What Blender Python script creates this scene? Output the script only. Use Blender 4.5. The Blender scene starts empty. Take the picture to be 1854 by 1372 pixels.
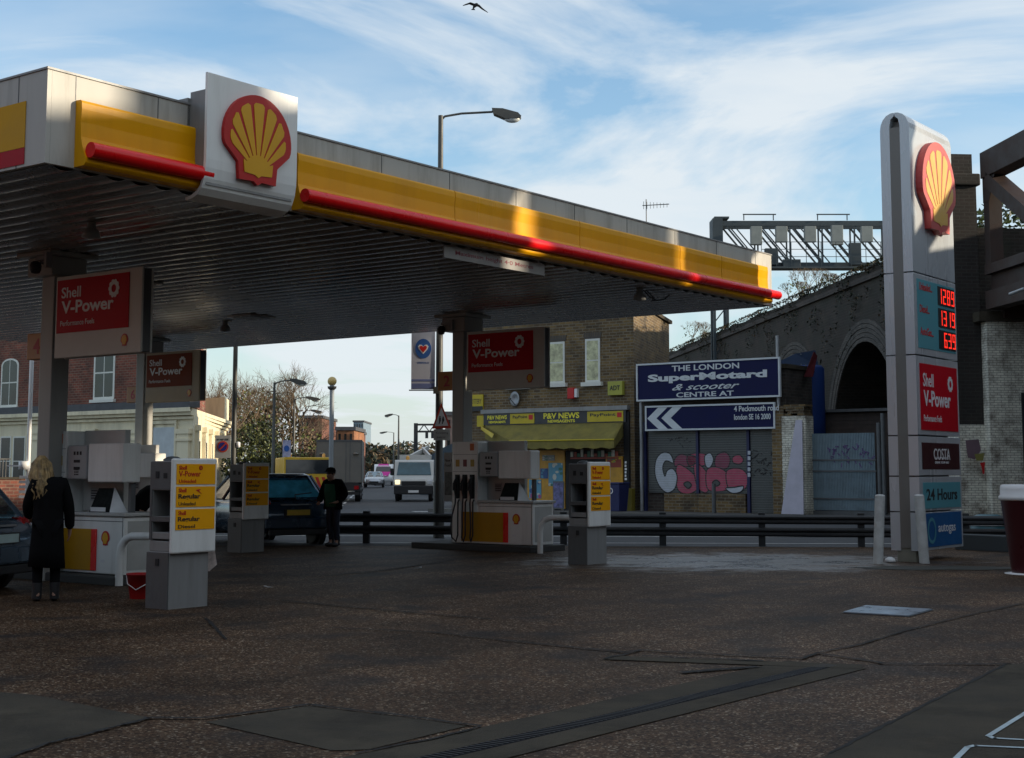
import bpy, bmesh, math, random
from mathutils import Vector, Matrix
from math import sin, cos, pi, radians as R, hypot, atan2, tan
random.seed(7)
C = bpy.context
col = C.scene.collection
# ------------------------------------------------------------ camera
PITCH = math.atan(270/2600); FPX = 2600.0
cam_d = bpy.data.cameras.new('camera'); cam = bpy.data.objects.new('camera', cam_d); col.objects.link(cam)
cam.location = (0, 0, 1.6); cam.rotation_euler = (pi/2+PITCH, 0, 0)
cam_d.sensor_width = 36; cam_d.lens = FPX/1854*36; cam_d.shift_y = -106/1854
cam_d.clip_start = .1; cam_d.clip_end = 4000
C.scene.camera = cam
# ------------------------------------------------------------ sky and sun
SUN_AZ, SUN_EL = 96.0, 15.0     # degrees clockwise from +Y, elevation
w = bpy.data.worlds.new('World'); C.scene.world = w; w.use_nodes = True
nt = w.node_tree; nt.nodes.clear(); N = nt.nodes.new; L = nt.links.new
out = N('ShaderNodeOutputWorld'); bg = N('ShaderNodeBackground'); bg.inputs['Strength'].default_value = .15
sky = N('ShaderNodeTexSky'); sky.sky_type = 'NISHITA'; sky.sun_disc = False
sky.sun_elevation = R(SUN_EL); sky.sun_rotation = R(SUN_AZ)
sky.air_density = 1.0; sky.dust_density = 1.2; sky.ozone_density = 1.6
tc = N('ShaderNodeTexCoord'); sep = N('ShaderNodeSeparateXYZ'); L(tc.outputs['Generated'], sep.inputs[0])
def wm(op, a, b=None, c=None):
    n = N('ShaderNodeMath'); n.operation = op
    for i, x in enumerate((a, b, c)):
        if x is None: continue
        if isinstance(x, (int, float)): n.inputs[i].default_value = x
        else: L(x, n.inputs[i])
    return n.outputs[0]
zz = wm('ADD', wm('MAXIMUM', sep.outputs[2], 0.0), .30)
u_ = wm('DIVIDE', sep.outputs[0], zz); v_ = wm('DIVIDE', sep.outputs[1], zz)
cb = N('ShaderNodeCombineXYZ'); L(u_, cb.inputs[0]); L(v_, cb.inputs[1])
mp = N('ShaderNodeMapping'); L(cb.outputs[0], mp.inputs[0]); mp.inputs['Rotation'].default_value = (0, 0, R(-24)); mp.inputs['Scale'].default_value = (.75, 1.25, 1); mp.inputs['Location'].default_value = (1.3, .4, 0)
n1 = N('ShaderNodeTexNoise'); L(mp.outputs[0], n1.inputs['Vector']); n1.inputs['Scale'].default_value = 1.5; n1.inputs['Detail'].default_value = 9; n1.inputs['Roughness'].default_value = .58; n1.inputs['Distortion'].default_value = .8
cr = N('ShaderNodeValToRGB'); L(n1.outputs[0], cr.inputs[0]); cr.color_ramp.elements[0].position = .42; cr.color_ramp.elements[1].position = .56
cr.color_ramp.elements[0].color = (0, 0, 0, 1); cr.color_ramp.elements[1].color = (1, 1, 1, 1)
mp2 = N('ShaderNodeMapping'); L(cb.outputs[0], mp2.inputs[0]); mp2.inputs['Rotation'].default_value = (0, 0, R(-30)); mp2.inputs['Scale'].default_value = (1.0, 2.2, 1)
n2 = N('ShaderNodeTexNoise'); L(mp2.outputs[0], n2.inputs['Vector']); n2.inputs['Scale'].default_value = 2.2; n2.inputs['Detail'].default_value = 6
cf = wm('MULTIPLY', wm('MULTIPLY_ADD', wm('SUBTRACT', n2.outputs[0], .5), 1.5, cr.outputs[0]), .80)
cf = wm('MAXIMUM', wm('ADD', cf, .13), 0.0)
hz_ = wm('MULTIPLY', wm('POWER', wm('SUBTRACT', 1.0, wm('MINIMUM', wm('MAXIMUM', sep.outputs[2], 0.0), 1.0)), 9.0), .85)   # pale air low down
cf = wm('MINIMUM', wm('MAXIMUM', cf, hz_), .92)
mixc = N('ShaderNodeMixRGB'); L(cf, mixc.inputs[0])
hs = N('ShaderNodeMixRGB'); hs.blend_type = 'MULTIPLY'; hs.inputs[0].default_value = 1; hs.inputs[2].default_value = (1.05, 1.25, 1.34, 1); L(sky.outputs[0], hs.inputs[1])
L(hs.outputs[0], mixc.inputs[1]); mixc.inputs[2].default_value = (4.6, 4.95, 5.2, 1)
L(mixc.outputs[0], bg.inputs['Color']); L(bg.outputs[0], out.inputs[0])
sd = bpy.data.lights.new('sun', 'SUN'); sd.energy = 5.0; sd.angle = R(.8); sd.color = (1, .86, .66)
sun = bpy.data.objects.new('sun', sd); col.objects.link(sun); sun.location = (40, 0, 40)
sdir = Vector((sin(R(SUN_AZ))*cos(R(SUN_EL)), cos(R(SUN_AZ))*cos(R(SUN_EL)), sin(R(SUN_EL))))
sun.rotation_euler = sdir.to_track_quat('Z', 'Y').to_euler()
vs = C.scene.view_settings; vs.view_transform = 'Standard'; vs.look = 'None'; vs.exposure = .22; vs.gamma = 1
C.scene.cycles.max_bounces = 6
# ------------------------------------------------------------ planning helpers (photo measurements to metres)
def ray(px, py):
    x = (px-927)/FPX; yu = -(py-580)/FPX
    return Vector((x, cos(PITCH)-yu*sin(PITCH), sin(PITCH)+yu*cos(PITCH)))
def Wz(px, py, z=0.0):
    d = ray(px, py); t = (z-1.6)/d.z; return Vector((d.x*t, d.y*t, z))
def W(px, py, Y):
    d = ray(px, py); t = Y/d.y; return Vector((d.x*t, Y, 1.6+d.z*t))
class Fr:
    """vertical plane through point o with heading az (degrees from +Y); local x along heading, local -y is the side seen"""
    def __init__(s, o, az):
        s.o = Vector((o[0], o[1], 0)); s.az = az; s.d = Vector((sin(R(az)), cos(R(az)), 0)); s.rz = pi/2-R(az); s.n = Vector((-s.d.y, s.d.x, 0))
    def px(s, x, y, off=0.0):
        p = s.o+s.n*off; d = ray(x, y)
        t = (-p.x*s.d.y+s.d.x*p.y)/(-d.x*s.d.y+s.d.x*d.y)
        return ((t*d.x-p.x)*s.d.x+(t*d.y-p.y)*s.d.y, 1.6+t*d.z)
    def w(s, u, v, z=0): return s.o+s.d*u+s.n*v+Vector((0, 0, z))
    def shift(s, u, v): return Fr(s.w(u, v), s.az)
# ------------------------------------------------------------ materials
MATS = {}
def mat(name, c, rough=.55, metal=0.0, var=0.12, vs=2.5, bump=0.0, bs=40.0, dirt=None, emit=None, spec=None, streak=False, coat=0.0):
    if name in MATS: return MATS[name]
    m = bpy.data.materials.new(name); m.use_nodes = True; t = m.node_tree; b = t.nodes['Principled BSDF']
    b.inputs['Roughness'].default_value = rough; b.inputs['Metallic'].default_value = metal
    if spec is not None: b.inputs['Specular IOR Level'].default_value = spec
    if coat: b.inputs['Coat Weight'].default_value = coat; b.inputs['Coat Roughness'].default_value = .05
    co = t.nodes.new('ShaderNodeTexCoord'); cs = co.outputs['Object']
    if streak:
        mm = t.nodes.new('ShaderNodeMapping'); t.links.new(cs, mm.inputs[0]); mm.inputs['Scale'].default_value = (1, 1, .12); cs = mm.outputs[0]
    no = t.nodes.new('ShaderNodeTexNoise'); no.inputs['Scale'].default_value = vs; no.inputs['Detail'].default_value = 6; no.inputs['Roughness'].default_value = .62; t.links.new(cs, no.inputs['Vector'])
    mr = t.nodes.new('ShaderNodeMapRange'); mr.inputs[1].default_value = .3; mr.inputs[2].default_value = .7; mr.inputs[3].default_value = 1-var; mr.inputs[4].default_value = 1+var
    t.links.new(no.outputs[0], mr.inputs[0])
    mx = t.nodes.new('ShaderNodeMixRGB'); mx.blend_type = 'MULTIPLY'; mx.inputs[0].default_value = 1; mx.inputs[1].default_value = (*c, 1)
    t.links.new(mr.outputs[0], mx.inputs[2]); last = mx.outputs[0]
    if dirt:
        dc, amt, dsc = dirt
        n3 = t.nodes.new('ShaderNodeTexNoise'); n3.inputs['Scale'].default_value = dsc; n3.inputs['Detail'].default_value = 8; n3.inputs['Roughness'].default_value = .7; t.links.new(cs, n3.inputs['Vector'])
        r3 = t.nodes.new('ShaderNodeMapRange'); r3.inputs[1].default_value = .48; r3.inputs[2].default_value = .72; r3.inputs[4].default_value = amt; t.links.new(n3.outputs[0], r3.inputs[0])
        m3 = t.nodes.new('ShaderNodeMixRGB'); t.links.new(r3.outputs[0], m3.inputs[0]); t.links.new(last, m3.inputs[1]); m3.inputs[2].default_value = (*dc, 1); last = m3.outputs[0]
    t.links.new(last, b.inputs['Base Color'])
    r2 = t.nodes.new('ShaderNodeMapRange'); r2.inputs[1].default_value = .3; r2.inputs[2].default_value = .7; r2.inputs[3].default_value = max(.02, rough-.08); r2.inputs[4].default_value = min(1, rough+.12); t.links.new(no.outputs[0], r2.inputs[0]); t.links.new(r2.outputs[0], b.inputs['Roughness'])
    if bump:
        nb = t.nodes.new('ShaderNodeTexNoise'); nb.inputs['Scale'].default_value = bs; nb.inputs['Detail'].default_value = 5; t.links.new(co.outputs['Object'], nb.inputs['Vector'])
        bp = t.nodes.new('ShaderNodeBump'); bp.inputs['Strength'].default_value = bump; bp.inputs['Distance'].default_value = .02; t.links.new(nb.outputs[0], bp.inputs['Height']); t.links.new(bp.outputs[0], b.inputs['Normal'])
    if emit:
        b.inputs['Emission Color'].default_value = (*emit[0], 1); b.inputs['Emission Strength'].default_value = emit[1]
    MATS[name] = m; return m
def brick(name, c1, c2, mortar, bw=.225, bh=.075, dirt=((.03, .03, .025), .5, .6), rough=.85, bump=.5, var=.3):
    if name in MATS: return MATS[name]
    m = bpy.data.materials.new(name); m.use_nodes = True; t = m.node_tree; b = t.nodes['Principled BSDF']; b.inputs['Roughness'].default_value = rough
    NN = t.nodes.new; LL = t.links.new
    co = NN('ShaderNodeTexCoord'); se = NN('ShaderNodeSeparateXYZ'); LL(co.outputs['Object'], se.inputs[0])
    ad = NN('ShaderNodeMath'); LL(se.outputs[0], ad.inputs[0]); LL(se.outputs[1], ad.inputs[1])
    cx = NN('ShaderNodeCombineXYZ'); LL(ad.outputs[0], cx.inputs[0]); LL(se.outputs[2], cx.inputs[1])
    bt = NN('ShaderNodeTexBrick'); LL(cx.outputs[0], bt.inputs['Vector']); bt.inputs['Scale'].default_value = 1; bt.inputs['Brick Width'].default_value = bw; bt.inputs['Row Height'].default_value = bh
    bt.inputs['Mortar Size'].default_value = bh*.13; bt.inputs['Color1'].default_value = (*c1, 1); bt.inputs['Color2'].default_value = (*c2, 1); bt.inputs['Mortar'].default_value = (*mortar, 1)
    no = NN('ShaderNodeTexNoise'); no.inputs['Scale'].default_value = 1.1; no.inputs['Detail'].default_value = 8; no.inputs['Roughness'].default_value = .7; LL(co.outputs['Object'], no.inputs['Vector'])
    mr = NN('ShaderNodeMapRange'); mr.inputs[1].default_value = .3; mr.inputs[2].default_value = .7; mr.inputs[3].default_value = 1-var; mr.inputs[4].default_value = 1+var; LL(no.outputs[0], mr.inputs[0])
    mx = NN('ShaderNodeMixRGB'); mx.blend_type = 'MULTIPLY'; mx.inputs[0].default_value = 1; LL(bt.outputs['Color'], mx.inputs[1]); LL(mr.outputs[0], mx.inputs[2])
    n3 = NN('ShaderNodeTexNoise'); n3.inputs['Scale'].default_value = dirt[2]; n3.inputs['Detail'].default_value = 9; n3.inputs['Roughness'].default_value = .75; LL(co.outputs['Object'], n3.inputs['Vector'])
    r3 = NN('ShaderNodeMapRange'); r3.inputs[1].default_value = .46; r3.inputs[2].default_value = .66; r3.inputs[4].default_value = dirt[1]; LL(n3.outputs[0], r3.inputs[0])
    m3 = NN('ShaderNodeMixRGB'); LL(r3.outputs[0], m3.inputs[0]); LL(mx.outputs[0], m3.inputs[1]); m3.inputs[2].default_value = (*dirt[0], 1)
    LL(m3.outputs[0], b.inputs['Base Color'])
    bp = NN('ShaderNodeBump'); bp.invert = True; bp.inputs['Strength'].default_value = bump; bp.inputs['Distance'].default_value = .01; LL(bt.outputs['Fac'], bp.inputs['Height']); LL(bp.outputs[0], b.inputs['Normal'])
    MATS[name] = m; return m
# ------------------------------------------------------------ mesh builder
def tag(o, label=None, cat=None, group=None, kind=None):
    if label: o['label'] = label
    if cat: o['category'] = cat
    if group: o['group'] = group
    if kind: o['kind'] = kind
    return o
def thing(name, label, cat, loc=(0, 0, 0), rz=0.0, group=None):
    o = bpy.data.objects.new(name, None); col.objects.link(o); o.empty_display_size = .2
    o.location = loc; o.rotation_euler = (0, 0, rz); o['label'] = label; o['category'] = cat
    if group: o['group'] = group
    return o
class MB:
    def __init__(s): s.v = []; s.f = []; s.mi = []; s.sm = []
    def add(s, vs_, fs, mi=0, smooth=False):
        b = len(s.v); s.v += [Vector(p) for p in vs_]
        for f in fs: s.f.append([b+i for i in f]); s.mi.append(mi); s.sm.append(smooth)
        return s
    def box(s, x0, x1, y0, y1, z0, z1, mi=0):
        return s.add([(x0, y0, z0), (x1, y0, z0), (x1, y1, z0), (x0, y1, z0), (x0, y0, z1), (x1, y0, z1), (x1, y1, z1), (x0, y1, z1)],
                     [(0, 3, 2, 1), (4, 5, 6, 7), (0, 1, 5, 4), (1, 2, 6, 5), (2, 3, 7, 6), (3, 0, 4, 7)], mi)
    def bar(s, p, q, w, h=None, mi=0):
        p = Vector(p); q = Vector(q); h = h or w; d = (q-p).normalized(); up = Vector((0, 0, 1)) if abs(d.z) < .99 else Vector((1, 0, 0))
        a = d.cross(up).normalized()*w/2; b = a.cross(d).normalized()*h/2
        vs_ = [p-a-b, p+a-b, p+a+b, p-a+b, q-a-b, q+a-b, q+a+b, q-a+b]
        return s.add(vs_, [(0, 1, 2, 3), (7, 6, 5, 4), (0, 4, 5, 1), (1, 5, 6, 2), (2, 6, 7, 3), (3, 7, 4, 0)], mi)
    def tube(s, path, r, n=10, mi=0, cap=True, smooth=True):
        path = [Vector(p) for p in path]; rs = r if isinstance(r, (list, tuple)) else [r]*len(path)
        rings = []; ref = None
        for i, p in enumerate(path):
            d = (path[min(i+1, len(path)-1)]-path[max(i-1, 0)]).normalized()
            if ref is None: ref = Vector((0, 0, 1)) if abs(d.z) < .9 else Vector((1, 0, 0))
            a = d.cross(ref).normalized(); b = a.cross(d).normalized(); ref = b
            rings.append([p+(a*cos(2*pi*k/n)+b*sin(2*pi*k/n))*rs[i] for k in range(n)])
        vs_ = [q for rg in rings for q in rg]; fs = []
        for i in range(len(path)-1):
            for k in range(n): fs.append((i*n+k, i*n+(k+1) % n, (i+1)*n+(k+1) % n, (i+1)*n+k))
        s.add(vs_, fs, mi, smooth)
        if cap:
            s.add(rings[0], [tuple(range(n))[::-1]], mi); s.add(rings[-1], [tuple(range(n))], mi)
        return s
    def prism(s, poly, y0, y1, mi=0, side=None):
        """outline in (x,z), from y0 (front) to y1"""
        n = len(poly); vs_ = [(x, y0, z) for x, z in poly]+[(x, y1, z) for x, z in poly]
        s.add(vs_, [tuple(range(n)), tuple(range(2*n-1, n-1, -1))], mi)
        s.add(vs_, [(i, n+i, n+(i+1) % n, (i+1) % n) for i in range(n)], mi if side is None else side); return s
    def plan(s, poly, z0, z1, mi=0, top=None):
        n = len(poly); vs_ = [(x, y, z0) for x, y in poly]+[(x, y, z1) for x, y in poly]
        s.add(vs_, [(i, (i+1) % n, n+(i+1) % n, n+i) for i in range(n)], mi)
        s.add(vs_, [tuple(range(n))[::-1], tuple(range(n, 2*n))], mi if top is None else top); return s
    def ext(s, prof, x0, x1, mi=0, smooth=False):
        """profile in (y,z), closed, extruded along x"""
        n = len(prof); vs_ = [(x0, y, z) for y, z in prof]+[(x1, y, z) for y, z in prof]
        s.add(vs_, [(i, (i+1) % n, n+(i+1) % n, n+i) for i in range(n)], mi, smooth)
        s.add(vs_, [tuple(range(n))[::-1], tuple(range(n, 2*n))], mi); return s
    def lathe(s, prof, c=(0, 0, 0), n=20, mi=0, smooth=True):
        c = Vector(c); vs_ = [c+Vector((r*cos(2*pi*k/n), r*sin(2*pi*k/n), z)) for r, z in prof for k in range(n)]; fs = []
        for i in range(len(prof)-1):
            for k in range(n): fs.append((i*n+k, i*n+(k+1) % n, (i+1)*n+(k+1) % n, (i+1)*n+k))
        s.add(vs_, fs, mi, smooth)
        s.add(vs_[:n], [tuple(range(n))[::-1]], mi); s.add(vs_[-n:], [tuple(range(n))], mi); return s
    def disc(s, c, rx, rz, y0, y1, mi=0, n=24, side=None):
        return s.prism([(c[0]+rx*cos(2*pi*k/n), c[1]+rz*sin(2*pi*k/n)) for k in range(n)], y0, y1, mi, side)
    def cyly(s, c, r, y0, y1, mi=0, n=20):
        return s.tube([(c[0], y0, c[1]), (c[0], y1, c[1])], r, n, mi)
    def ell(s, c, r, mi=0, nu=14, nv=9):
        c = Vector(c); vs_ = []; fs = []
        for j in range(nv+1):
            t = pi*j/nv
            for k in range(nu): vs_.append(c+Vector((r[0]*sin(t)*cos(2*pi*k/nu), r[1]*sin(t)*sin(2*pi*k/nu), r[2]*cos(t))))
        for j in range(nv):
            for k in range(nu): fs.append((j*nu+k, (j+1)*nu+k, (j+1)*nu+(k+1) % nu, j*nu+(k+1) % nu))
        return s.add(vs_, fs, mi, True)
    def xf(s, M, start=0):
        for i in range(start, len(s.v)): s.v[i] = M @ s.v[i]
        return s
    def build(s, name, mats, parent=None, world=False, bevel=0.0, recalc=True, kind=None, merge=False, subsurf=0):
        me = bpy.data.meshes.new(name)
        vs_ = s.v
        if world and parent is not None:
            M = root_matrix(parent).inverted(); vs_ = [M @ p for p in vs_]
        me.from_pydata([tuple(p) for p in vs_], [], s.f)
        for m in (mats if isinstance(mats, (list, tuple)) else [mats]): me.materials.append(m)
        me.polygons.foreach_set('material_index', s.mi); me.polygons.foreach_set('use_smooth', s.sm)
        if recalc or merge:
            b = bmesh.new(); b.from_mesh(me)
            if merge: bmesh.ops.remove_doubles(b, verts=b.verts, dist=1e-4)
            if recalc: bmesh.ops.recalc_face_normals(b, faces=b.faces)
            b.to_mesh(me); b.free()
        me.update()
        o = bpy.data.objects.new(name, me); col.objects.link(o)
        if parent is not None: o.parent = parent
        if subsurf:
            md = o.modifiers.new('sub', 'SUBSURF'); md.levels = subsurf; md.render_levels = subsurf
        if bevel:
            md = o.modifiers.new('bev', 'BEVEL'); md.width = bevel; md.segments = 2; md.limit_method = 'ANGLE'; md.angle_limit = R(40)
        if kind: o['kind'] = kind
        return o
def root_matrix(o):
    M = Matrix.Translation(o.location) @ o.rotation_euler.to_matrix().to_4x4()
    return root_matrix(o.parent) @ M if o.parent else M
def kids(o): return [c for c in bpy.data.objects if c.parent == o]
def copy_tree(o, loc=None, rz=None, parent=None, label=None):
    c = o.copy(); col.objects.link(c); c.parent = parent
    if loc is not None: c.location = loc
    if rz is not None: c.rotation_euler = (0, 0, rz)
    if label: c['label'] = label
    for ch in kids(o): copy_tree(ch, parent=c)
    return c
def merge_text(mb, s, x0, x1, z0, z1, y, mi, depth=.004, bold=0.0, shear=0.0, keep=False, align='l'):
    cu = bpy.data.curves.new('t', 'FONT'); cu.body = s; cu.size = 1; cu.extrude = 0; cu.offset = bold; cu.shear = shear; cu.resolution_u = 3
    ob = bpy.data.objects.new('t', cu); col.objects.link(ob); C.view_layer.update()
    me = bpy.data.meshes.new_from_object(ob.evaluated_get(C.evaluated_depsgraph_get()))
    pts = [v.co.copy() for v in me.vertices]; faces = [tuple(p.vertices) for p in me.polygons]
    bpy.data.objects.remove(ob); bpy.data.curves.remove(cu); bpy.data.meshes.remove(me)
    if not pts: return
    ax, bx = min(p.x for p in pts), max(p.x for p in pts); az_, bz = min(p.y for p in pts), max(p.y for p in pts)
    sz = (z1-z0)/(bz-az_); sx = (x1-x0)/(bx-ax)
    if keep: sx = min(sx, sz)
    xo = x0
    if keep and align == 'c': xo = (x0+x1)/2-(bx-ax)*sx/2
    vs_ = [(xo+(p.x-ax)*sx, y, z0+(p.y-az_)*sz) for p in pts]
    mb.add(vs_, faces, mi)
    # thin rim so that the letters are raised solids
    from collections import Counter
    ec = Counter(); 
    for f in faces:
        for i in range(len(f)): ec[tuple(sorted((f[i], f[(i+1) % len(f)])))] += 1
    back = [(a, y+depth, c) for a, b, c in vs_]; n = len(vs_)
    mb.add(vs_+back, [(a, b, n+b, n+a) for (a, b), k in ec.items() if k == 1], mi)
def text(s, x0, x1, z0, z1, y, m, parent, name='lettering', **k):
    items = s if isinstance(s, list) else [(s, x0, x1, z0, z1)]
    for it in items:
        mb = MB(); merge_text(mb, it[0], it[1], it[2], it[3], it[4], y, 0, **k); o = mb.build(name, m, parent, recalc=False)
    return o
# ------------------------------------------------------------ shared materials
WHITE = mat('white_enamel', (.82, .82, .79), .32, var=.06, vs=1.2, dirt=((.36, .35, .31), .45, 1.6), streak=True)
FASCW = mat('weathered_white_cladding', (.47, .455, .41), .55, var=.10, vs=2, dirt=((.20, .18, .14), .75, 2.4), streak=True)
YEL = mat('glossy_yellow', (.80, .37, .0), .32, var=.06, vs=1, spec=.2, dirt=((.50, .22, .01), .35, 1.5), streak=True)
YELF = mat('flat_yellow_band', (.62, .32, .003), .6, var=.08, vs=1, spec=.2); REDF = mat('flat_red_band', (.42, .008, .02), .6, var=.08, spec=.2)
RED = mat('glossy_red', (.85, .006, .008), .28, var=.08, vs=2, spec=.4)
LOGOR = mat('emblem_red', (.50, .008, .008), .35, var=.05, spec=.35)
LOGOY = mat('emblem_yellow', (.72, .36, .004), .35, var=.05, spec=.35)
PANR = mat('panel_red', (.52, .003, .014), .5, var=.06, vs=.8, spec=.15)
LETW = mat('white_lettering', (.78, .78, .78), .4, var=.02)
GREYP = mat('grey_painted_steel', (.25, .25, .245), .42, var=.10, vs=3, dirt=((.12, .11, .10), .5, 2.4), streak=True)
GREYD = mat('dark_grey_plastic', (.085, .09, .095), .45, var=.12)
BLACK = mat('black_rubber', (.018, .018, .02), .55, var=.15)
ORP = mat('orange_price_plate', (.95, .42, .006), .45, var=.04, spec=.2)
TXR = mat('red_print', (.5, .01, .01), .5, var=.02); TXK = mat('black_print', (.02, .02, .022), .5, var=.02)
STEEL = mat('galvanised_steel', (.30, .31, .32), .45, .6, var=.15, vs=4)
DSTEEL = mat('dull_dark_steel', (.10, .105, .11), .5, .3, var=.2, vs=4)
ASPH = mat('asphalt', (.045, .047, .052), .78, var=.25, vs=.7, bump=.35, bs=90, dirt=((.03, .03, .033), .6, .35))
PAVE = mat('pavement_slabs', (.085, .082, .075), .85, var=.2, vs=1.2, bump=.2, dirt=((.05, .05, .045), .6, .8))
KERB = mat('kerb_stone', (.12, .115, .105), .85, var=.2, vs=3)
CONC = mat('concrete', (.060, .050, .036), .88, var=.35, vs=1.6, bump=.5, bs=70, dirt=((.022, .018, .013), .8, 1.3), spec=.2)
RPAINT = mat('road_paint', (.58, .58, .56), .7, var=.2, vs=6)
DARK = mat('dark_recess', (.012, .012, .013), .7, var=.1)
GLASS = mat('window_glass', (.03, .035, .04), .06, var=.1, vs=.8, spec=.7)
# forecourt: exposed aggregate with grime, joints are separate strips; a wet stain near the exit
def forecourt_mat():
    m = bpy.data.materials.new('exposed_aggregate'); m.use_nodes = True; t = m.node_tree; b = t.nodes['Principled BSDF']; NN = t.nodes.new; LL = t.links.new; b.inputs['Specular IOR Level'].default_value = .12
    co = NN('ShaderNodeTexCoord'); P = co.outputs['Object']
    vo = NN('ShaderNodeTexVoronoi'); vo.inputs['Scale'].default_value = 70; LL(P, vo.inputs['Vector'])
    r1 = NN('ShaderNodeValToRGB'); LL(vo.outputs['Color'], r1.inputs[0]); e = r1.color_ramp.elements
    e[0].position = 0; e[0].color = (.022, .0085, .0035, 1); e[1].position = 1; e[1].color = (.40, .33, .25, 1)
    for p, c in ((.35, (.054, .027, .0135, 1)), (.62, (.094, .050, .026, 1)), (.84, (.138, .084, .048, 1)), (.93, (.215, .15, .09, 1))):
        q = e.new(p); q.color = c
    sb = NN('ShaderNodeSeparateColor'); LL(vo.outputs['Color'], sb.inputs[0]); LL(sb.outputs[0], r1.inputs[0])
    vo2 = NN('ShaderNodeTexVoronoi'); vo2.inputs['Scale'].default_value = 19; LL(P, vo2.inputs['Vector'])
    s2 = NN('ShaderNodeSeparateColor'); LL(vo2.outputs['Color'], s2.inputs[0])
    sp = NN('ShaderNodeMapRange'); sp.inputs[1].default_value = .0; sp.inputs[2].default_value = 1; sp.inputs[3].default_value = .78; sp.inputs[4].default_value = 1.22; LL(s2.outputs[1], sp.inputs[0])
    no = NN('ShaderNodeTexNoise'); no.inputs['Scale'].default_value = .42; no.inputs['Detail'].default_value = 9; no.inputs['Roughness'].default_value = .66; LL(P, no.inputs['Vector'])
    gr = NN('ShaderNodeMapRange'); gr.inputs[1].default_value = .32; gr.inputs[2].default_value = .68; gr.inputs[3].default_value = .42; gr.inputs[4].default_value = 1.25; LL(no.outputs[0], gr.inputs[0])
    m1 = NN('ShaderNodeMixRGB'); m1.blend_type = 'MULTIPLY'; m1.inputs[0].default_value = 1; LL(r1.outputs[0], m1.inputs[1]); LL(sp.outputs[0], m1.inputs[2])
    tm = NN('ShaderNodeMapping'); tm.inputs['Rotation'].default_value = (0, 0, R(-53)); LL(P, tm.inputs[0]); ts = NN('ShaderNodeMapping'); ts.inputs['Scale'].default_value = (.10, 1.5, 1); LL(tm.outputs[0], ts.inputs[0])
    tn = NN('ShaderNodeTexNoise'); tn.inputs['Scale'].default_value = 1.0; tn.inputs['Detail'].default_value = 5; tn.inputs['Distortion'].default_value = .6; LL(ts.outputs[0], tn.inputs['Vector'])
    tr_ = NN('ShaderNodeMapRange'); tr_.inputs[1].default_value = .35; tr_.inputs[2].default_value = .62; tr_.inputs[3].default_value = .72; tr_.inputs[4].default_value = 1.12; LL(tn.outputs[0], tr_.inputs[0])
    mt = NN('ShaderNodeMixRGB'); mt.blend_type = 'MULTIPLY'; mt.inputs[0].default_value = 1; LL(m1.outputs[0], mt.inputs[1]); LL(tr_.outputs[0], mt.inputs[2]); m1 = mt
    m2 = NN('ShaderNodeMixRGB'); m2.blend_type = 'MULTIPLY'; m2.inputs[0].default_value = 1; LL(m1.outputs[0], m2.inputs[1]); LL(gr.outputs[0], m2.inputs[2])
    # oily dark stains
    n5 = NN('ShaderNodeTexNoise'); n5.inputs['Scale'].default_value = 1.1; n5.inputs['Detail'].default_value = 6; LL(P, n5.inputs['Vector'])
    r5 = NN('ShaderNodeMapRange'); r5.inputs[1].default_value = .52; r5.inputs[2].default_value = .70; r5.inputs[4].default_value = .8; LL(n5.outputs[0], r5.inputs[0])
    m5 = NN('ShaderNodeMixRGB'); LL(r5.outputs[0], m5.inputs[0]); LL(m2.outputs[0], m5.inputs[1]); m5.inputs[2].default_value = (.022, .019, .018, 1)
    # wet area by the exit: distance from its centre broken up by noise
    mp = NN('ShaderNodeMapping'); mp.inputs['Location'].default_value = (-3.9*.30, -25.2*.42, 0); mp.inputs['Scale'].default_value = (.30, .42, 0); LL(P, mp.inputs[0])
    ln = NN('ShaderNodeVectorMath'); ln.operation = 'LENGTH'; LL(mp.outputs[0], ln.inputs[0])
    n4 = NN('ShaderNodeTexNoise'); n4.inputs['Scale'].default_value = 1.3; n4.inputs['Detail'].default_value = 7; n4.inputs['Roughness'].default_value = .7; LL(P, n4.inputs['Vector'])
    a4 = NN('ShaderNodeMath'); a4.operation = 'MULTIPLY_ADD'; LL(n4.outputs[0], a4.inputs[0]); a4.inputs[1].default_value = 2.4; a4.inputs[2].default_value = -1.2
    s4 = NN('ShaderNodeMath'); s4.operation = 'ADD'; LL(ln.outputs['Value'], s4.inputs[0]); LL(a4.outputs[0], s4.inputs[1])
    wt = NN('ShaderNodeMapRange'); wt.inputs[1].default_value = 1.15; wt.inputs[2].default_value = .6; LL(s4.outputs[0], wt.inputs[0])
    m6 = NN('ShaderNodeMixRGB'); m6.blend_type = 'MULTIPLY'; LL(wt.outputs[0], m6.inputs[0]); LL(m5.outputs[0], m6.inputs[1]); m6.inputs[2].default_value = (.8, .85, .9, 1)
    LL(m6.outputs[0], b.inputs['Base Color'])
    n7 = NN('ShaderNodeTexNoise'); n7.inputs['Scale'].default_value = 1.1; n7.inputs['Detail'].default_value = 8; n7.inputs['Roughness'].default_value = .7; LL(P, n7.inputs['Vector'])
    w7 = NN('ShaderNodeMapRange'); w7.inputs[1].default_value = .42; w7.inputs[2].default_value = .58; w7.inputs[3].default_value = .40; w7.inputs[4].default_value = .24; LL(n7.outputs[0], w7.inputs[0])
    rr = NN('ShaderNodeMapRange'); rr.inputs[3].default_value = .66; LL(wt.outputs[0], rr.inputs[0]); LL(w7.outputs[0], rr.inputs[4]); LL(rr.outputs[0], b.inputs['Roughness'])
    bp = NN('ShaderNodeBump'); bp.inputs['Strength'].default_value = .5; bp.inputs['Distance'].default_value = .006; LL(sb.outputs[0], bp.inputs['Height'])
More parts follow.
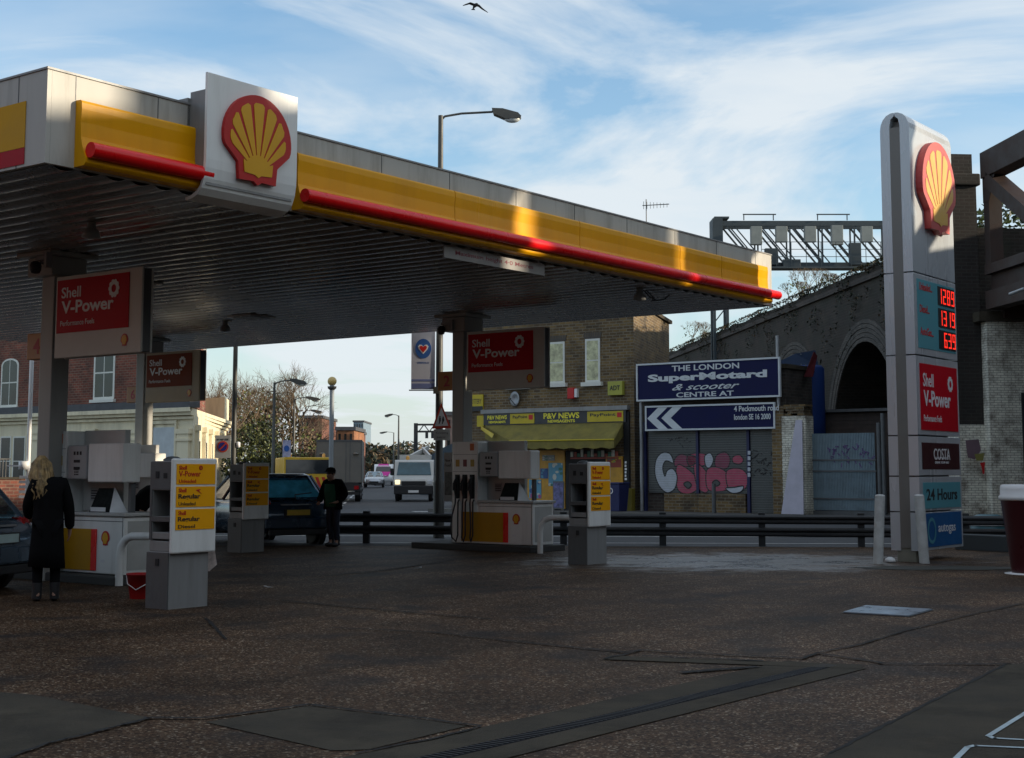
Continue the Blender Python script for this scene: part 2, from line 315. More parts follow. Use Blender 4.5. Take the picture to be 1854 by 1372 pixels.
    sm = NN('ShaderNodeMapRange'); sm.inputs[3].default_value = .5; sm.inputs[4].default_value = .35; LL(wt.outputs[0], sm.inputs[0]); LL(sm.outputs[0], bp.inputs['Strength'])
    LL(bp.outputs[0], b.inputs['Normal'])
    sl = NN('ShaderNodeMapRange'); sl.inputs[3].default_value = .12; sl.inputs[4].default_value = 1.0; LL(wt.outputs[0], sl.inputs[0]); LL(sl.outputs[0], b.inputs['Specular IOR Level']); return m
AGG = forecourt_mat()
# ------------------------------------------------------------ ground
MB().add([(-900, -300, 0), (900, -300, 0), (900, 1800, 0), (-900, 1800, 0)], [(0, 1, 2, 3)]).build('ground', mat('distant_ground', (.075, .075, .065), .9, var=.3, vs=.05), kind='structure')
MB().add([(-120, 29.6, .004), (120, 29.6, .004), (120, 60, .004), (-120, 60, .004)], [(0, 1, 2, 3)]).build('cross_road', ASPH, kind='structure')
sdv = Vector((-.0896, .996, 0)); sc0 = Vector((-5.4, 47, 0))
def st(u, v, z=0): return sc0+sdv*v+Vector((.996, .0896, 0))*u+Vector((0, 0, z))
MB().add([st(-8.2, -2, .008), st(7.0, -2, .008), st(7.0, 420, .008), st(-8.2, 420, .008)], [(0, 1, 2, 3)]).build('street', ASPH, kind='structure')
MB().add([(-60, -30, .012), (12.4, -30, .012), (12.4, 29.6, .012), (-60, 33.4, .012)], [(0, 1, 2, 3)]).build('forecourt', AGG, kind='structure')
MB().add([(12.4, -60, .006), (24, -60, .006), (24, 60, .006), (12.4, 60, .006)], [(0, 1, 2, 3)]).build('side_road', ASPH, kind='structure')
def gpoly(px, z): return [Wz(x, y, 0)+Vector((0, 0, z)) for x, y in px]
mb = MB()
for pl in ([(-60, 1252), (60, 1262), (272, 1304), (80, 1352), (-60, 1400)], [(372, 1312), (560, 1282), (850, 1318), (668, 1362), (600, 1364)]):
    q = gpoly(pl, .017); mb.add(q, [tuple(range(len(q)))])
mb.build('concrete_patches', CONC, kind='structure')
q = gpoly([(1500, 1372), (1822, 1207), (2300, 1215), (2300, 1700), (900, 1700)], .022)
MB().add(q, [tuple(range(len(q)))]).build('concrete_apron', CONC, kind='structure')
# drain: two concrete haunches with a slotted dark channel between
a0 = Wz(640, 1412); a1 = Wz(1505, 1207); d = (a1-a0).normalized(); n = Vector((-d.y, d.x, 0))
mb = MB()
def strip(mb, p, q, o0, o1, z, mi=0):
    dd = (q-p).normalized(); nn = Vector((-dd.y, dd.x, 0)); up = Vector((0, 0, z))
    mb.add([p+nn*o0+up, q+nn*o0+up, q+nn*o1+up, p+nn*o1+up], [(0, 1, 2, 3)], mi)
strip(mb, a0, a1, .075, .40, .018); strip(mb, a0, a1, -.32, -.075, .018)
strip(mb, Wz(1095, 1195), Wz(1560, 1212), -.10, .16, .020)
mb.build('drain_edging', CONC, kind='structure')
mb = MB(); strip(mb, a0, a1, -.075, .075, .016)
k = 0; ln = (a1-a0).length
while k < ln:
    p = a0+d*k; q = p+d*.012; strip(mb, p, q, -.065, .065, .022, 1); k += .05
dr = mb.build('drain_channel', [mat('drain_slot', (.007, .008, .011), .8, spec=.1), mat('drain_bar', (.03, .032, .036), .6)]); tag(dr, 'dark slotted drain channel running diagonally across the forecourt', 'drain')
# joints and cracks
random.seed(3); mb = MB()
def crack(px, wd=.012, jit=.01, z=.0245):
    pts = [Wz(*p) for p in px]; q = []
    for a, b in zip(pts, pts[1:]):
        nseg = max(1, int((b-a).length/.12))
        for i in range(nseg): q.append(a.lerp(b, i/nseg)+Vector((random.uniform(-jit, jit), random.uniform(-jit, jit), 0)))
    q.append(pts[-1])
    for a, b in zip(q, q[1:]):
        if (b-a).length > 1e-4: strip(mb, a, b+(b-a)*.08, -wd*random.uniform(.8, 1.9), wd*random.uniform(.8, 1.9), z)
crack([(262, 1305), (372, 1306), (560, 1281), (760, 1306), (870, 1320)], .014)
crack([(-60, 1402), (90, 1352), (270, 1306)], .013); crack([(640, 1372), (800, 1340), (868, 1322)], .011)
crack([(600, 1140), (780, 1148), (960, 1168), (1130, 1185), (1160, 1181), (1240, 1186), (1455, 1196), (1480, 1187), (1590, 1203), (1600, 1206), (1830, 1207)], .014, .012)
crack([(1095, 1197), (1160, 1182)], .012, .015); crack([(1160, 1192), (1380, 1201)], .016, .015)
crack([(1478, 1187), (1560, 1170), (1640, 1145), (1740, 1120), (1900, 1085)], .010, .006)
crack([(508, 1090), (700, 1108), (890, 1124)], .016, .006); crack([(372, 1122), (410, 1162)], .012, .005)
crack([(392, 1044), (600, 1044), (700, 1034), (820, 1016)], .02, .005); crack([(1500, 1372), (1822, 1207), (1900, 1208)], .012, .004)
crack([(1230, 1222), (1370, 1212)], .03, .02); crack([(500, 1090), (1000, 1050), (1400, 1020)], .009, .004)
mb.build('forecourt_joints', mat('joint_dirt', (.012, .011, .010), .9, var=.2), kind='structure')
# white bay markings at the lower right
mb = MB()
def line(px, wd, z=.027):
    pts = [Wz(*p) for p in px]
    for a, b in zip(pts, pts[1:]): strip(mb, a, b+(b-a).normalized()*wd*.5, -wd/2, wd/2, z)
line([(1860, 1296), (1790, 1340), (1799, 1344), (1900, 1350)], .035); line([(1728, 1385), (1752, 1361), (1764, 1358), (1900, 1364)], .035)
mb.build('bay_markings', mat('pale_bay_paint', (.42, .50, .53), .7, var=.3, vs=9), kind='structure')
q = gpoly([(1527, 1112), (1568, 1100), (1688, 1107), (1645, 1119)], .03)
mc = thing('manhole_cover', 'smooth pale steel cover plate set in the brown forecourt', 'manhole cover', q[0])
mb = MB(); mb.add(q+[p-Vector((0, 0, .016)) for p in q], [(0, 1, 2, 3), (0, 4, 5, 1), (1, 5, 6, 2), (2, 6, 7, 3), (3, 7, 4, 0)])
mb.build('cover_plate', mat('polished_plate', (.34, .42, .50), .30, .8, var=.10, vs=3), mc, world=True)  # bluish sky reflection painted into the plate colour
cc = sum(q, Vector())/4
mb = MB(); qq = [cc+(p-cc)*1.05-Vector((0, 0, .009)) for p in q]; mb.add(qq, [(0, 1, 2, 3)]); mb.build('frame', DSTEEL, mc, world=True, recalc=False)
# litter
for px, nm in (((488, 1068), 'white crumpled paper scrap lying on the open forecourt'), ((755, 1032), 'small pale scrap of litter nearest the dark pump island')):
    p = Wz(*px); mb = MB(); random.seed(px[0])
    vs_ = [(random.uniform(-.09, .09), random.uniform(-.07, .07), random.uniform(.0, .04)) for _ in range(9)]
    mb.add(vs_, [(0, 1, 2), (2, 3, 4), (4, 5, 6), (6, 7, 8), (8, 0, 5), (1, 3, 7)]); o = mb.build('litter', mat('paper_white', (.7, .7, .7), .8)); o.location = p+Vector((0, 0, .02)); tag(o, nm, 'litter', 'paper scraps')
# ------------------------------------------------------------ emblem and brand panel helpers
def shell_outline():
    right = [(.13, -.985), (.56, -1.0), (.60, -.60), (.98, -.27)]
    arc = [(1.03*cos(t), -.02+1.02*sin(t)) for t in [R(a) for a in range(-8, 91, 7)]]
    r = right+arc; l = [(-x, z) for x, z in reversed(r)]
    return [(0, -1.07)]+r+l[1:] if abs(l[0][0]) < .02 else [(0, -1.07)]+r+l
def emblem(parent, cx, cz, hw, hh, y, depth=.05, name='emblem', detail=True, mats=None):
    mr_, my_ = mats or (LOGOR, LOGOY)
    mb = MB(); ol = [(cx+x*hw, cz+z*hh) for x, z in shell_outline()]
    mb.prism(ol, y-depth, y, 0)
    e = mb.build(name, [mr_], parent, bevel=min(.012, depth*.3) if depth > .02 else 0)
    yb = MB(); f = (0, -.80)
    a0, a1 = R(34), R(146); nr = 7
    if detail:
        base = [(-.40, -.80), (-.44, -.46), (-.64, -.25)]
        for i in range(nr):
            t0 = a0+(a1-a0)*i/nr; t1 = a0+(a1-a0)*(i+1)/nr; g = R(1.9); poly = []
            def rad(t):
                # reach of the red rim minus margin
                dx, dz = cos(t), sin(t); r = 0
                while True:
                    x, z = f[0]+dx*r, f[1]+dz*r
                    if (x/.84)**2+((z+.02)/.84)**2 > 1 and z > -.3: break
                    if abs(x) > .84: break
                    r += .02
                return r
            r0 = .36
            poly.append((f[0]+cos(t0+g)*r0, f[1]+sin(t0+g)*r0))
            for kk in range(6):
                tt = t0+g+(t1-t0-2*g)*kk/5; rr = rad(tt)-(.05 if kk in (0, 5) else .0); poly.append((f[0]+cos(tt)*rr, f[1]+sin(tt)*rr))
            poly.append((f[0]+cos(t1-g)*r0, f[1]+sin(t1-g)*r0))
            yb.prism([(cx+x*hw, cz+z*hh) for x, z in poly], y-depth-.006, y-depth+.002, 0)
        hub = [(.42, -.82), (.45, -.53)]+[(f[0]+cos(t)*.42, f[1]+sin(t)*.42) for t in [a0+(a1-a0)*k/10 for k in range(0, 11)]]+[(-.45, -.53), (-.42, -.82), (-.1, -.84), (0, -.90), (.1, -.84)]
        yb.prism([(cx+x*hw, cz+z*hh) for x, z in hub], y-depth-.009, y-depth+.002, 0)
    else:
        yb.prism([(cx+x*hw*.72, cz+z*hh*.78) for x, z in shell_outline()], y-depth-.003, y-depth+.001, 0)
    yb.build('scallop', [my_], e); return e
def flower(parent, cx, cz, rx, rz, y, m=None):
    mb = MB()
    for k in range(10):
        t = 2*pi*k/10; mb.disc((cx+rx*.72*cos(t), cz+rz*.72*sin(t)), rx*.27, rz*.27, y-.003, y, 0, 10)
    n = 30; pts = [(cx+rx*.84*cos(2*pi*k/n), cz+rz*.84*sin(2*pi*k/n)) for k in range(n)]; ins = [(cx+rx*.42*cos(2*pi*k/n), cz+rz*.42*sin(2*pi*k/n)) for k in range(n)]
    mb.add([(x, y-.005, z) for x, z in pts+ins], [(k, (k+1) % n, n+(k+1) % n, n+k) for k in range(n)], 0)
    return mb.build('flower_mark', m or LETW, parent)
def vpower(parent, x0, x1, z0, z1, y, pm=None):
    w_, h_ = x1-x0, z1-z0
    mb = MB(); mb.box(x0, x1, y-.012, y, z0, z1); p = mb.build('red_panel', pm or PANR, parent)
    X = lambda f: x0+w_*f
    Z = lambda f: z0+h_*f
    text([('Shell', X(.065), X(.34), Z(.655), Z(.86))], 0, 0, 0, 0, y-.017, LETW, p, bold=.012)
    text([('V-Power', X(.07), X(.80), Z(.36), Z(.60))], 0, 0, 0, 0, y-.017, LETW, p, bold=.022)
    text([('Performance Fuels', X(.06), X(.54), Z(.13), Z(.23))], 0, 0, 0, 0, y-.017, LETW, p, bold=.0)
    flower(p, X(.80), Z(.735), w_*.075, w_*.075*1.1, y-.014)
    return p
# ------------------------------------------------------------ canopy
AZ = 37.0
O = Wz(81, 292, 4.8); O.z = 0; CL, CD = 16.58, 18.6
FA = Fr(O, AZ)                       # along the front fascia
cn = thing('station_canopy', 'large flat filling station canopy with white, yellow and red fascia and ribbed underside', 'canopy', O, FA.rz)
SOF = mat('ribbed_soffit_metal', (.42, .40, .37), .22, .65, var=.12, vs=.8, dirt=((.12, .11, .10), .35, .7))
mb = MB(); x = .10
prof = []
while x < CL-.30:
    prof += [(x, 4.80)]+[(x+.02+.30*k/8, 4.795-.040*sin(pi*k/8)) for k in range(9)]; x += .335
n = len(prof); mb.add([(a, y, z) for y in (.06, CD-.06) for a, z in prof], [(i, i+1, n+i+1, n+i) for i in range(n-1)], 0, False)
mb.build('soffit', SOF, cn, recalc=False)
MB().box(.06, CL-.06, .06, CD-.06, 5.50, 5.60).build('roof_deck', GREYP, cn)
# end and back fascias (flat), front white band
mb = MB(); mb.box(0, .055, 0, CD, 4.79, 5.79); mb.box(CL-.055, CL, 0, CD, 4.79, 5.79); mb.box(.055, CL-.055, CD-.055, CD, 4.79, 5.79)
mb.box(.057, CL-.057, 0, .055, 4.79, 5.788); 
for i in range(9):   # cap flashing lengths
    pass
mb.build('white_fascia', FASCW, cn)
mb = MB(); mb.box(-.012, CL+.012, -.014, .07, 5.792, 5.815); mb.box(-.012, .07, .071, CD, 5.792, 5.815); mb.box(CL-.07, CL+.012, .071, CD, 5.792, 5.815); mb.build('cap_flashing', GREYP, cn)
mb = MB()
for jx in (.35, 1.45, 3.62, 5.2, 6.63, 8.2, 9.75, 11.3, 12.87, 14.37, 15.9):
    mb.box(jx, jx+.010, -.004, .01, 5.53, 5.788)
for jy in (.5, 3.5, 6.5, 9.5, 12.5): mb.box(-.004, .0, jy, jy+.012, 4.79, 5.788)
mb.build('panel_joints', GREYD, cn)
yp = [(0, 5.525), (-.085, 5.52), (-.105, 5.50), (-.11, 5.42), (-.10, 5.28), (-.105, 5.12), (-.13, 5.03), (-.16, 4.95), (-.20, 4.87), (-.20, 4.83), (-.16, 4.80), (-.0, 4.80)]
segs = [(.36, 2.10), (3.56, 6.63), (6.636, 9.75), (9.756, 12.87), (12.876, 14.37), (14.376, 16.22)]
for a, b in segs:
    m_ = MB(); n0 = len(yp)
    m_.ext(yp, a, b-.006, 0); m_.build('yellow_fascia_panel', YEL, cn, bevel=.012)
for a, b in ((.38, 2.02), (3.54, 6.58), (6.584, 9.68), (9.684, 12.78), (12.784, 16.36)):
    m_ = MB(); m_.tube([(a, -.245, 4.96), (b, -.245, 4.96)], .084, 20); m_.build('red_tube', RED, cn, bevel=.006)
mb = MB()
for a, b in ((.40, 1.9), (3.64, 16.2)):
    k = a+.3
    while k < b: mb.box(k, k+.05, -.25, -.15, 4.90, 4.93); k += 1.5
mb.build('tube_brackets', GREYP, cn)
# left end stripes
MB().box(-.008, -.001, .36, CD-.4, 5.00, 5.50).build('yellow_band', YELF, cn); MB().box(-.008, -.001, .36, CD-.4, 4.82, 4.996).build('red_band', REDF, cn)
# emblem sign on the front
fs = FA.shift(0, -.34); x0 = fs.px(374, 250)[0]; x1 = fs.px(538, 250)[0]; zt = (fs.px(375, 133)[1]+fs.px(538, 172)[1])/2
pr = [(-.34, zt), (-.34, 5.12), (-.335, 5.02), (-.315, 4.90), (-.27, 4.79), (-.20, 4.72), (-.10, 4.68), (.0, 4.67), (.0, 4.71), (-.09, 4.72), (-.18, 4.76), (-.245, 4.82), (-.28, 4.91), (-.295, 5.02), (-.30, 5.12), (-.30, zt)]
mb = MB(); mb.ext(pr, x0, x1); sp_ = mb.build('emblem_panel', WHITE, cn, bevel=.008)
mb = MB(); mb.box(x0+.04, x1-.04, -.298, .0, 4.83, zt-.18); mb.box(x0+.0, x1-.25, .0, .34, 5.0, zt-.25); mb.build('sign_casing', GREYP, sp_)
ea, eb = fs.px(400, 255), fs.px(522, 262)
em = emblem(sp_, (ea[0]+eb[0])/2, (fs.px(452, 177)[1]+fs.px(472, 328)[1])/2, (eb[0]-ea[0])/2*.97, .52, -.342, .05)
# small fittings under the soffit
for lx, ly in ((2.2, 9.6), (6.6, 6.9), (11.5, 9.3), (5, 13.5), (11.6, 14.4)):
    mb = MB(); mb.box(lx-.35, lx+.35, ly-.35, ly+.35, 4.725, 4.76); mb.box(lx-.27, lx+.27, ly-.27, ly+.27, 4.712, 4.724, 1); mb.build('soffit_light', [SOF, GREYP], cn)
for (px, py) in ((166, 410), (408, 590), (1158, 530)):
    q = FA; p = Wz(px, py-8, 4.78); l = root_matrix(cn).inverted() @ p; mb = MB()
    mb.lathe([(.05, 4.77), (.06, 4.70), (.10, 4.66), (.12, 4.58), (.02, 4.56)], (l.x, l.y, 0), 14); mb.build('loudspeaker', GREYP, cn)
p = root_matrix(cn).inverted() @ Wz(1190, 530, 4.76); mb = MB()
for s_ in (0, .12): mb.tube([(p.x-.5+s_, p.y, 4.78), (p.x-.25+s_, p.y, 4.66), (p.x, p.y+s_, 4.62), (p.x+.25, p.y, 4.67), (p.x+.45, p.y, 4.78)], .012, 6)
mb.build('loose_cable', BLACK, cn)
# columns
COLM = mat('column_paint', (.36, .355, .33), .45, var=.08, vs=1.5, dirt=((.2, .19, .17), .5, 1.5), streak=True)
cols = [(3.62, 5.6), (13.6, 5.6), (13.6, 15.3), (3.62, 15.3)]
C1 = Vector((-6.74, 21.1, 0)); C3 = Vector((-1.02, 29.5, 0)); C2 = Vector((-8.93, 34.9, 0)); C4 = C1+(C2-C3)
cd = []
for k, p in enumerate((C1, C3, C2, C4)):
    l = root_matrix(cn).inverted() @ p; cc_ = MB(); h = .15
    cc_.box(l.x-h, l.x+h, l.y-h, l.y+h, .0, 4.77); o = cc_.build('column', COLM, cn, bevel=.015)
    cp = MB(); cp.box(l.x-.30, l.x+.30, l.y-.30, l.y+.30, 4.42, 4.70); cp.box(l.x-.42, l.x+.42, l.y-.42, l.y+.42, 4.705, 4.765); cp.build('column_head', COLM, o, bevel=.012)
# height warning board
HB = FA.shift(0, .05); a = HB.px(803, 447); b = HB.px(985, 495)
hb = thing('height_limit_board', 'narrow white board hung under the canopy front reading maximum height', 'sign', HB.w(a[0], 0, 4.60), HB.rz)
MB().box(0, b[0]-a[0], -.012, .012, -.03, .145).build('board', mat('dull_board_grey', (.28, .27, .26), .5, var=.1), hb, bevel=.004)
text('Maximum height 4·0 Metres', .25, b[0]-a[0]-.3, .02, .10, -.014, mat('maroon_print', (.18, .01, .03), .5), hb, bold=.01)
mb = MB(); [mb.box(xx, xx+.02, -.01, .01, .146, .22) for xx in (.15, b[0]-a[0]-.15)]; mb.build('hanger', STEEL, hb)
# ------------------------------------------------------------ brand boards hung from the columns
def board(colp, label, n, w_=1.95, num=None, pm=None, bm=None):
    # face looks back towards the camera-left (local -y), runs to the right of the column
    b = thing('fuel_brand_board', label, 'sign', colp+Vector((.27*cos(R(-37)), .27*sin(R(-37)), 3.20)), R(90-127), 'red fuel brand boards on the canopy columns')
    mb = MB(); y = -.20
    mb.box(.0, w_, y, y+.035, 0, 1.19); mb.box(.0, w_, y+.165, y+.2, 0, 1.19)
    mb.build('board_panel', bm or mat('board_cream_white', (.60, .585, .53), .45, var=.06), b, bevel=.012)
    mb = MB(); mb.box(.02, w_-.01, y+.036, y+.164, .02, 1.17); mb.build('board_core', GREYD, b)
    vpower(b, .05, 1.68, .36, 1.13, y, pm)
    emblem(b, 1.60, .19, .075, .085, y, .008, detail=False)
    if num:
        nb = MB(); nb.box(-.89, -.435, -.05, .10, .03, .42); nbb = nb.build('number_box', mat('number_box_orange', (.52, .20, .02), .4), b, bevel=.01)
        text(num, -.73, -.57, .11, .34, -.054, TXR, nbb, name='number', bold=.02)
    return b
board(C1, 'largest red V-Power board beside the left column with number 4', 1, num='4')
board(C3, 'dim red V-Power board on the right column in front of the brick shop', 2, num='2')
board(C2, 'smaller faded brown-red V-Power board on the rear column', 3, num='6', pm=mat('warm_lit_red', (.24, .045, .012), .6, var=.1, spec=.15), bm=mat('board_warm_lit', (.42, .33, .20), .5, var=.08))  # brown tint of the light painted into this board's red and cream
# cctv cameras
def cctv(p, rz, label):
    t = thing('security_camera', label, 'camera', p, rz, 'cameras on the columns')
    mb = MB(); mb.box(-.28, 0, -.03, .03, .10, .15); mb.box(-.30, -.24, -.05, .05, -.02, .2); mb.build('bracket', GREYP, t)
    mb = MB(); mb.lathe([(.02, -.09), (.06, -.08), (.08, -.03), (.085, .02), (.07, .07), (.04, .09)], (.02, 0, 0), 16); mb.build('dome', BLACK, t)
    mb = MB(); mb.tube([(.02, -.1, .12), (.02, -.34, .06)], [.055, .06], 12); mb.build('barrel', GREYD, t); return t
cctv(Wz(66, 484, 4.50), R(-37+180), 'dark dome security camera high on the left column')
cctv(C3+Vector((-.42, -.1, 4.45)), R(-37+180), 'dark security camera high on the right column')
# ------------------------------------------------------------ pumps
PGREY = mat('pump_grey_panel', (.30, .32, .33), .38, var=.07, vs=2, dirt=((.2, .2, .19), .4, 2))
PDIM = mat('pump_side_panel', (.46, .46, .44), .4, var=.06, dirt=((.3, .3, .27), .4, 2))
def pump(label, loc, hoses=True):
    t = thing('fuel_pump', label, 'fuel pump', loc, R(-37), 'fuel pumps under the canopy')
    MB().box(-.9, 2.12, -.22, .95, 0, .13).build('plinth', mat('island_concrete', (.05, .05, .048), .8, var=.2, bump=.2), t, bevel=.02)
    # hose column
    mb = MB(); mb.box(0, .66, 0, .68, .14, 2.16); mb.build('hose_column', WHITE, t, bevel=.02)
    mb = MB()
    for i in range(3): mb.box(.08+i*.19, .20+i*.19, -.012, -.001, 1.02, 1.50)
    mb.build('nozzle_recess', DARK, t)
    for i in range(3):
        x = .14+i*.19; nz = MB()
        nz.tube([(x, -.03, 1.45), (x, -.07, 1.36), (x, -.08, 1.20), (x, -.05, 1.06)], [.025, .035, .032, .022], 10)
        nz.box(x-.035, x+.035, -.115, -.06, 1.18, 1.34); nz.tube([(x, -.06, 1.42), (x, -.12, 1.36), (x, -.125, 1.22), (x, -.07, 1.14)], .01, 6)
        a = nz.build('nozzle', BLACK, t)
        hs_ = MB(); sx = random.uniform(-.05, .05)
        hs_.tube([(x, -.06, 1.06), (x+.01, -.09, .92), (x+sx, -.11, .7), (x+sx*1.6, -.12, .45), (x+sx, -.12, .25), (x+.05, -.11, .17), (x+.09, -.10, .3), (x+.08, -.09, .6), (x+.06, -.06, .95), (x+.05, -.01, 1.0)], .016, 8); hs_.build('hose', BLACK, a)
        lb = MB(); lb.box(x-.045, x+.045, -.006, -.001, 1.66, 1.80); lb.build('grade_label', [mat('label_amber', (.5, .28, .03), .5), mat('label_maroon', (.2, .02, .03), .5), mat('label_ochre', (.45, .30, .04), .5)][i], t)
    mb = MB(); mb.box(.46, .56, -.006, -.001, 1.98, 2.12); mb.build('emblem_label', mat('label_orange', (.55, .13, .02), .5), t)
    # back wall, canopy strip and display heads
    mb = MB(); mb.box(.662, 1.60, .30, .40, 1.0, 2.17); mb.build('back_panel', PDIM, t, bevel=.01)
    mb = MB(); mb.box(.72, 1.18, -.03, .29, 1.46, 1.95); h = mb.build('display_head', PGREY, t, bevel=.02)
    mb = MB()
    for k in range(3): mb.box(.87+k*.07, .91+k*.07, -.034, -.031, 1.81, 1.86)
    for k in range(2): mb.box(.88, 1.02, -.036, -.031, 1.70-k*.10, 1.74-k*.10)
    mb.build('readout', DARK, h)
    mb = MB(); mb.box(1.19, 1.98, -.02, .29, 1.42, 1.97); mb.build('display_cover', WHITE, t, bevel=.018)
    for hx_ in (1.86,): MB().box(hx_, hx_+.06, .18, .26, 1.0, 1.41).build('head_support', GREYD, t)
    mb = MB(); mb.box(.86, 1.04, .288, .299, 1.15, 1.34); [mb.box(.88, 1.02, .284, .2875, 1.18+k*.035, 1.195+k*.035, 1) for k in range(4)]; mb.build('card_reader', [PGREY, DARK], t)
    # cabinet
    mb = MB(); mb.box(.664, 2.02, 0, .68, .14, .94); c_ = mb.build('cabinet', WHITE, t, bevel=.015)
    mb = MB(); mb.box(.664, 2.06, -.035, .72, .945, .995); mb.build('cabinet_top', PDIM, t, bevel=.012)
    mb = MB(); mb.box(.25, 1.30, -.014, -.002, .18, .76); mb.build('yellow_panel', mat('pump_yellow', (.50, .25, .006), .5, var=.08, spec=.2), c_); MB().box(1.304, 1.42, -.014, -.002, .18, .76).build('red_stripe', RED, c_)
    emblem(c_, 1.62, .64, .085, .10, -.002, .01, detail=False)
    mb = MB(); mb.box(2.021, 2.027, .06, .62, .2, .88); mb.build('side_panel', PDIM, c_)
    mb = MB(); [mb.box(.90+.035*i, .92+.035*i, -.036, -.031, 1.52+.035*j, 1.54+.035*j) for i in range(3) for j in range(3)]; mb.build('keypad', DARK, h)
    mb = MB(); mb.box(.70, 1.98, -.004, -.001, .872, .880); mb.box(1.985, 1.992, -.004, -.001, .16, .93); mb.box(.02, .64, -.004, -.001, 1.90, 1.905); mb.box(.02, .64, -.004, -.001, 1.56, 1.565); mb.build('panel_seams', DARK, c_)
    mb = MB(); mb.box(.74, .82, -.006, -.001, .60, .68) if False else mb.box(1.52, 1.60, -.004, -.001, .30, .34); mb.build('warning_sticker', LETW, c_)
    # small leaning notice at the left end
    mb = MB(); mb.box(-.46, -.03, .28, .33, .95, 1.95); nb = mb.build('notice_board', PGREY, t, bevel=.006)
    text([('New look', -.43, -.12, 1.76, 1.82), ('Fuel', -.43, -.27, 1.66, 1.72)], 0, 0, 0, 0, .276, TXK, nb)
    MB().box(-.42, -.07, .272, .279, 1.08, 1.55).build('poster', mat('dim_poster', (.05, .055, .05), .4, var=.9, vs=9), nb)
    # hoop rail at the right end
    mb = MB(); mb.tube([(2.20, -.02, .06), (2.20, -.02, .45), (2.22, -.02, .56), (2.30, -.02, .66), (2.42, -.02, .70), (2.9, -.02, .70)], .05, 14); 
    return t
pA = pump('white fuel pump with blond woman standing at its hoses', Vector((-6.93, 21.0, 0)))
e1 = Wz(222, 1060); d1 = e1-(root_matrix(pA) @ Vector((2.02, 0, .0))); pA.location = pA.location+Vector((d1.x, d1.y, 0))
e3 = Wz(965, 1001)
def lbl(o, s): o['label'] = s; return o
rz = R(-37); off = Vector((cos(rz)*2.02, sin(rz)*2.02, 0))
pB = copy_tree(pA, loc=Vector((e3.x, e3.y, 0))-off, rz=rz, label='white fuel pump at the foot of the right column, before the news shop')
pC = copy_tree(pA, loc=C2+Vector((-.75, -.9, 0)), rz=rz, label='cream topped fuel pump at the rear column, mostly hidden behind other pumps')
# hoops
def hoop(p, label, L_=.62):
    t = MB(); t.tube([(0, 0, .0), (0, 0, .42), (.03, 0, .55), (.11, 0, .65), (.22, 0, .69), (L_, 0, .70), (L_+.12, 0, .66), (L_+.19, 0, .56), (L_+.2, 0, .42), (L_+.2, 0, 0)], .055, 14)
    o = t.build('hoop_barrier', WHITE); o.location = p; o.rotation_euler = (0, 0, R(-30)); tag(o, label, 'barrier', 'curved tube barriers at the pump ends'); return o
hoop(Wz(215, 1062), 'white bent tube barrier between the left pump and price cabinet'); hoop(Wz(978, 1003), 'white bent tube barrier between the right pump and price cabinet')
# tent cards on the pump cabinets
def tent(pm, label):
    M = root_matrix(pm); p = M @ Vector((1.30, .12, .996)); t = thing('tent_card', label, 'leaflet', p, R(-37), 'tent cards on pump cabinets')
    mb = MB(); mb.add([(-.16, -.06, 0), (.30, -.06, 0), (.26, .04, .34), (-.08, .04, .34), (-.16, -.052, 0), (.30, -.052, 0), (.26, .048, .34), (-.08, .048, .34)], [(0, 1, 2, 3), (7, 6, 5, 4), (0, 4, 5, 1), (2, 6, 7, 3), (0, 3, 7, 4), (1, 5, 6, 2)]); mb.build('front_card', mat('card_dark_print', (.018, .022, .022), .8, var=.5, vs=14, spec=.08), t)
    mb = MB(); mb.add([(.305, -.06, 0), (.46, .12, 0), (.268, .045, .35), (.315, -.055, 0), (.47, .125, 0), (.278, .05, .35)], [(0, 1, 2), (5, 4, 3), (0, 3, 4, 1), (1, 4, 5, 2), (2, 5, 3, 0)]); mb.build('side_card', mat('card_white', (.75, .77, .78), .6), t)
    mb = MB(); mb.box(-.12, .22, -.068, -.062, .01, .07); mb.build('card_footer', mat('card_white', (.75, .77, .78), .6), t)
tent(pA, 'dark printed tent card standing on the left pump cabinet'); tent(pB, 'dark printed tent card standing on the right pump cabinet')
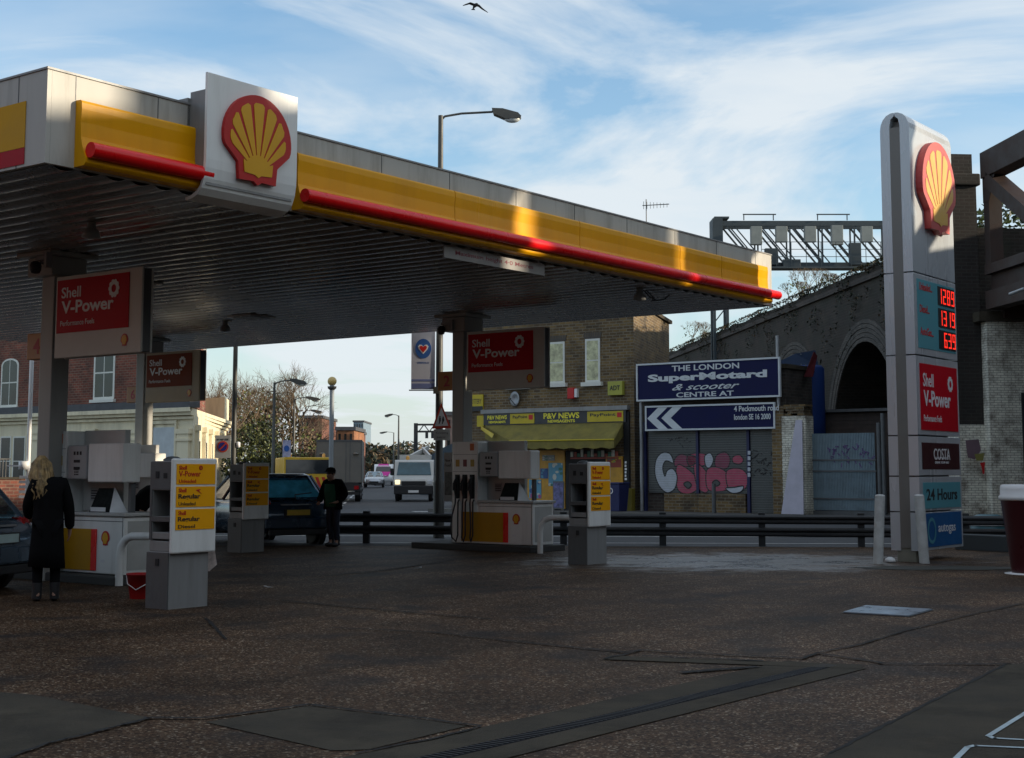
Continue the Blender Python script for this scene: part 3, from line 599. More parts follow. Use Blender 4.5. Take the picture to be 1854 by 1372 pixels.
# price cabinets
def price_cabinet(p, label):
    t = thing('price_cabinet', label, 'cabinet', p, R(90-AZ), 'grey service cabinets with fuel price plates')
    mb = MB(); mb.box(.02, .60, .0, .40, 0, .66); mb.box(.05, .60, .0, .40, .66, .78)
    # upper body built as frame with open recesses facing the left end
    mb.box(.05, .60, .0, .045, .78, 1.70); mb.box(.05, .60, .355, .40, .78, 1.70); mb.box(.05, .60, .045, .355, .80, .88); mb.box(.05, .60, .045, .355, 1.0, 1.06); mb.box(.05, .60, .045, .355, 1.36, 1.70); mb.box(.50, .60, .045, .355, .88, 1.36)
    b = mb.build('cabinet_body', GREYP, t, bevel=.008)
    mb = MB(); mb.box(.006, .0195, .01, .39, .01, .65); mb.box(.040, .0495, .004, .396, 1.37, 1.69); mb.box(.040, .0495, .004, .040, .79, 1.369); mb.box(.040, .0495, .36, .396, .79, 1.369); mb.box(.040, .0495, .0405, .3595, 1.003, 1.057); mb.build('side_cladding', mat('side_cladding_grey', (.085, .09, .092), .5, var=.15, dirt=((.04, .04, .04), .4, 3)), b)
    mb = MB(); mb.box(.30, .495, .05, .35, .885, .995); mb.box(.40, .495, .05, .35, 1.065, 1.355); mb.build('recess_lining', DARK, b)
    mb = MB(); mb.box(.034, .0395, .10, .16, 1.50, 1.56); mb.box(.034, .0395, .24, .30, 1.50, 1.58); mb.build('dispenser_slot', DARK, b)
    mb = MB(); mb.box(-.006, .0055, .17, .22, .50, .58); mb.build('door_handle', DARK, b)
    mb = MB(); mb.lathe([(.11, 1.70), (.11, 1.72), (.06, 1.75), (.01, 1.755)], (.2, .2, 0), 16); mb.build('top_vent', GREYD, b)
    mb = MB(); mb.box(.0, .66, -.055, -.003, .64, 1.73); pn = mb.build('price_panel', WHITE, t, bevel=.02)
    for k, (big, sub, red) in enumerate((('V-Power', 'Unleaded', 1), ('Regular', 'Unleaded', 0), ('Regular', 'Diesel', 0))):
        z1 = 1.665-k*.26; z0 = z1-.235; mb = MB(); mb.box(.045, .625, -.062, -.056, z0, z1); pl = mb.build('price_plate', ORP, pn)
        text([('Shell', .08, .19, z1-.066, z1-.02), (big, .075, .40, z1-.145, z1-.08)], 0, 0, 0, 0, -.066, TXR if red else TXK, pl, bold=.014) if red else (text([('Shell', .08, .19, z1-.066, z1-.02)], 0, 0, 0, 0, -.066, TXR, pl, bold=.014), text([(big, .075, .40, z1-.155, z1-.085)], 0, 0, 0, 0, -.066, TXK, pl, bold=.02))
        text([(sub, .08, .33, z0+.018, z0+.058)], 0, 0, 0, 0, -.066, TXR if red else TXK, pl, bold=.004, name='grade_name')
        if red: flower(pl, .40, z1-.045, .028, .028, -.064, TXR)
        if k == 1:
            mb = MB(); mb.prism([(.33, z1-.04), (.41, z1-.03), (.38, z1-.05), (.42, z1-.09)], -.065, -.0625); mb.build('arrow_mark', TXR, pl)
    return t
B1 = price_cabinet(Wz(302, 1106), 'nearest grey cabinet with orange Shell price plates, beside the left pump')
B2 = copy_tree(B1, loc=Wz(436, 1002), label='farthest cabinet with price plates, in front of the dark blue hatchback')
B3 = copy_tree(B1, loc=Wz(1063, 1024), label='price cabinet with bright plates standing right of the right pump')
# paper towel / bag hanging at the right edge of the nearest cabinet
mb = MB(); p = root_matrix(B1) @ Vector((.72, .12, 0))
mb.add([(-.05, 0, .72), (.05, 0, .70), (.09, 0, .48), (.0, 0, .40), (-.06, 0, .44), (-.04, .05, .72), (.04, .05, .70), (.07, .08, .48), (.0, .08, .40), (-.05, .07, .44)], [(0, 1, 2, 3, 4), (9, 8, 7, 6, 5), (0, 5, 6, 1), (1, 6, 7, 2), (2, 7, 8, 3), (3, 8, 9, 4), (4, 9, 5, 0)])
mb2 = thing('glove_dispenser', 'white and yellow glove bag hanging on the right side of the nearest cabinet', 'bag', p, R(10))
mb.build('bag_body', mat('bag_white_red', (.6, .5, .46), .6, var=.4, vs=12), mb2); m_ = MB(); m_.prism([(-.06, .74), (-.02, .90), (.02, .88), (.05, .72), (.0, .70)], -.01, .03); m_.build('bag_collar', mat('mustard_plastic', (.45, .28, .03), .5), mb2)
# red bucket
bk = thing('bucket', 'red plastic bucket with pale handle beside the nearest cabinet', 'bucket', Wz(252, 1085), 0)
mb = MB(); mb.lathe([(.11, 0), (.115, .01), (.155, .30), (.165, .30), (.165, .32), (.150, .32), (.11, .04)], (0, 0, 0), 24); mb.build('bucket_body', mat('bucket_red', (.40, .01, .012), .4), bk)
mb = MB(); mb.tube([(-.165, 0, .30), (-.12, -.12, .20), (0, -.175, .13), (.12, -.12, .20), (.165, 0, .30)], .006, 6); mb.build('handle', LETW, bk)
# ------------------------------------------------------------ price pylon
P0 = Wz(1668, 998, .2); P0.z = 0; FP = Fr(P0, AZ); PW = 2.06; ZT = 7.95
SKIN = mat('pylon_pale_metal', (.50, .53, .56), .26, .15, var=.05, vs=.8, coat=.3, dirt=((.36, .37, .36), .3, 1.3), streak=True)
py = thing('price_pylon', 'tall Shell price pylon with red digits and stacked panels at the exit', 'sign', P0, FP.rz)
TH = .54
def pyl_seg(z0, z1, name='sign_panel', round_top=False):
    mb = MB()
    for s_ in (0, 1):
        ys = [(0, 0), (0, 1)]
        if not round_top:
            pr = [(0, z0), (.175, z0), (.175, z1), (0, z1)]
        else:
            c_ = .175; pr = [(0, z0), (.175, z0), (.175, z1-.24), (.20, z1-.12), (.262, z1-.06), (.262, z1), (.20, z1-.006), (.12, z1-.04), (.055, z1-.11), (.015, z1-.20), (0, z1-.30)]
        if s_: pr = [(TH-y, z) for y, z in pr]
        mb.ext(pr, 0, PW)
    return mb.build(name, SKIN, py, bevel=.008)
zs = [.20, .50+.0, 1.43, 2.26, 3.62, 5.02, ZT]
joints = [FP.px(1668, 862)[1], FP.px(1664, 788)[1], FP.px(1655, 641)[1], FP.px(1652, 491)[1]]
zs = [.20, .87]+joints+[ZT]
names = ['autogas_panel', 'hours_panel', 'cafe_panel', 'fuel_panel', 'price_panel', 'emblem_panel']
pan = {}
for i, nme in enumerate(names): pan[nme] = pyl_seg(zs[i]+(.012 if i else 0), zs[i+1]-.012 if i < 5 else ZT, nme, i == 5)
mb = MB(); mb.box(.14, PW-.14, .176, TH-.176, .25, ZT-.14); mb.box(.0, .139, .176, TH-.176, .25, ZT-.27)
mb.build('spine', mat('pylon_spine_taupe', (.19, .18, .165), .5, .2, var=.06), py)
mb = MB(); mb.box(.02, .45, .10, TH-.10, .0, .42); mb.build('foot', mat('foot_stone', (.22, .21, .17), .8, var=.2), py, bevel=.01)
# left end sleeves already part of panels; inner art
def face(parent, z0, z1, m, x0=.20, x1=PW-.08, name='face_panel', dy=.008): 
    mb = MB(); mb.box(x0, x1, -dy, -.001, z0, z1); return mb.build(name, m, parent, bevel=.003)
TEAL = mat('panel_teal', (.10, .34, .40), .35, var=.05); BLU = mat('panel_blue', (.012, .11, .30), .35, var=.06); BRN = mat('panel_maroon', (.045, .010, .014), .35, var=.06)
f1 = face(pan['price_panel'], zs[4]+.13, zs[5]-.10, TEAL, .14)
zA, zB = zs[4]+.13, zs[5]-.10; H_ = zB-zA
LED = mat('led_red', (.5, .01, .01), .4, emit=((1, .03, .015), 1.1))
segm = {'0': 'abcdef', '1': 'bc', '2': 'abged', '3': 'abgcd', '4': 'fgbc', '5': 'afgcd', '6': 'afgedc', '7': 'abc', '8': 'abcdefg', '9': 'abcdfg'}
for k, (nm, dg) in enumerate((('Unleaded...', '1289'), ('Diesel...', '1319'), ('AutoGas...', ' 639'))):
    zc = zB-H_*(.175+.325*k); hh = H_*.14
    mb = MB(); mb.box(1.12, PW-.10, -.016, -.009, zc-hh, zc+hh); dp = mb.build('digit_display', DARK, f1)
    text(nm, .24, .24+.62*(1 if k != 1 else .74), zc+.02, zc+.16, -.012, TXR, f1, bold=.012)
    xw = (PW-.10-1.12)/4
    for j, ch in enumerate(dg):
        if ch == ' ': continue
        xa = 1.12+xw*j+xw*.2; xb = 1.12+xw*(j+1)-xw*.12; za, zb2 = zc-hh*.82, zc+hh*.82; zm = (za+zb2)/2; t_ = .034
        S = {'a': (xa, xb, zb2-t_, zb2), 'g': (xa, xb, zm-t_/2, zm+t_/2), 'd': (xa, xb, za, za+t_), 'f': (xa, xa+t_, zm, zb2), 'b': (xb-t_, xb, zm, zb2), 'e': (xa, xa+t_, za, zm), 'c': (xb-t_, xb, za, zm)}
        ms = MB()
        for q in segm[ch]: b_ = S[q]; ms.box(b_[0]+.004, b_[1]-.004, -.021, -.017, b_[2]+.004, b_[3]-.004)
        ms.build('digit', LED, dp, recalc=False)
vpower(pan['fuel_panel'], .16, PW-.10, zs[3]+.10, zs[4]-.14, -.001)
f3 = face(pan['cafe_panel'], zs[2]+.12, zs[3]-.12, BRN, .16); text('COSTA', .70, 1.50, zs[3]-.42, zs[3]-.22, -.012, LETW, f3, bold=.0)
text([('EXPRESS', .76, 1.44, zs[2]+.30, zs[2]+.34), ('DRINK YOUR WAY', .76, 1.44, zs[2]+.22, zs[2]+.26)], 0, 0, 0, 0, -.012, LETW, f3)
f4 = face(pan['hours_panel'], zs[1]+.05, zs[2]-.11, TEAL, .16); text('24 Hours', .30, 1.80, zs[1]+.19, zs[2]-.22, -.012, TXK, f4, bold=.02)
f5 = face(pan['autogas_panel'], zs[0]+.05, zs[1]-.03, BLU, .16)
text('autogas', .82, 1.66, zs[0]+.25, zs[0]+.43, -.012, LETW, f5)
mb = MB(); n = 24
mb.add([(.50+r*cos(2*pi*k/n)*1.0, -.012, (zs[0]+zs[1])/2+r*1.15*sin(2*pi*k/n)) for r in (.20, .15) for k in range(n)], [(k, (k+1) % n, n+(k+1) % n, n+k) for k in range(n)]); mb.build('ring_mark', TEAL, f5, recalc=False)
emblem(pan['emblem_panel'], 1.06, 6.72, .80, .82, .0, .13, mats=(mat('glossy_emblem_red', (.45, .01, .01), .46, var=.05, spec=1.0), mat('glossy_emblem_yellow', (.62, .33, .01), .44, var=.05, spec=1.0)))
# bollards
def bollard(p, lean, label):
    mb = MB(); mb.tube([(0, 0, 0), (lean[0], lean[1], 1.15)], .085, 18); mb.lathe([(.085, 1.15), (.075, 1.17), (.04, 1.18)], (lean[0], lean[1], 0), 18)
    o = mb.build('bollard', mat('bollard_white', (.52, .53, .52), .6, var=.15, vs=5, dirt=((.25, .24, .22), .5, 3))); o.location = p; tag(o, label, 'bollard', 'white bollards guarding the pylon'); return o
bollard(Wz(1590, 1022), (.06, 0), 'white tube bollard leaning slightly, left of the pylon'); bollard(Wz(1674, 1021), (-.06, 0), 'white tube bollard in front of the pylon panels')
# cup shaped bin
cup = thing('cup_shaped_bin', 'giant dark coffee cup shaped bin with white lid at the right edge', 'bin', Wz(1866, 1040))
mb = MB(); mb.lathe([(.27, .02), (.275, .04), (.40, 1.12), (.405, 1.13), (.36, 1.13)], (0, 0, 0), 40); cb_ = mb.build('cup_body', mat('cup_maroon', (.055, .008, .012), .32, var=.05), cup)
mb = MB(); mb.lathe([(.41, 1.13), (.43, 1.14), (.43, 1.19), (.41, 1.21), (.405, 1.30), (.395, 1.36), (.36, 1.37), (.35, 1.33), (.02, 1.33)], (0, 0, 0), 40); mb.build('lid', LETW, cup)
mb = MB(); mb.lathe([(.38, 0), (.38, .018), (.28, .03)], (0, 0, 0), 40); mb.build('base_ring', LETW, cup)
text('COSTA', -.16, .16, .62, .74, -.40, LETW, cup)
# ------------------------------------------------------------ guard rail
ga, gb = Wz(540, 983), Wz(1605, 991); gd = (gb-ga); azg = math.degrees(atan2(gd.x, gd.y)); FG = Fr(ga, azg)
RAILM = mat('weathered_rail_steel', (.045, .047, .05), .6, .3, var=.3, vs=3)
gr = thing('guard_rail', 'dark steel double crash barrier along the forecourt edge', 'barrier', ga, FG.rz)
Lg = gd.length
for z0 in (.30, .56):
    pr = [(-.02, z0-.095), (-.07, z0-.06), (-.07, z0-.03), (-.03, z0), (-.07, z0+.03), (-.07, z0+.06), (-.02, z0+.095), (-.005, z0+.095), (-.055, z0+.06), (-.055, z0+.03), (-.012, z0), (-.055, z0-.03), (-.055, z0-.06), (-.005, z0-.095)]
    if z0 == .26: pr = [(y, z*1 if z > 0 else z) for y, z in pr]
    MB().ext(pr, -3, Lg+7).build('rail_beam', RAILM, gr)
for px in (560, 662, 1020, 1200, 1380, 1560, 1750):
    u = FG.px(px, 985)[0]; MB().box(u-.07, u+.07, .0, .12, 0, .70).build('rail_post', RAILM, gr, bevel=.006)
# ------------------------------------------------------------ far side of the cross road
MB().box(-70, 8.9, 45.2, 48.0, 0, .012).build('distant_verge', PAVE, kind='structure') if False else None
B_YEL = brick('london_stock_brick', (.20, .125, .045), (.085, .052, .024), (.20, .17, .12), bw=.30, bh=.105, dirt=((.028, .022, .016), .6, .7))
B_RED = brick('red_brick', (.22, .055, .03), (.10, .028, .018), (.20, .13, .09), bw=.32, bh=.12, dirt=((.05, .02, .015), .5, .8))
B_DRK = brick('sooty_brick', (.060, .042, .034), (.030, .022, .018), (.06, .055, .048), bw=.32, bh=.11, dirt=((.015, .014, .012), .7, .5), var=.5)
B_WHT = brick('white_painted_brick', (.80, .77, .66), (.68, .65, .55), (.34, .32, .26), dirt=((.09, .06, .04), .85, 1.6), var=.22, bump=.8)
B_GRY = brick('grey_voussoir_brick', (.115, .10, .085), (.065, .055, .048), (.05, .05, .045), dirt=((.03, .03, .028), .6, 1.2))
STONE = mat('cream_painted_stone', (.74, .66, .47), .7, var=.10, vs=1.2, dirt=((.30, .25, .16), .5, 1.4), streak=True)
SLATE = mat('slate_roof', (.07, .072, .08), .7, var=.3, vs=3)
SASH = mat('sash_white', (.66, .66, .60), .5, var=.08)
def sash(parent, x0, x1, z0, z1, y, pane, name='window', arch=0.0, sill=True, bars=1, face='y'):
    """white sash window proud of the wall; local x/z opening on the plane y"""
    mb = MB(); t = .075*max(1, (x1-x0)/1.0)
    if arch:
        ol = [(x0, z0), (x1, z0), (x1, z1-arch)]+[((x0+x1)/2+(x1-x0)/2*cos(a), z1-arch+arch*sin(a)) for a in [pi*k/10 for k in range(1, 10)]]+[(x0, z1-arch)]
    else: ol = [(x0, z0), (x1, z0), (x1, z1), (x0, z1)]
    mb.prism(ol, y-.03, y+.02, 0)
    f = mb.build(name, SASH, parent)
    g = MB(); zm = (z0+z1)/2; xm = (x0+x1)/2
    def hp(a, b, c, d):
        if arch and d > z1-arch-.02:
            n = 8; w_ = (b-a); full = (x1-x0)/2-t
            top = []
            for k in range(n+1):
                xx = b-(b-a)*k/n; s_ = max(0.0, 1-((xx-xm)/max(full, .01))**2); top.append((xx, z1-arch-.02+(arch-t*.6)*math.sqrt(s_)))
            g.prism([(a, c), (b, c)]+top, y-.034, y-.031, 0)
        else: g.prism([(a, c), (b, c), (b, d), (a, d)], y-.034, y-.031, 0)
    for (c, d) in ((z0+t, zm-t*.3), (zm+t*.3, z1-t)):
        if bars == 2: hp(x0+t, xm-t*.25, c, d); hp(xm+t*.25, x1-t, c, d)
        else: hp(x0+t, x1-t, c, d)
    g.build('pane', pane, f)
    if sill: MB().box(x0-.12, x1+.12, y-.16, y, z0-.15, z0-.005).build('sill', SASH, f)
    return f
CURT = mat('curtain_reflection_pane', (.42, .42, .24), .12, var=.55, vs=5, spec=.6)  # pale curtain and a creamy reflection painted into one pane colour
PANE = mat('sash_pane', (.022, .026, .028), .08, var=.5, vs=1.5, spec=.35)
# pavement along the far side, a real kerb step
FSo = W(1150, 930, 52); FS = Fr(FSo, 127.0)
def plan_strip(name, pts, z0, z1, m): 
    mb = MB(); mb.plan([(p.x, p.y) for p in pts], z0, z1); mb.build(name, m, kind='structure')
plan_strip('far_pavement', [FS.w(-7.6, -2.2), FS.w(17, -2.2), FS.w(17, 40), FS.w(-7.6+1.0, 40)], .0, .13, PAVE)
plan_strip('far_kerb', [FS.w(-7.75, -2.36), FS.w(17, -2.36), FS.w(17, -2.203), FS.w(-7.75, -2.203)], .0, .135, KERB)
# white lines on the cross road
mb = MB()
def gline(v0, v1, Y0, Y1, wd): 
    a = Vector((v0, Y0, 0)); b = Vector((v1, Y1, 0)); strip(mb, a, b, -wd/2, wd/2, .012)
gline(-10, 16, 35.3, 34.0, .14); gline(-12, 16, 32.3, 30.9, .12)
for k in range(9): gline(-12+k*2.6, -10.6+k*2.6, 40.2-k*.35, 40.0-k*.35, .12)
random.seed(5)
for k in range(7):
    a = Wz(748+k*5.5, 928+(3 if k % 2 else -2)); b = Wz(757+k*5.5, 924+(8 if k % 2 else 3)); strip(mb, a, b, -.10, .10, .012)
for k in range(10):
    a = st(-.6, 14+k*7); b = st(-.6, 18+k*7); strip(mb, a, b, -.06, .06, .014)
for s_ in (-7.7, 6.6):
    strip(mb, st(s_, 0), st(s_, 250), -.05, .05, .014)
mb.build('road_markings', RPAINT, kind='structure')
# kerbed pavements beside the street
for nme, u0, u1 in (('left_pavement', -12.5, -8.2), ('right_pavement', 7.0, 10.2)):
    q = [st(u0, 6 if u0 < 0 else 12), st(u1, 6 if u0 < 0 else 12), st(u1, 400), st(u0, 400)]; plan_strip(nme, q, 0, .125, PAVE)
# ------------------------------------------------------------ news shop
sh = thing('news_shop', 'yellow brick corner newsagent with dark and yellow shop sign and drooping awning', 'building', FS.w(0, 0), FS.rz)
uL = FS.px(846, 800)[0]; HS = 7.7
MB().plan([(uL, 0), (0, 0), (-3.2, 7.9), (uL-5.6, 6.2)], 0, HS).build('wall', B_YEL, sh)
mb = MB(); mb.plan([(uL-.08, -.08), (.08, -.08), (-3.1, 8.0), (uL-5.7, 6.3)], HS+.003, HS+.14); mb.build('coping', CONC, sh)
def fpx(F, x0, y0, x1, y1, off=0): 
    a = F.px(x0, y0, off); b = F.px(x1, y1, off); return min(a[0], b[0]), max(a[0], b[0]), min(a[1], b[1]), max(a[1], b[1])
for b in ((993, 620, 1023, 693), (1060, 614, 1087, 691), (925, 624, 955, 697)):
    x0, x1, z0, z1 = fpx(FS, *b); sash(sh, x0, x1, z0, z1, -.001, CURT)
    mb = MB(); mb.prism([(x0-.03, z1+.01), (x1+.03, z1+.01), (x1+.10, z1+.24), (x0-.10, z1+.24)], -.02, .0); mb.build('lintel', brick('lintel_brick', (.16, .11, .055), (.12, .08, .04), (.08, .07, .06), bw=.08, bh=.24), sh)
x0, x1, z0, z1 = fpx(FS, 880, 770, 1137, 742)
SGN = mat('shop_sign_black', (.018, .018, .025), .35); SGY = mat('shop_sign_yellow', (.50, .38, .008), .45, var=.1, vs=4)
mb = MB(); mb.box(x0, x1, -.16, -.001, z0, z1); sg = mb.build('sign_fascia', SGN, sh)
mb = MB(); mb.box(x0-.1, x1+.1, -.22, -.001, z1+.005, z1+.16); mb.build('sign_hood', GREYP, sh)
W_ = x1-x0; Hh = z1-z0
for a, b in ((.20, .375), (.745, .985)):
    mb = MB(); mb.box(x0+W_*a, x0+W_*b, -.175, -.161, z0+.03, z1-.03); p_ = mb.build('yellow_plate', SGY, sg)
    text('PayPoint', x0+W_*(a+.02), x0+W_*(b-.05), z0+Hh*.45, z0+Hh*.78, -.18, TXK, p_, bold=.02); MB().box(x0+W_*(b-.04), x0+W_*(b-.01), -.18, -.176, z0+Hh*.4, z0+Hh*.8).build('red_mark', TXR, p_)
text([('P&V NEWS', x0+W_*.03, x0+W_*.175, z0+Hh*.48, z0+Hh*.85), ('NEWSAGENTS', x0+W_*.04, x0+W_*.165, z0+Hh*.15, z0+Hh*.36), ('P&V NEWS', x0+W_*.44, x0+W_*.69, z0+Hh*.42, z0+Hh*.92), ('NEWSAGENTS', x0+W_*.47, x0+W_*.66, z0+Hh*.08, z0+Hh*.33)], 0, 0, 0, 0, -.166, mat('lettering_lemon', (.80, .70, .04), .5), sg, bold=.03)
mb = MB(); mb.box(x0-.36, x0-.02, -.12, -.001, z0-.05, z1-.06); mb.build('end_plate', SGY, sh)
# awning
zA = z0-.02; pr = 1.15; fx = FS.shift(0, -pr); bl = fx.px(922, 812)[0]; br = fx.px(1112, 808)[0]; zb = fx.px(1010, 812)[1]; zf = zb+.30
AWN = mat('awning_mustard', (.19, .155, .035), .85, var=.25, vs=2.5, dirt=((.10, .10, .03), .5, 2))
aw = MB(); nx, ny = 26, 6; vs_ = []
tl, tr = x0+.1, x1-.1
for j in range(ny+1):
    for i in range(nx+1):
        s_ = i/nx; q = j/ny; xx = (tl+(tr-tl)*s_)*(1-q)+(bl+(br-bl)*s_)*q
        sag = .10*sin(q*pi)*(1+.4*sin(s_*17))+.03*sin(s_*40+q*5)*q
        vs_.append((xx, -.18-(pr-.18)*q, zA+(zf-zA)*q-sag))
fs = [(j*(nx+1)+i, j*(nx+1)+i+1, (j+1)*(nx+1)+i+1, (j+1)*(nx+1)+i) for j in range(ny) for i in range(nx)]
aw.add(vs_, fs, 0, True)
vv = [vs_[ny*(nx+1)+i] for i in range(nx+1)]; lo = [(a, b-.01, zb+.03*sin(i*1.7)) for i, (a, b, c) in enumerate(vv)]
aw.add(vv+lo, [(i, i+1, nx+2+i, nx+1+i) for i in range(nx)], 0)
for (tx, bx_) in ((tl, bl), (tr, br)): aw.add([(tx, -.18, zA), (bx_, -pr, zf), (bx_, -pr, zb), (tx, -.18, zA-.5)], [(0, 1, 2, 3)], 0)
ao = aw.build('awning', AWN, sh, recalc=False); ao.modifiers.new('th', 'SOLIDIFY').thickness = .012
mb = MB(); mb.tube([(bl, -pr-.02, zf), (br, -pr-.02, zf)], .025, 8); mb.build('awning_bar', SGY, ao)
mb = MB(); mb.add([(tl-.2, -.2, zA), (bl-.9, -pr*.8, zA-.35), (bl-1.0, -pr*.8, zA-.50), (tl-.2, -.2, zA-.14)], [(0, 1, 2, 3)]); mb.build('torn_flap', SGY, ao, recalc=False)
# shop window below
x0, x1, z0, z1 = fpx(FS, 940, 925, 1024, 815); MB().box(x0, x1, -.06, -.001, .15, z1).build('poster_wall', mat('shop_orange_vinyl', (.55, .28, .02), .45, var=.25, vs=3), sh)
def poster(px, cols_, nm='poster', seed=1):
    x0, x1, z0, z1 = fpx(FS, *px); mb = MB(); mb.box(x0, x1, -.075, -.064, z0, z1, 0); random.seed(seed)
    for k in range(9):
        cx, cz = random.uniform(x0, x1), random.uniform(z0, z1); a = random.uniform(.05, .18)*(x1-x0); b = random.uniform(.04, .14)*(z1-z0)
        cx = min(max(cx, x0+a), x1-a); cz = min(max(cz, z0+b), z1-b); mb.disc((cx, cz), a, b, -.0765-.0008*k, -.0755-.0008*k, 1+k % (len(cols_)-1), 8)
    return mb.build(nm, cols_, sh, recalc=False)
PB = mat('poster_sky', (.10, .30, .42), .5); PD = mat('poster_blue', (.03, .09, .25), .5); PW_ = mat('poster_cream', (.55, .55, .48), .5); PP = mat('poster_pink', (.40, .08, .22), .5); PG = mat('poster_green', (.05, .18, .12), .5)
poster((995, 838, 1021, 880), [PB, PW_, PG, PW_], seed=2); poster((980, 848, 994, 866), [PD, PB, PD], seed=3); poster((960, 868, 982, 902), [PB, PP, PD, PW_], seed=4); poster((984, 824, 1006, 834), [mat('poster_grey', (.25, .27, .26), .5), PW_, PG], seed=8)
x0, x1, z0, z1 = fpx(FS, 1026, 930, 1098, 815); MB().box(x0, x1, -.05, -.001, .15, z1).build('doorway', DARK, sh)
mb = MB(); random.seed(9)
xa, xb, za, zb_ = fpx(FS, 1035, 828, 1122, 814)
for k in range(14):
    q = xa+(xb-xa)*k/14; mb.box(q, q+.12, -.08, -.052, za+.02, za+.02+random.uniform(.10, .30), k % 3)
mb.box(xa, xb, -.09, -.052, za-.06, za+.0, 1); mb.build('shelf_goods', [PW_, mat('goods_red', (.3, .05, .03), .5), PG], sh)
x0, x1, z0, z1 = fpx(FS, 1099, 880, 1129, 826); MB().box(x0, x1, -.07, -.001, z0, z1).build('side_poster_wall', mat('shop_orange_vinyl', (.55, .28, .02), .45), sh)
poster((1101, 828, 1127, 846), [mat('goods_red', (.3, .05, .03), .5), SGY, PG], seed=11)
x0, x1, z0, z1 = fpx(FS, 1133, 930, 1141, 745); MB().box(x0, x1, -.10, -.001, .15, z1).build('corner_pilaster', DARK, sh)
mb = MB(); random.seed(4)
for k in range(6): zc = fpx(FS, 1134, 835+k*6, 1140, 839+k*6); mb.box(zc[0], zc[0]+random.uniform(.06, .13), -.108, -.101, zc[2], zc[3])
mb.build('painted_scrawl', LETW, sh)
# wall fittings: things of their own
def fit(px, label, cat, name, m, dep=.18, F=FS, kind='box'):
    x0, x1, z0, z1 = fpx(F, *px); o = thing(name, label, cat, F.w((x0+x1)/2, 0, z0), F.rz); w_ = (x1-x0)/2; h_ = z1-z0
    mb = MB()
    if kind == 'box': mb.box(-w_, w_, -dep, -.002, 0, h_)
    mb.build('casing', m, o, bevel=.012); return o, w_, h_
o, w_, h_ = fit((1105, 716, 1131, 690), 'yellow green alarm box on the shop wall near its right corner', 'alarm box', 'alarm_box', mat('alarm_lime', (.36, .36, .05), .5)); text('ADT', -w_*.7, w_*.7, h_*.35, h_*.7, -.19, TXK, o, bold=.02)
o, w_, h_ = fit((1032, 722, 1043, 702), 'red bell box between the two shop windows', 'alarm box', 'bell_box', TXR); mb = MB(); mb.box(w_+.01, w_+.12, -.14, -.002, .05, h_-.04); mb.build('white_end', LETW, o)
o, w_, h_ = fit((850, 745, 876, 714), 'small yellow and black board at the left corner of the shop', 'sign', 'corner_board', SGY, dep=.06); mb = MB(); mb.box(-w_, w_, -.066, -.061, .0, h_*.3); mb.build('black_band', TXK, o); text('LOTTERY', -w_*.8, w_*.8, h_*.45, h_*.75, -.064, TXK, o)
t = thing('satellite_dish', 'grey round satellite dish above the left end of the shop sign', 'satellite dish', FS.w(FS.px(935, 722)[0], -.05, FS.px(935, 722)[1]), FS.rz)
mb = MB(); n = 20; R0 = .28; vs_ = [(0, .02, 0)]+[(R0*q*cos(2*pi*k/n)*.8, .02-.10*q*q, R0*q*sin(2*pi*k/n)) for q in (.5, 1) for k in range(n)]
mb.add(vs_, [(0, 1+k, 1+(k+1) % n) for k in range(n)]+[(1+k, 1+n+k, 1+n+(k+1) % n, 1+(k+1) % n) for k in range(n)], 0, True); d_ = mb.build('reflector', STEEL, t, recalc=False); d_.modifiers.new('th', 'SOLIDIFY').thickness = .01
mb = MB(); mb.tube([(0, 0, -.25), (0, -.35, -.02)], .015, 6); mb.ell((0, -.36, 0), (.04, .05, .04)); mb.tube([(0, .05, 0), (0, .05, -.3)], .02, 6); mb.build('arm', GREYD, t)
# things on the pavement by the shop
p = Fr(FS.w(0, -.9), 127); u = p.px(1118, 930)[0]; q = p.w(u, 0, .13)
wb = thing('wheeled_bin', 'dark blue recycling bin standing right of the shop posters', 'bin', q, FS.rz)
mb = MB(); mb.add([(-.24, -.26, 0), (.24, -.26, 0), (.24, .26, 0), (-.24, .26, 0), (-.30, -.33, .95), (.30, -.33, .95), (.30, .33, .95), (-.30, .33, .95)], [(0, 3, 2, 1), (4, 5, 6, 7), (0, 1, 5, 4), (1, 2, 6, 5), (2, 3, 7, 6), (3, 0, 4, 7)]); mb.build('bin_body', mat('bin_navy', (.015, .02, .09), .5), wb, bevel=.02)
mb = MB(); mb.box(-.32, .32, -.36, .36, .955, 1.02); mb.build('bin_lid', mat('bin_navy', (.015, .02, .09), .5), wb, bevel=.02)
mb = MB(); n = 16; mb.add([(-.08+r*cos(2*pi*k/n), -.335, .72+r*sin(2*pi*k/n)) for r in (.11, .08) for k in range(n)], [(k, (k+1) % n, n+(k+1) % n, n+k) for k in range(n)]); mb.build('ring_mark', LETW, wb, recalc=False)
p = Fr(FS.w(0, -1.4), 127); u = p.px(1012, 935)[0]
ab = thing('pavement_board', 'blue and red picture board standing outside the news shop', 'sign', p.w(u, 0, .13), FS.rz)
mb = MB(); mb.box(-.24, .24, -.03, .0, .05, 1.05); mb.build('board_frame', GREYD, ab); mb = MB(); mb.box(-.21, .21, -.036, -.031, .10, 1.0); mb.build('picture', mat('picture_blue_red', (.10, .10, .22), .5, var=.9, vs=7), ab); mb = MB(); mb.box(-.22, -.18, 0, .4, 0, .05); mb.box(.18, .22, 0, .4, 0, .05); mb.build('feet', GREYD, ab)
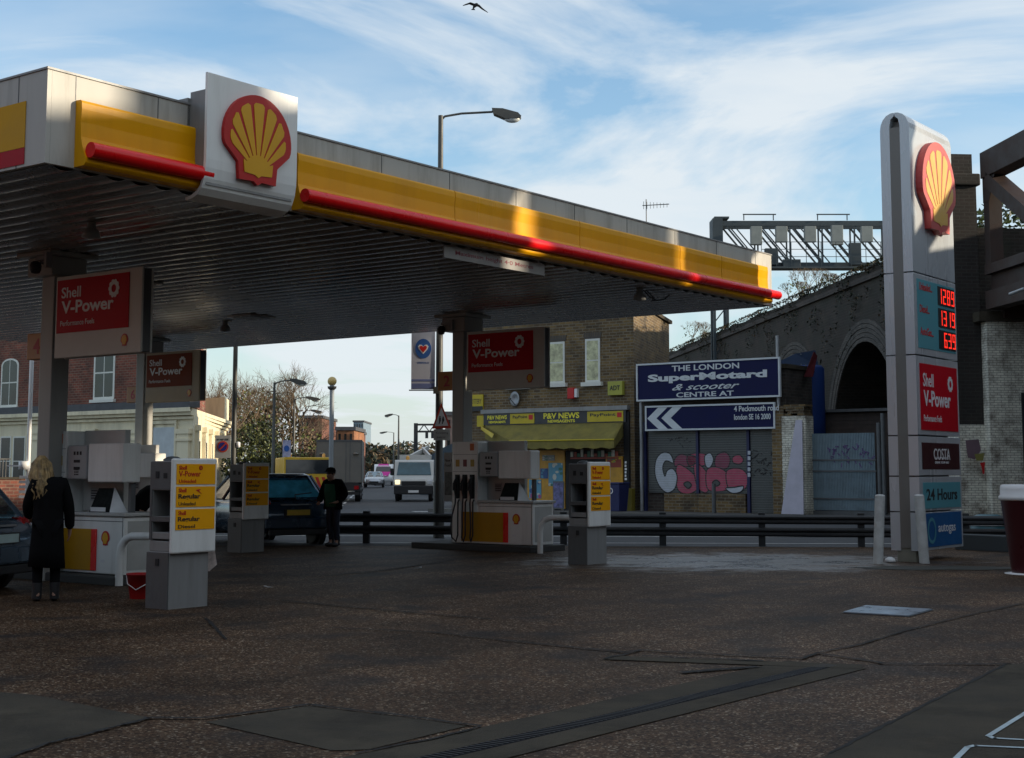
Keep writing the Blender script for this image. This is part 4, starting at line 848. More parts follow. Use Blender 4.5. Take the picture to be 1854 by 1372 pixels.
o, w_, h_ = fit((1138, 926, 1150, 884), 'narrow mustard yellow box on the shop corner near the ground', 'box', 'grit_box', mat('box_mustard', (.20, .16, .02), .6), dep=.25)
# ------------------------------------------------------------ shutter building, billboards
u0 = FS.px(1166, 900)[0]; u1 = FS.px(1426, 900)[0]; zt = FS.px(1300, 672)[1]
wk = thing('shuttered_workshop', 'low brick workshop with graffiti covered grey roller shutters', 'building', FS.w(0, 0), FS.rz)
MB().plan([(u0, .02), (u1, .02), (u1, 2.4), (u0, 2.4)], 0, zt).build('wall', B_DRK, wk)
MB().box(u0-.06, u1+.06, -.08, 2.5, zt+.003, zt+.15).build('parapet', CONC, wk)
SHUT = mat('shutter_grey', (.085, .09, .088), .5, .4, var=.15, vs=2, dirt=((.05, .05, .05), .5, 2.5)); BPOST = mat('shutter_post_blue', (.012, .016, .07), .5)
bays = ((1176, 1262), (1269, 1354), (1361, 1402)); zt2 = FS.px(1290, 782)[1]
zlow = FS.px(1290, 893)[1]
for i, (a, b) in enumerate(bays):
    xa, xb = FS.px(a, 850)[0], FS.px(b, 850)[0]; mb = MB(); z = .14 if i == 2 else zlow
    while z < zt2+.4:
        mb.box(xa, xb, -.05, .0, z, z+.078); mb.box(xa, xb, -.062, -.0505, z+.068, z+.076, 1); z += .082
    mb.build('roller_shutter', [SHUT, mat('shutter_rib', (.22, .23, .22), .45, .4)], wk, recalc=False)
for a in (1170, 1265, 1357, 1405):
    xa = FS.px(a, 850)[0]; MB().box(xa-.05, xa+.05, -.10, .01, .13, zt2+.4).build('shutter_post', BPOST, wk)
MB().box(FS.px(1205, 900)[0], FS.px(1352, 900)[0], -.10, .01, .13, zlow-.01).build('stall_riser', B_YEL, wk)
GRW = mat('spray_silver', (.42, .45, .50), .5, var=.12, vs=8); GRP = mat('spray_pink', (.38, .05, .10), .5, var=.2, vs=5); GRD = mat('spray_plum', (.20, .03, .07), .5, var=.2, vs=5); GRK = mat('spray_black', (.01, .01, .012), .5)
def G(x, y): a = FS.px(x, y, -.056); return a
gm = MB(); 
def blob(pts, mi, ol=.045, lay=0):
    P = [G(*p) for p in pts]; n = len(P); cx = sum(p[0] for p in P)/n; cz = sum(p[1] for p in P)/n
    # smooth closed outline
    S = []
    for i in range(n):
        p0, p1, p2, p3 = P[(i-1) % n], P[i], P[(i+1) % n], P[(i+2) % n]
        for k in range(4):
            t = k/4; S.append(tuple(.5*((2*p1[j])+(-p0[j]+p2[j])*t+(2*p0[j]-5*p1[j]+4*p2[j]-p3[j])*t*t+(-p0[j]+3*p1[j]-3*p2[j]+p3[j])*t**3) for j in (0, 1)))
    y = -.0515-lay*.0022
    gm.add([(x, y-.0006, z) for x, z in S], [tuple(range(len(S)))], mi)
    # outline band
    m_ = len(S); bi, bo = [], []
    for i in range(m_):
        a, b = S[i-1], S[(i+1) % m_]; dx, dz = b[0]-a[0], b[1]-a[1]; l = hypot(dx, dz) or 1; nx_, nz = dz/l, -dx/l
        bi.append((S[i][0]-nx_*ol/2, y-.0012, S[i][1]-nz*ol/2)); bo.append((S[i][0]+nx_*ol/2, y-.0012, S[i][1]+nz*ol/2))
    gm.add(bi+bo, [(i, (i+1) % m_, m_+(i+1) % m_, m_+i) for i in range(m_)], 3)
for pts, mi, lay in (
    ([(1222, 830), (1232, 822), (1244, 824), (1258, 826), (1262, 838), (1240, 846), (1222, 844)], 2, 0),
    ([(1244, 826), (1262, 820), (1280, 824), (1276, 842), (1250, 846)], 1, 0),
    ([(1296, 826), (1312, 818), (1322, 830), (1316, 848), (1296, 846)], 2, 0),
    ([(1326, 828), (1338, 823), (1346, 832), (1340, 840), (1328, 838)], 1, 0),
    ([(1226, 842), (1244, 848), (1262, 866), (1264, 884), (1248, 894), (1230, 890), (1224, 872)], 1, 1),
    ([(1256, 842), (1268, 842), (1282, 860), (1284, 884), (1276, 892), (1262, 880)], 1, 2),
    ([(1282, 848), (1300, 846), (1316, 856), (1320, 874), (1314, 888), (1284, 888), (1278, 866)], 1, 3),
    ([(1316, 852), (1340, 848), (1354, 862), (1350, 884), (1334, 888), (1318, 882)], 1, 4),
    ([(1314, 884), (1330, 882), (1346, 880), (1342, 890), (1326, 893)], 0, 5),
    ([(1276, 826), (1286, 820), (1292, 832), (1286, 846), (1278, 844)], 0, 4),
    ([(1200, 819), (1214, 822), (1219, 838), (1206, 834), (1200, 846), (1204, 862), (1208, 852), (1218, 848), (1226, 862), (1222, 884), (1208, 892), (1194, 880), (1186, 858), (1188, 832)], 0, 4)):
    blob(pts, mi, lay=lay)
for pts in ([(1238, 876), (1246, 872), (1252, 878), (1246, 884)], [(1290, 874), (1297, 869), (1304, 875), (1297, 880)]): blob(pts, 4, lay=6)
random.seed(12)
for k in range(26):     # loose black tag scribbles on the third shutter
    x, y = random.uniform(1364, 1398), random.choice((random.uniform(814, 842), random.uniform(850, 864))); a = G(x, y); b = G(x+random.uniform(-9, 9), y+random.uniform(-7, 7))
    gm.bar((a[0], -.066, a[1]), (b[0], -.066, b[1]), .006, .03, 3)
for k in range(14):
    x, y = random.uniform(1212, 1250), random.uniform(786, 812); a = G(x, y); b = G(x+random.uniform(-8, 8), y+random.uniform(-4, 4)); gm.bar((a[0], -.066, a[1]), (b[0], -.066, b[1]), .006, .02, 3)
for xx in (1357, 1404):
    for k in range(5): a = G(xx-2, 816+k*10); b = G(xx+3, 823+k*10); gm.box(a[0], b[0], -.112, -.101, b[1], a[1], 0)
gm.build('graffiti', [GRW, GRP, GRD, GRK, SHUT], wk, recalc=False)
# billboards on posts
NAVY = mat('billboard_navy', (.010, .012, .058), .6, var=.1, vs=1.2, spec=.15); BLET = mat('billboard_lettering', (.55, .58, .60), .5, var=.08)
def bill(px, label, F):
    x0, x1, z0, z1 = (F.px(px[0], (px[1]+px[5])/2)[0], F.px(px[2], (px[3]+px[4])/2)[0], (F.px(px[0], px[5])[1]+F.px(px[2], px[4])[1])/2, (F.px(px[0], px[1])[1]+F.px(px[2], px[3])[1])/2)
    t = thing('billboard', label, 'billboard', F.w(x0, 0, z0), F.rz, 'blue billboards over the workshop'); w_, h_ = x1-x0, z1-z0
    MB().box(.06, w_-.06, -.02, .05, .06, h_-.06).build('board', NAVY, t)
    mb = MB(); mb.box(0, w_, -.05, .06, 0, .058); mb.box(0, w_, -.05, .06, h_-.058, h_); mb.box(0, .058, -.05, .06, .0585, h_-.0585); mb.box(w_-.058, w_, -.05, .06, .0585, h_-.0585); mb.build('frame', BLET, t)
    return t, w_, h_
FBb = FS.shift(0, -.35)
t, w_, h_ = bill((1153, 659, 1413, 646, 718, 727), 'upper navy billboard reading London supermotard and scooter centre', FBb)
text([('THE LONDON', w_*.26, w_*.73, h_*.76, h_*.91)], 0, 0, 0, 0, -.028, BLET, t, bold=.02)
text([('SuperMotard', w_*.085, w_*.915, h_*.45, h_*.70)], 0, 0, 0, 0, -.028, BLET, t, bold=.045)
text([('& scooter', w_*.26, w_*.73, h_*.255, h_*.42)], 0, 0, 0, 0, -.028, BLET, t, bold=.01, shear=.5)
text([('CENTRE AT', w_*.29, w_*.69, h_*.07, h_*.20)], 0, 0, 0, 0, -.028, BLET, t, bold=.02)
FBc = FS.shift(0, -.30)
t, w_, h_ = bill((1169, 735, 1404, 728, 775, 781), 'lower navy billboard with two white arrow chevrons', FBc)
mb = MB()
for k in (0, 1):
    x = .08+k*w_*.115; mb.prism([(x, h_*.5), (x+w_*.09, h_*.07), (x+w_*.165, h_*.07), (x+w_*.075, h_*.5), (x+w_*.165, h_*.93), (x+w_*.09, h_*.93)], -.026, -.021)
mb.build('chevrons', BLET, t)
text([('4 Peckmouth road', w_*.70, w_*1.03, h_*.68, h_*.90), ('london SE 16 2000', w_*.70, w_*.97, h_*.36, h_*.58)], 0, 0, 0, 0, -.054, BLET, t, bold=.02)
for a, l in ((1161, 'grey steel post carrying the left end of the billboards'), (1412, 'dark steel post at the right end of the billboards')):
    x = FBb.px(a, 900, .08)[0]; mb = MB(); mb.tube([(0, 0, .13), (0, 0, 6.1 if a > 1300 else 4.0)], .06, 10); o = mb.build('billboard_post', STEEL); o.location = FBb.w(x, .12); tag(o, l, 'post', 'billboard posts')
# brick pilaster, white pier, gate
FG2 = FS
x0, x1, z0, z1 = fpx(FS, 1408, 930, 1426, 735); pi_ = MB().box(0, x1-x0, -.3, .0, 0, z1).build('brick_pier', B_YEL); pi_.location = FS.w(x0, -.01); pi_.rotation_euler = (0, 0, FS.rz); tag(pi_, 'narrow brown brick pier between shutters and white pier', 'pier')
x0, x1, z0, z1 = fpx(FS, 1428, 935, 1467, 728); wp = thing('white_brick_pier', 'white painted brick pier with crumbling dark top beside the gate', 'pier', FS.w(x0, -.05), FS.rz)
MB().box(0, x1-x0, -.35, .25, .0, z1-.45).build('pier_shaft', B_WHT, wp)
mb = MB(); random.seed(2)
for k in range(26):
    a = random.uniform(0, x1-x0-.18); zz_ = z1-.45+random.choice((0, .075, .15, .225, .3)); mb.box(a-.03, a+.19, -.38+random.uniform(0, .05), .2, zz_+.002, zz_+.07)
mb.build('crumbling_top', B_YEL, wp)
mb = MB(); w_ = x1-x0; mb.add([(.15, -.75, .02), (.95, -.75, .02), (.78, -.37, 3.1), (.55, -.37, 3.1)]+[(.15, -.71, .02), (.95, -.71, .02), (.78, -.34, 3.1), (.55, -.34, 3.1)], [(0, 1, 2, 3), (7, 6, 5, 4), (0, 4, 5, 1), (1, 5, 6, 2), (2, 6, 7, 3), (3, 7, 4, 0)])
o = mb.build('leaning_board', mat('board_lilac_white', (.42, .40, .47), .6, var=.12, vs=2)); o.location = FS.w(x0, -.1, .13); o.rotation_euler = (0, 0, FS.rz); tag(o, 'tall pale tapering board leaning on the white pier', 'board')
x0, x1, z0, z1 = fpx(FS, 1471, 923, 1590, 783); gt = thing('corrugated_gate', 'pale blue corrugated metal gate with purple graffiti beside the white pier', 'gate', FS.w(x0, .1), FS.rz)
mb = MB(); w_ = x1-x0-.12; n = int(w_/.055); pts = []
for k in range(n): pts += [(k*.055, 0), (k*.055+.014, -.03), (k*.055+.034, -.03), (k*.055+.048, 0)]
for (a, b), (c, d_) in zip(pts, pts[1:]): mb.add([(a, b, z0), (c, d_, z0), (c, d_, z1), (a, b, z1)], [(0, 1, 2, 3)])
mb.build('gate_sheet', mat('gate_blue_grey', (.20, .27, .31), .45, .2, var=.15, vs=1.5, dirt=((.10, .12, .13), .5, 2)), gt, recalc=False)
mb = MB(); [mb.box(0, w_, -.05, -.031, zz_, zz_+.05) for zz_ in (z0+.35, z0+1.25, z1-.9)]; mb.box(-.09, -.01, -.08, .05, .1, z1+.1); mb.box(w_+.05, w_+.15, -.08, .05, .1, z1+.2); mb.box(-.09, w_+.15, -.05, .05, z0-.24, z0-.02); mb.build('gate_frame', DSTEEL, gt)
mb = MB(); random.seed(6)
for k in range(46):
    a = random.uniform(w_*.28, w_*.93); zz_ = random.uniform(z1-.95, z1-.35)-.2*abs(a/w_-.6); mb.bar((a, -.034, zz_), (a+random.uniform(-.16, .16), -.034, zz_+random.uniform(-.16, .16)), .006, .035)
mb.build('graffiti', mat('spray_purple', (.09, .05, .16), .5), gt)
for k, a in enumerate((1596, 1604)):
    x = FS.px(a, 900)[0]; o = MB().tube([(0, 0, 0), (0, 0, 3.0+.3*k)], .07, 10).build('steel_post', DSTEEL); o.location = FS.w(x, -.1, .1); tag(o, ['dark steel post right of the corrugated gate', 'second dark post just behind the pylon edge'][k], 'post', 'gate side posts')
# timber shed and blue container behind the gate
x0, x1, z0, z1 = fpx(FS.shift(0, 3.0), 1476, 790, 1640, 726); s_ = FS.shift(x0, 3.0)
sd_ = thing('timber_shed', 'dark stained timber shed behind the corrugated gate', 'shed', s_.o, s_.rz)
mb = MB(); z = 0
while z < z1-.4: mb.box(0, x1-x0+2, 0, 2.2, z, z+.14); mb.box(0, x1-x0+2, .02, 2.2, z+.14, z+.15); z += .15
mb.build('plank_wall', mat('stained_planks', (.055, .04, .034), .8, var=.4, vs=3), sd_)
mb = MB(); mb.box(-.1, x1-x0+2.1, -.2, 2.4, z+.002, z+.1); mb.build('roof', DSTEEL, sd_)
FU = FS.shift(0, 2.0); x0, x1, z0, z1 = fpx(FU, 1440, 735, 1466, 660); cn2 = thing('blue_container', 'blue upright tank standing behind the white pier', 'tank', FU.w(x0, 0), FU.rz)
mb = MB(); mb.lathe([(.02, 0), (.55, 0), (.55, z1-.1), (.45, z1), (.02, z1)], ((x1-x0)/2, .5, 0), 20); mb.build('tank_body', mat('tank_blue', (.008, .028, .12), .6, spec=.2), cn2)
mb = MB(); [mb.box((x1-x0)/2-.02, (x1-x0)/2+.02, -.10, -.06, z, z+.03) for z in [k*.35 for k in range(1, 18)]]; mb.box((x1-x0)/2-.2, (x1-x0)/2-.16, -.1, -.06, .3, z1); mb.box((x1-x0)/2+.16, (x1-x0)/2+.2, -.1, -.06, .3, z1); mb.build('ladder', DSTEEL, cn2)
a, b, c_ = W(1395, 662, 52), W(1475, 672, 50), W(1475, 634, 52); tp = MB(); tp.add([a, W(1400, 682, 50), b, W(1482, 662, 51), c_, W(1440, 640, 54)], [(0, 1, 5), (1, 2, 5), (2, 3, 5), (3, 4, 5)])
o = tp.build('tarpaulin', mat('tarp_blue_grey', (.012, .022, .045), .95, var=.3, spec=.05), recalc=False); o.modifiers.new('th', 'SOLIDIFY').thickness = .03; tag(o, 'dark blue tarpaulin roof stretched behind the billboards', 'tarpaulin')
a = [W(1456, 682, 49), W(1474, 636, 49.5), W(1480, 644, 49.5), W(1472, 682, 49)]; mb = MB(); mb.add(a+[p+Vector((0, .1, 0)) for p in a], [(0, 1, 2, 3), (7, 6, 5, 4), (0, 4, 5, 1), (2, 6, 7, 3), (0, 3, 7, 4), (1, 5, 6, 2)]); o = mb.build('red_panel_board', mat('faded_red', (.05, .010, .012), .95, spec=.05)); tag(o, 'faded red slanted board above the blue tank', 'board')
# posts before the shutters
for k, (a, y0) in enumerate(((1293, 876), (1397, 872))):
    p = Wz(a, 936); o = MB().tube([(0, 0, 0), (0, 0, 1.6+(936-y0)*p.y/2614-1.6)], .07, 10).build('street_post', DSTEEL); o.location = p; tag(o, ['dark stubby post before the pink graffiti shutter', 'dark stubby post before the narrow right shutter'][k], 'post', 'stubby posts on the far pavement')
# ------------------------------------------------------------ railway viaduct, along the street
V0 = W(1600, 470, 51); FV = Fr(V0, 175.3); VZ = 9.0; B_SOOT = brick('soot_black_brick', (.026, .018, .015), (.016, .012, .010), (.03, .027, .024), bw=.32, bh=.11); B_VIA = brick('mossy_viaduct_brick', (.032, .021, .014), (.016, .011, .008), (.036, .030, .024), bw=.32, bh=.11, dirt=((.012, .016, .008), .9, .9), var=.6)
vd = thing('railway_viaduct', 'long sooty brick railway viaduct with a pale ringed arch behind the gate', 'viaduct', FV.o, FV.rz)
ac, zc = FV.px(1566, 700)[0], 2.5; ar = 3.85; xe = 7.4
def arch_pts(c, r, z0, n=20): return [(c-r*cos(pi*k/n), z0+r*sin(pi*k/n)) for k in range(n+1)]
cs = [ac-k*9.5 for k in range(0, 14)]
ol = [(-170, 0)]
for c in sorted(cs):
    ol += [(c-ar, 0)]+arch_pts(c, ar, zc)+[(c+ar, 0)]
ol += [(xe, 0), (xe, VZ)]
random.seed(8); top = []
x = xe-.5
while x > -168: top.append((x, VZ+random.uniform(-.06, .10))); x -= 1.3
ol += top+[(-170, VZ)]
mb = MB(); mb.prism(ol, 0, 9.0); mb.build('wall', B_VIA, vd)
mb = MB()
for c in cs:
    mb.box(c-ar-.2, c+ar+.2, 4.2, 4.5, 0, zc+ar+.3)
mb.build('arch_shade_sheet', mat('arch_shade_black', (.012, .012, .012), .9), vd)  # near-black sheets standing in for the shade inside the arches
for i, c in enumerate(cs[:3]):
    mb = MB()
    for k in range(5):
        r0 = ar+.005+k*.17; r1 = r0+.145; n = 22; y0 = -.05-.012*(k % 2)
        A = arch_pts(c, r0, zc, n); Bq = arch_pts(c, r1, zc, n)
        vs_ = [(x, y0, z) for x, z in A+Bq]+[(x, .0, z) for x, z in A+Bq]; m_ = n+1; q = 2*m_
        mb.add(vs_, [(j, j+1, m_+j+1, m_+j) for j in range(n)]+[(m_+j, m_+j+1, q+m_+j+1, q+m_+j) for j in range(n)]+[(j+1, j, q+j, q+j+1) for j in range(n)])
    mb.build('arch_ring', B_GRY, vd)
mb = MB(); mb.box(-170, xe, -.12, .0, VZ-.45, VZ-.25); mb.build('string_course', B_DRK, vd)
# abutment end facing us
pa = thing('bridge_abutment', 'white painted brick abutment wall under the rusty bridge at the right edge', 'wall', FV.w(xe, 0), FV.rz)
MB().box(.01, .5, .35, 14, 0, 6.05).build('wall', B_WHT, pa)
MB().box(.0, .6, .1, 14, 6.06, 6.35).build('bearing_shelf', CONC, pa)
mb = MB(); mb.box(.50, .56, 1.35, 1.43, .0, 3.9); mb.build('downpipe', BLACK, pa)
mb = MB(); mb.prism([(0, 0), (1, 0), (1, 1), (0, 1)], 0, .01)
a = FV.shift(xe+.5, 0); 
gq = MB(); random.seed(31)
def abut_px(x, y):
    # plane perpendicular to the viaduct at xe+.5
    F_ = Fr(FV.w(xe+.5, 0), 175.3-90); u, z = F_.px(x, y); return u, z
for k, (pts, mi) in enumerate((([(1748, 797), (1772, 795), (1776, 815), (1765, 832), (1752, 828)], 0), ([(1764, 822), (1782, 820), (1780, 834), (1768, 834)], 1), ([(1774, 838), (1783, 836), (1782, 858), (1779, 858), (1777, 846)], 2))):
    P = [abut_px(*p) for p in pts]; gq = MB(); gq.add([(.504+.003*k, u, z) for u, z in P], [tuple(range(len(P)))]); gq.build('mural_patch', [mat('mural_mauve', (.16, .10, .12), .6), mat('mural_olive', (.22, .20, .05), .6), TXR][mi], pa, recalc=False)
pt = thing('brick_pier_tower', 'tall dark brick pier with stone cap at the viaduct end, behind the pylon', 'pier', FV.w(xe-.9, 0), FV.rz)
zT = 1.6+(850-272)*43.8/2614
MB().box(0, 1.0, -.45, .34, 0, zT-1.0).build('shaft', B_SOOT, pt); MB().box(-.01, 1.03, -.47, .35, .02, 2.95).build('painted_base', B_WHT, pt); MB().box(-.08, 1.10, -.55, .46, zT-.995, zT-.62).build('stone_cap', B_SOOT, pt, bevel=.05); MB().box(.05, .97, -.40, .25, zT-.615, zT).build('cap_block', B_SOOT, pt)
# ------------------------------------------------------------ truss bridge over the side road
RUST = mat('rusty_bridge_paint', (.034, .016, .011), .65, .1, var=.3, vs=2, bump=.2, dirt=((.03, .022, .02), .7, 1.2))
br_ = thing('railway_truss_bridge', 'rusty brown riveted truss railway bridge crossing at the right edge', 'bridge', FV.w(xe+.6, 0), FV.rz)
zb0, zb1, zt0, zt1 = 6.4, 7.75, 10.40, 11.2; LB = 43.2; bay = 4.8; nb_ = int(LB/bay)
for side, yy in (('near', .55),):
    mb = MB(); mb.box(0, LB, yy-.28, yy+.28, zt0, zt1); mb.build('top_chord', RUST, br_, bevel=.02)
    mb = MB(); mb.box(0, LB, yy-.24, yy+.24, zb0, zb0+.55); mb.box(0, LB, yy-.04, yy+.04, zb0+.551, zb1-.3); mb.box(0, LB, yy-.24, yy+.24, zb1-.299, zb1); mb.build('bottom_girder', RUST, br_)
    for k in range(nb_+1):
        x = k*bay; m_ = MB(); m_.box(x-.0 if k == 0 else x-.20, x+.40 if k == 0 else x+.20, yy-.20, yy+.20, zb1+.001, zt0-.001); m_.build('upright', RUST, br_)
        m_ = MB(); m_.prism([(x-.7 if k else x, zt0-.001), (x+.9, zt0-.001), (x+.42, zt0-.75), (x-.2 if k else x, zt0-.75)], yy-.215, yy-.202); m_.build('gusset_plate', RUST, br_)
        if k < nb_:
            m_ = MB(); m_.bar((x+.3, yy-.03, zt0-.05), (x+bay-.2, yy-.03, zb1+.05), .50, .42); m_.build('diagonal', RUST, br_)
MB().box(.42, 7.2, 8.15, 8.25, zb0+.8, zt0+.5).build('plate_girder', RUST, br_); MB().box(0, LB, 8.3, 8.6, zb0, zb1).build('far_girder', RUST, br_)
mb = MB(); mb.box(0, LB, .84, 8.1, zb0+.15, zb0+.75); mb.build('deck', mat('bridge_deck', (.03, .027, .025), .8), br_)
mb = MB()
for k in range(nb_*2+1): mb.box(k*bay/2-.12, k*bay/2+.12, .83, 8.12, zb0-.25, zb0+.145)
mb.build('cross_girders', RUST, br_)
mb = MB(); mb.tube([W(1829, 532, 39.5), W(1856, 522, 38.6)], .05, 8); mb.build('conduit', STEEL, br_, world=True)
# second abutment and added unseen blocks that cut the sun beyond the side road
a2 = thing('bridge_abutment', 'brick abutment carrying the near end of the railway bridge', 'wall', FV.w(xe+.6+LB, 0), FV.rz); MB().box(-.6, 14, .1, 9, 0, 6.38).build('wall', B_DRK, a2)
MB().box(.0, 40, .1, 9, 6.40, VZ).build('parapet', B_DRK, a2)
def gabled_sun_blocker(x0, x1, y0, y1, h, label, nm='unseen_sun_blocker', b=None):
    t = thing(nm, label, 'building', (x0, y0, 0)); MB().box(0, x1-x0, 0, y1-y0, 0, h).build('wall', b or B_RED, t)
    mb = MB(); mb.prism([(-.3, h+.003), ((x1-x0)+.3, h+.003), ((x1-x0)/2, h+1.6)], -.2, y1-y0+.2); mb.build('roof', SLATE, t)
    k = 1.2
    f = 0
    while k < y1-y0-1.5:
        for zz_ in (1.0, 4.2, 7.2):
            if zz_+1.6 < h:
                m_ = MB(); m_.box(-.04, -.002, k, k+1.0, zz_, zz_+1.6); w__ = m_.build('window', SASH, t); m2 = MB(); m2.box(-.05, -.042, k+.08, k+.92, zz_+.08, zz_+1.52); m2.build('pane', PANE, w__)
        k += 3.6
    return t
def block(y0, y1, h, label, b=None):  # added unseen blocks, heights shaped to carve sun patches on the fascia
    t = thing('unseen_sun_blocker', label, 'building', (29, y0, 0)); MB().box(0, 10, 0, y1-y0-.02, 0, h).build('wall', b or B_RED, t)
    MB().box(-.2, 10.2, -.0, y1-y0-.02, h+.003, h+.12).build('roof', SLATE, t)
    for j, zz_ in enumerate((1.0, 4.2, 7.4)):
        m_ = MB(); m_.box(-.04, -.002, .6, 1.7, zz_, zz_+1.6); w__ = m_.build('window', SASH, t); m2 = MB(); m2.box(-.05, -.042, .7, 1.6, zz_+.08, zz_+1.52); m2.build('pane', PANE, w__)
    return t
block(-34, 12.0, 14.0, 'long red brick block beyond the side road'); block(12.02, 13.0, 16.0, 'tall brick stair tower beyond the side road'); block(13.02, 14.7, 14.15, 'short brick block beside the stair tower')  # added unseen blocks, heights set to carve sun patches on the fascia
block(14.72, 16.7, 15.8, 'tall brick warehouse beyond the side road', B_DRK); block(16.72, 18.4, 12.0, 'narrow low link building between two warehouses'); block(18.42, 21.2, 15.6, 'second tall brick warehouse beyond the side road', B_DRK); block(21.22, 46, 9.6, 'low brick terrace beyond the side road, far end')  # added unseen blocks too, shaped to carve sun patches on the fascia
t = thing('rear_skylight_blocker', 'filling station shop block behind the viewpoint', 'building', (-34, -22, 0)); MB().box(0, 46, 0, 13, 0, 15).build('wall', mat('render_grey', (.22, .22, .21), .8), t); MB().box(3, 40, 13.001, 13.05, .4, 2.6).build('blocker_glazing', GLASS, t)  # added unseen block, raised to darken the forecourt
t = thing('left_skylight_blocker', 'tall brick block out to the left of the forecourt', 'building', (-48, -22, 0)); MB().box(0, 13.9, 0, 44, 0, 13).build('wall', B_RED, t); MB().box(-.2, 14.1, -.2, 44.2, 13.003, 13.2).build('roof', SLATE, t)  # added out of view to hold skylight off the ground
# ------------------------------------------------------------ signal gantry over the viaduct
GAN = mat('gantry_blue_grey', (.040, .055, .065), .6, .1, var=.15); 
gz0, gz1 = 12.45, 15.25; gx0 = W(1290, 430, 77).x; gl = 13.5
gn = thing('signal_gantry', 'blue grey railway signal gantry with equipment cabinets above the viaduct', 'gantry', (gx0, 77, 0), R(4.7)*-1*0)
for yy in (0, 1.0):
    mb = MB(); mb.box(.5, gl, yy-.06, yy+.06, gz1-.5, gz1-.22); mb.box(.5, gl, yy-.06, yy+.06, gz0+.0, gz0+.30); mb.build('chord', GAN, gn)
    mb = MB()
    for k in range(8):
        x = .7+k*1.75; mb.bar((x, yy, gz1-.45), (x+1.75, yy, gz0+.2), .07, .09); mb.bar((x+.45, yy, gz1-.45), (x+2.2, yy, gz0+.2), .05, .06); mb.bar((x+1.75, yy, gz0+.2), (x+1.75, yy, gz1-.4), .08, .08)
    mb.build('lattice', GAN, gn)
mb = MB(); mb.box(0, .55, -.15, 1.15, gz0+.9, gz1-.1); mb.box(.1, .9, -.15, 1.15, gz1-.099, gz1); mb.build('end_frame', GAN, gn)
mb = MB(); mb.box(.6, gl, -.8, -.1, gz0-.12, gz0-.02); mb.build('walkway', GAN, gn)
mb = MB()
for k in range(4): a = 1.7+k*4.0; mb.bar((a, -.1, gz1-.2), (a, -.1, gz1+.1), .05); mb.bar((a+1.6, -.1, gz1-.2), (a+1.6, -.1, gz1+.1), .05); mb.bar((a-.05, -.1, gz1+.12), (a+1.75, -.1, gz1+.12), .06)
for zz_ in (.5, .9, 1.3): mb.bar((2.5, -.8, gz0+zz_), (gl, -.8, gz0+zz_), .03)
for k in range(14): mb.bar((2.5+k*.8, -.8, gz0-.02), (2.5+k*.8, -.8, gz0+1.3), .03)
mb.build('handrail', GAN, gn)
for k, (a, wd, c0, h0, dk) in enumerate(((2.0, .6, 1.2, 1.0, 0), (3.35, .62, 1.35, .85, 0), (4.9, .62, 1.35, .85, 0), (6.35, .62, 1.2, 1.05, 0), (7.95, .62, 1.35, .85, 0), (2.75, .7, .1, .9, 1), (7.3, .62, .1, 1.2, 1), (3.7, .95, -.05, .45, 1))):
    mb = MB(); mb.box(a, a+wd, -.55, -.2, gz0+c0, gz0+c0+h0); mb.build('equipment_cabinet', [mat('cabinet_grey_green', (.22, .24, .23), .5), GAN][dk], gn, bevel=.02)
mb = MB()
for yy in (0, 1.0):
    for xx in (.05, .75): mb.bar((xx, yy, 1.0), (xx, yy, gz0+1.0), .14)
z = 5.0
while z < gz0: mb.bar((.05, 0, z), (.75, 0, z+.9), .06); mb.bar((.75, 0, z), (.75, 1, z+.9), .06); z += .9
mb.build('trestle_leg', GAN, gn)
# tv aerial
p = W(1168, 401, 34.5); ta = thing('tv_aerial', 'thin television aerial sticking up behind the canopy front', 'aerial', (p.x+3.0, 55, 0))
q = W(1170, 372, 55); ta.location = (q.x, 55, 0); mb = MB(); mb.tube([(0, 0, 7.6), (0, 0, q.z+.25)], .02, 6); mb.build('mast', GREYD, ta)
mb = MB(); mb.tube([(-.15, 0, q.z), (.88, -.1, q.z+.04)], .018, 6)
for k in range(8): x = -.1+k*.13; mb.tube([(x, -.0, q.z-.14+.01*k), (x, 0, q.z+.16-.01*k)], .010, 5)
mb.build('antenna', GREYD, ta)
# ------------------------------------------------------------ left corner building
BL0 = W(351, 741, 64); FL = Fr(BL0, 127.0)
lb = thing('corner_public_house', 'red brick corner building with cream stone ground floor left of the street', 'building', FL.w(0, 0), FL.rz)
xl = FL.px(-260, 740)[0]; zc_ = FL.px(351, 741)[1]
side = (cos(R(134.1)), sin(R(134.1)))      # street side runs back along the street
def sp(u, v=0): return (side[0]*u+side[1]*v*1.0, side[1]*u-side[0]*v)
S8, S20 = sp(9.0), sp(20)
MB().plan([(xl, 0), (0, 0), S20, (xl, 16)], 0, zc_-.25).build('stone_ground_floor', STONE, lb)
MB().plan([(xl, .25), (-.25, .25), (S8[0]-.2, S8[1]-.2), (xl, 9)], zc_+.15, 11.5).build('brick_upper_floors', B_RED, lb)
mb = MB()
def band(off, z0, z1, to=20.0):
    e = sp(to, 0); mb.plan([(xl, -off), (off*.55, -off), (e[0]+off, e[1]+off*.2), (e[0]-1, e[1]+.4), (xl, .3)], z0, z1)
band(.14, zc_-.42, zc_-.30, 20.05); band(.30, zc_-.248, zc_-.10, 20.1); band(.46, zc_-.098, zc_+.08, 20.2); mb.build('cornice', STONE, lb)
mb = MB(); mb.plan([(xl, -.42), (.2, -.42), (.1, .26), (xl, .26)], zc_+.083, zc_+.42); mb.build('lead_flashing', SLATE, lb)
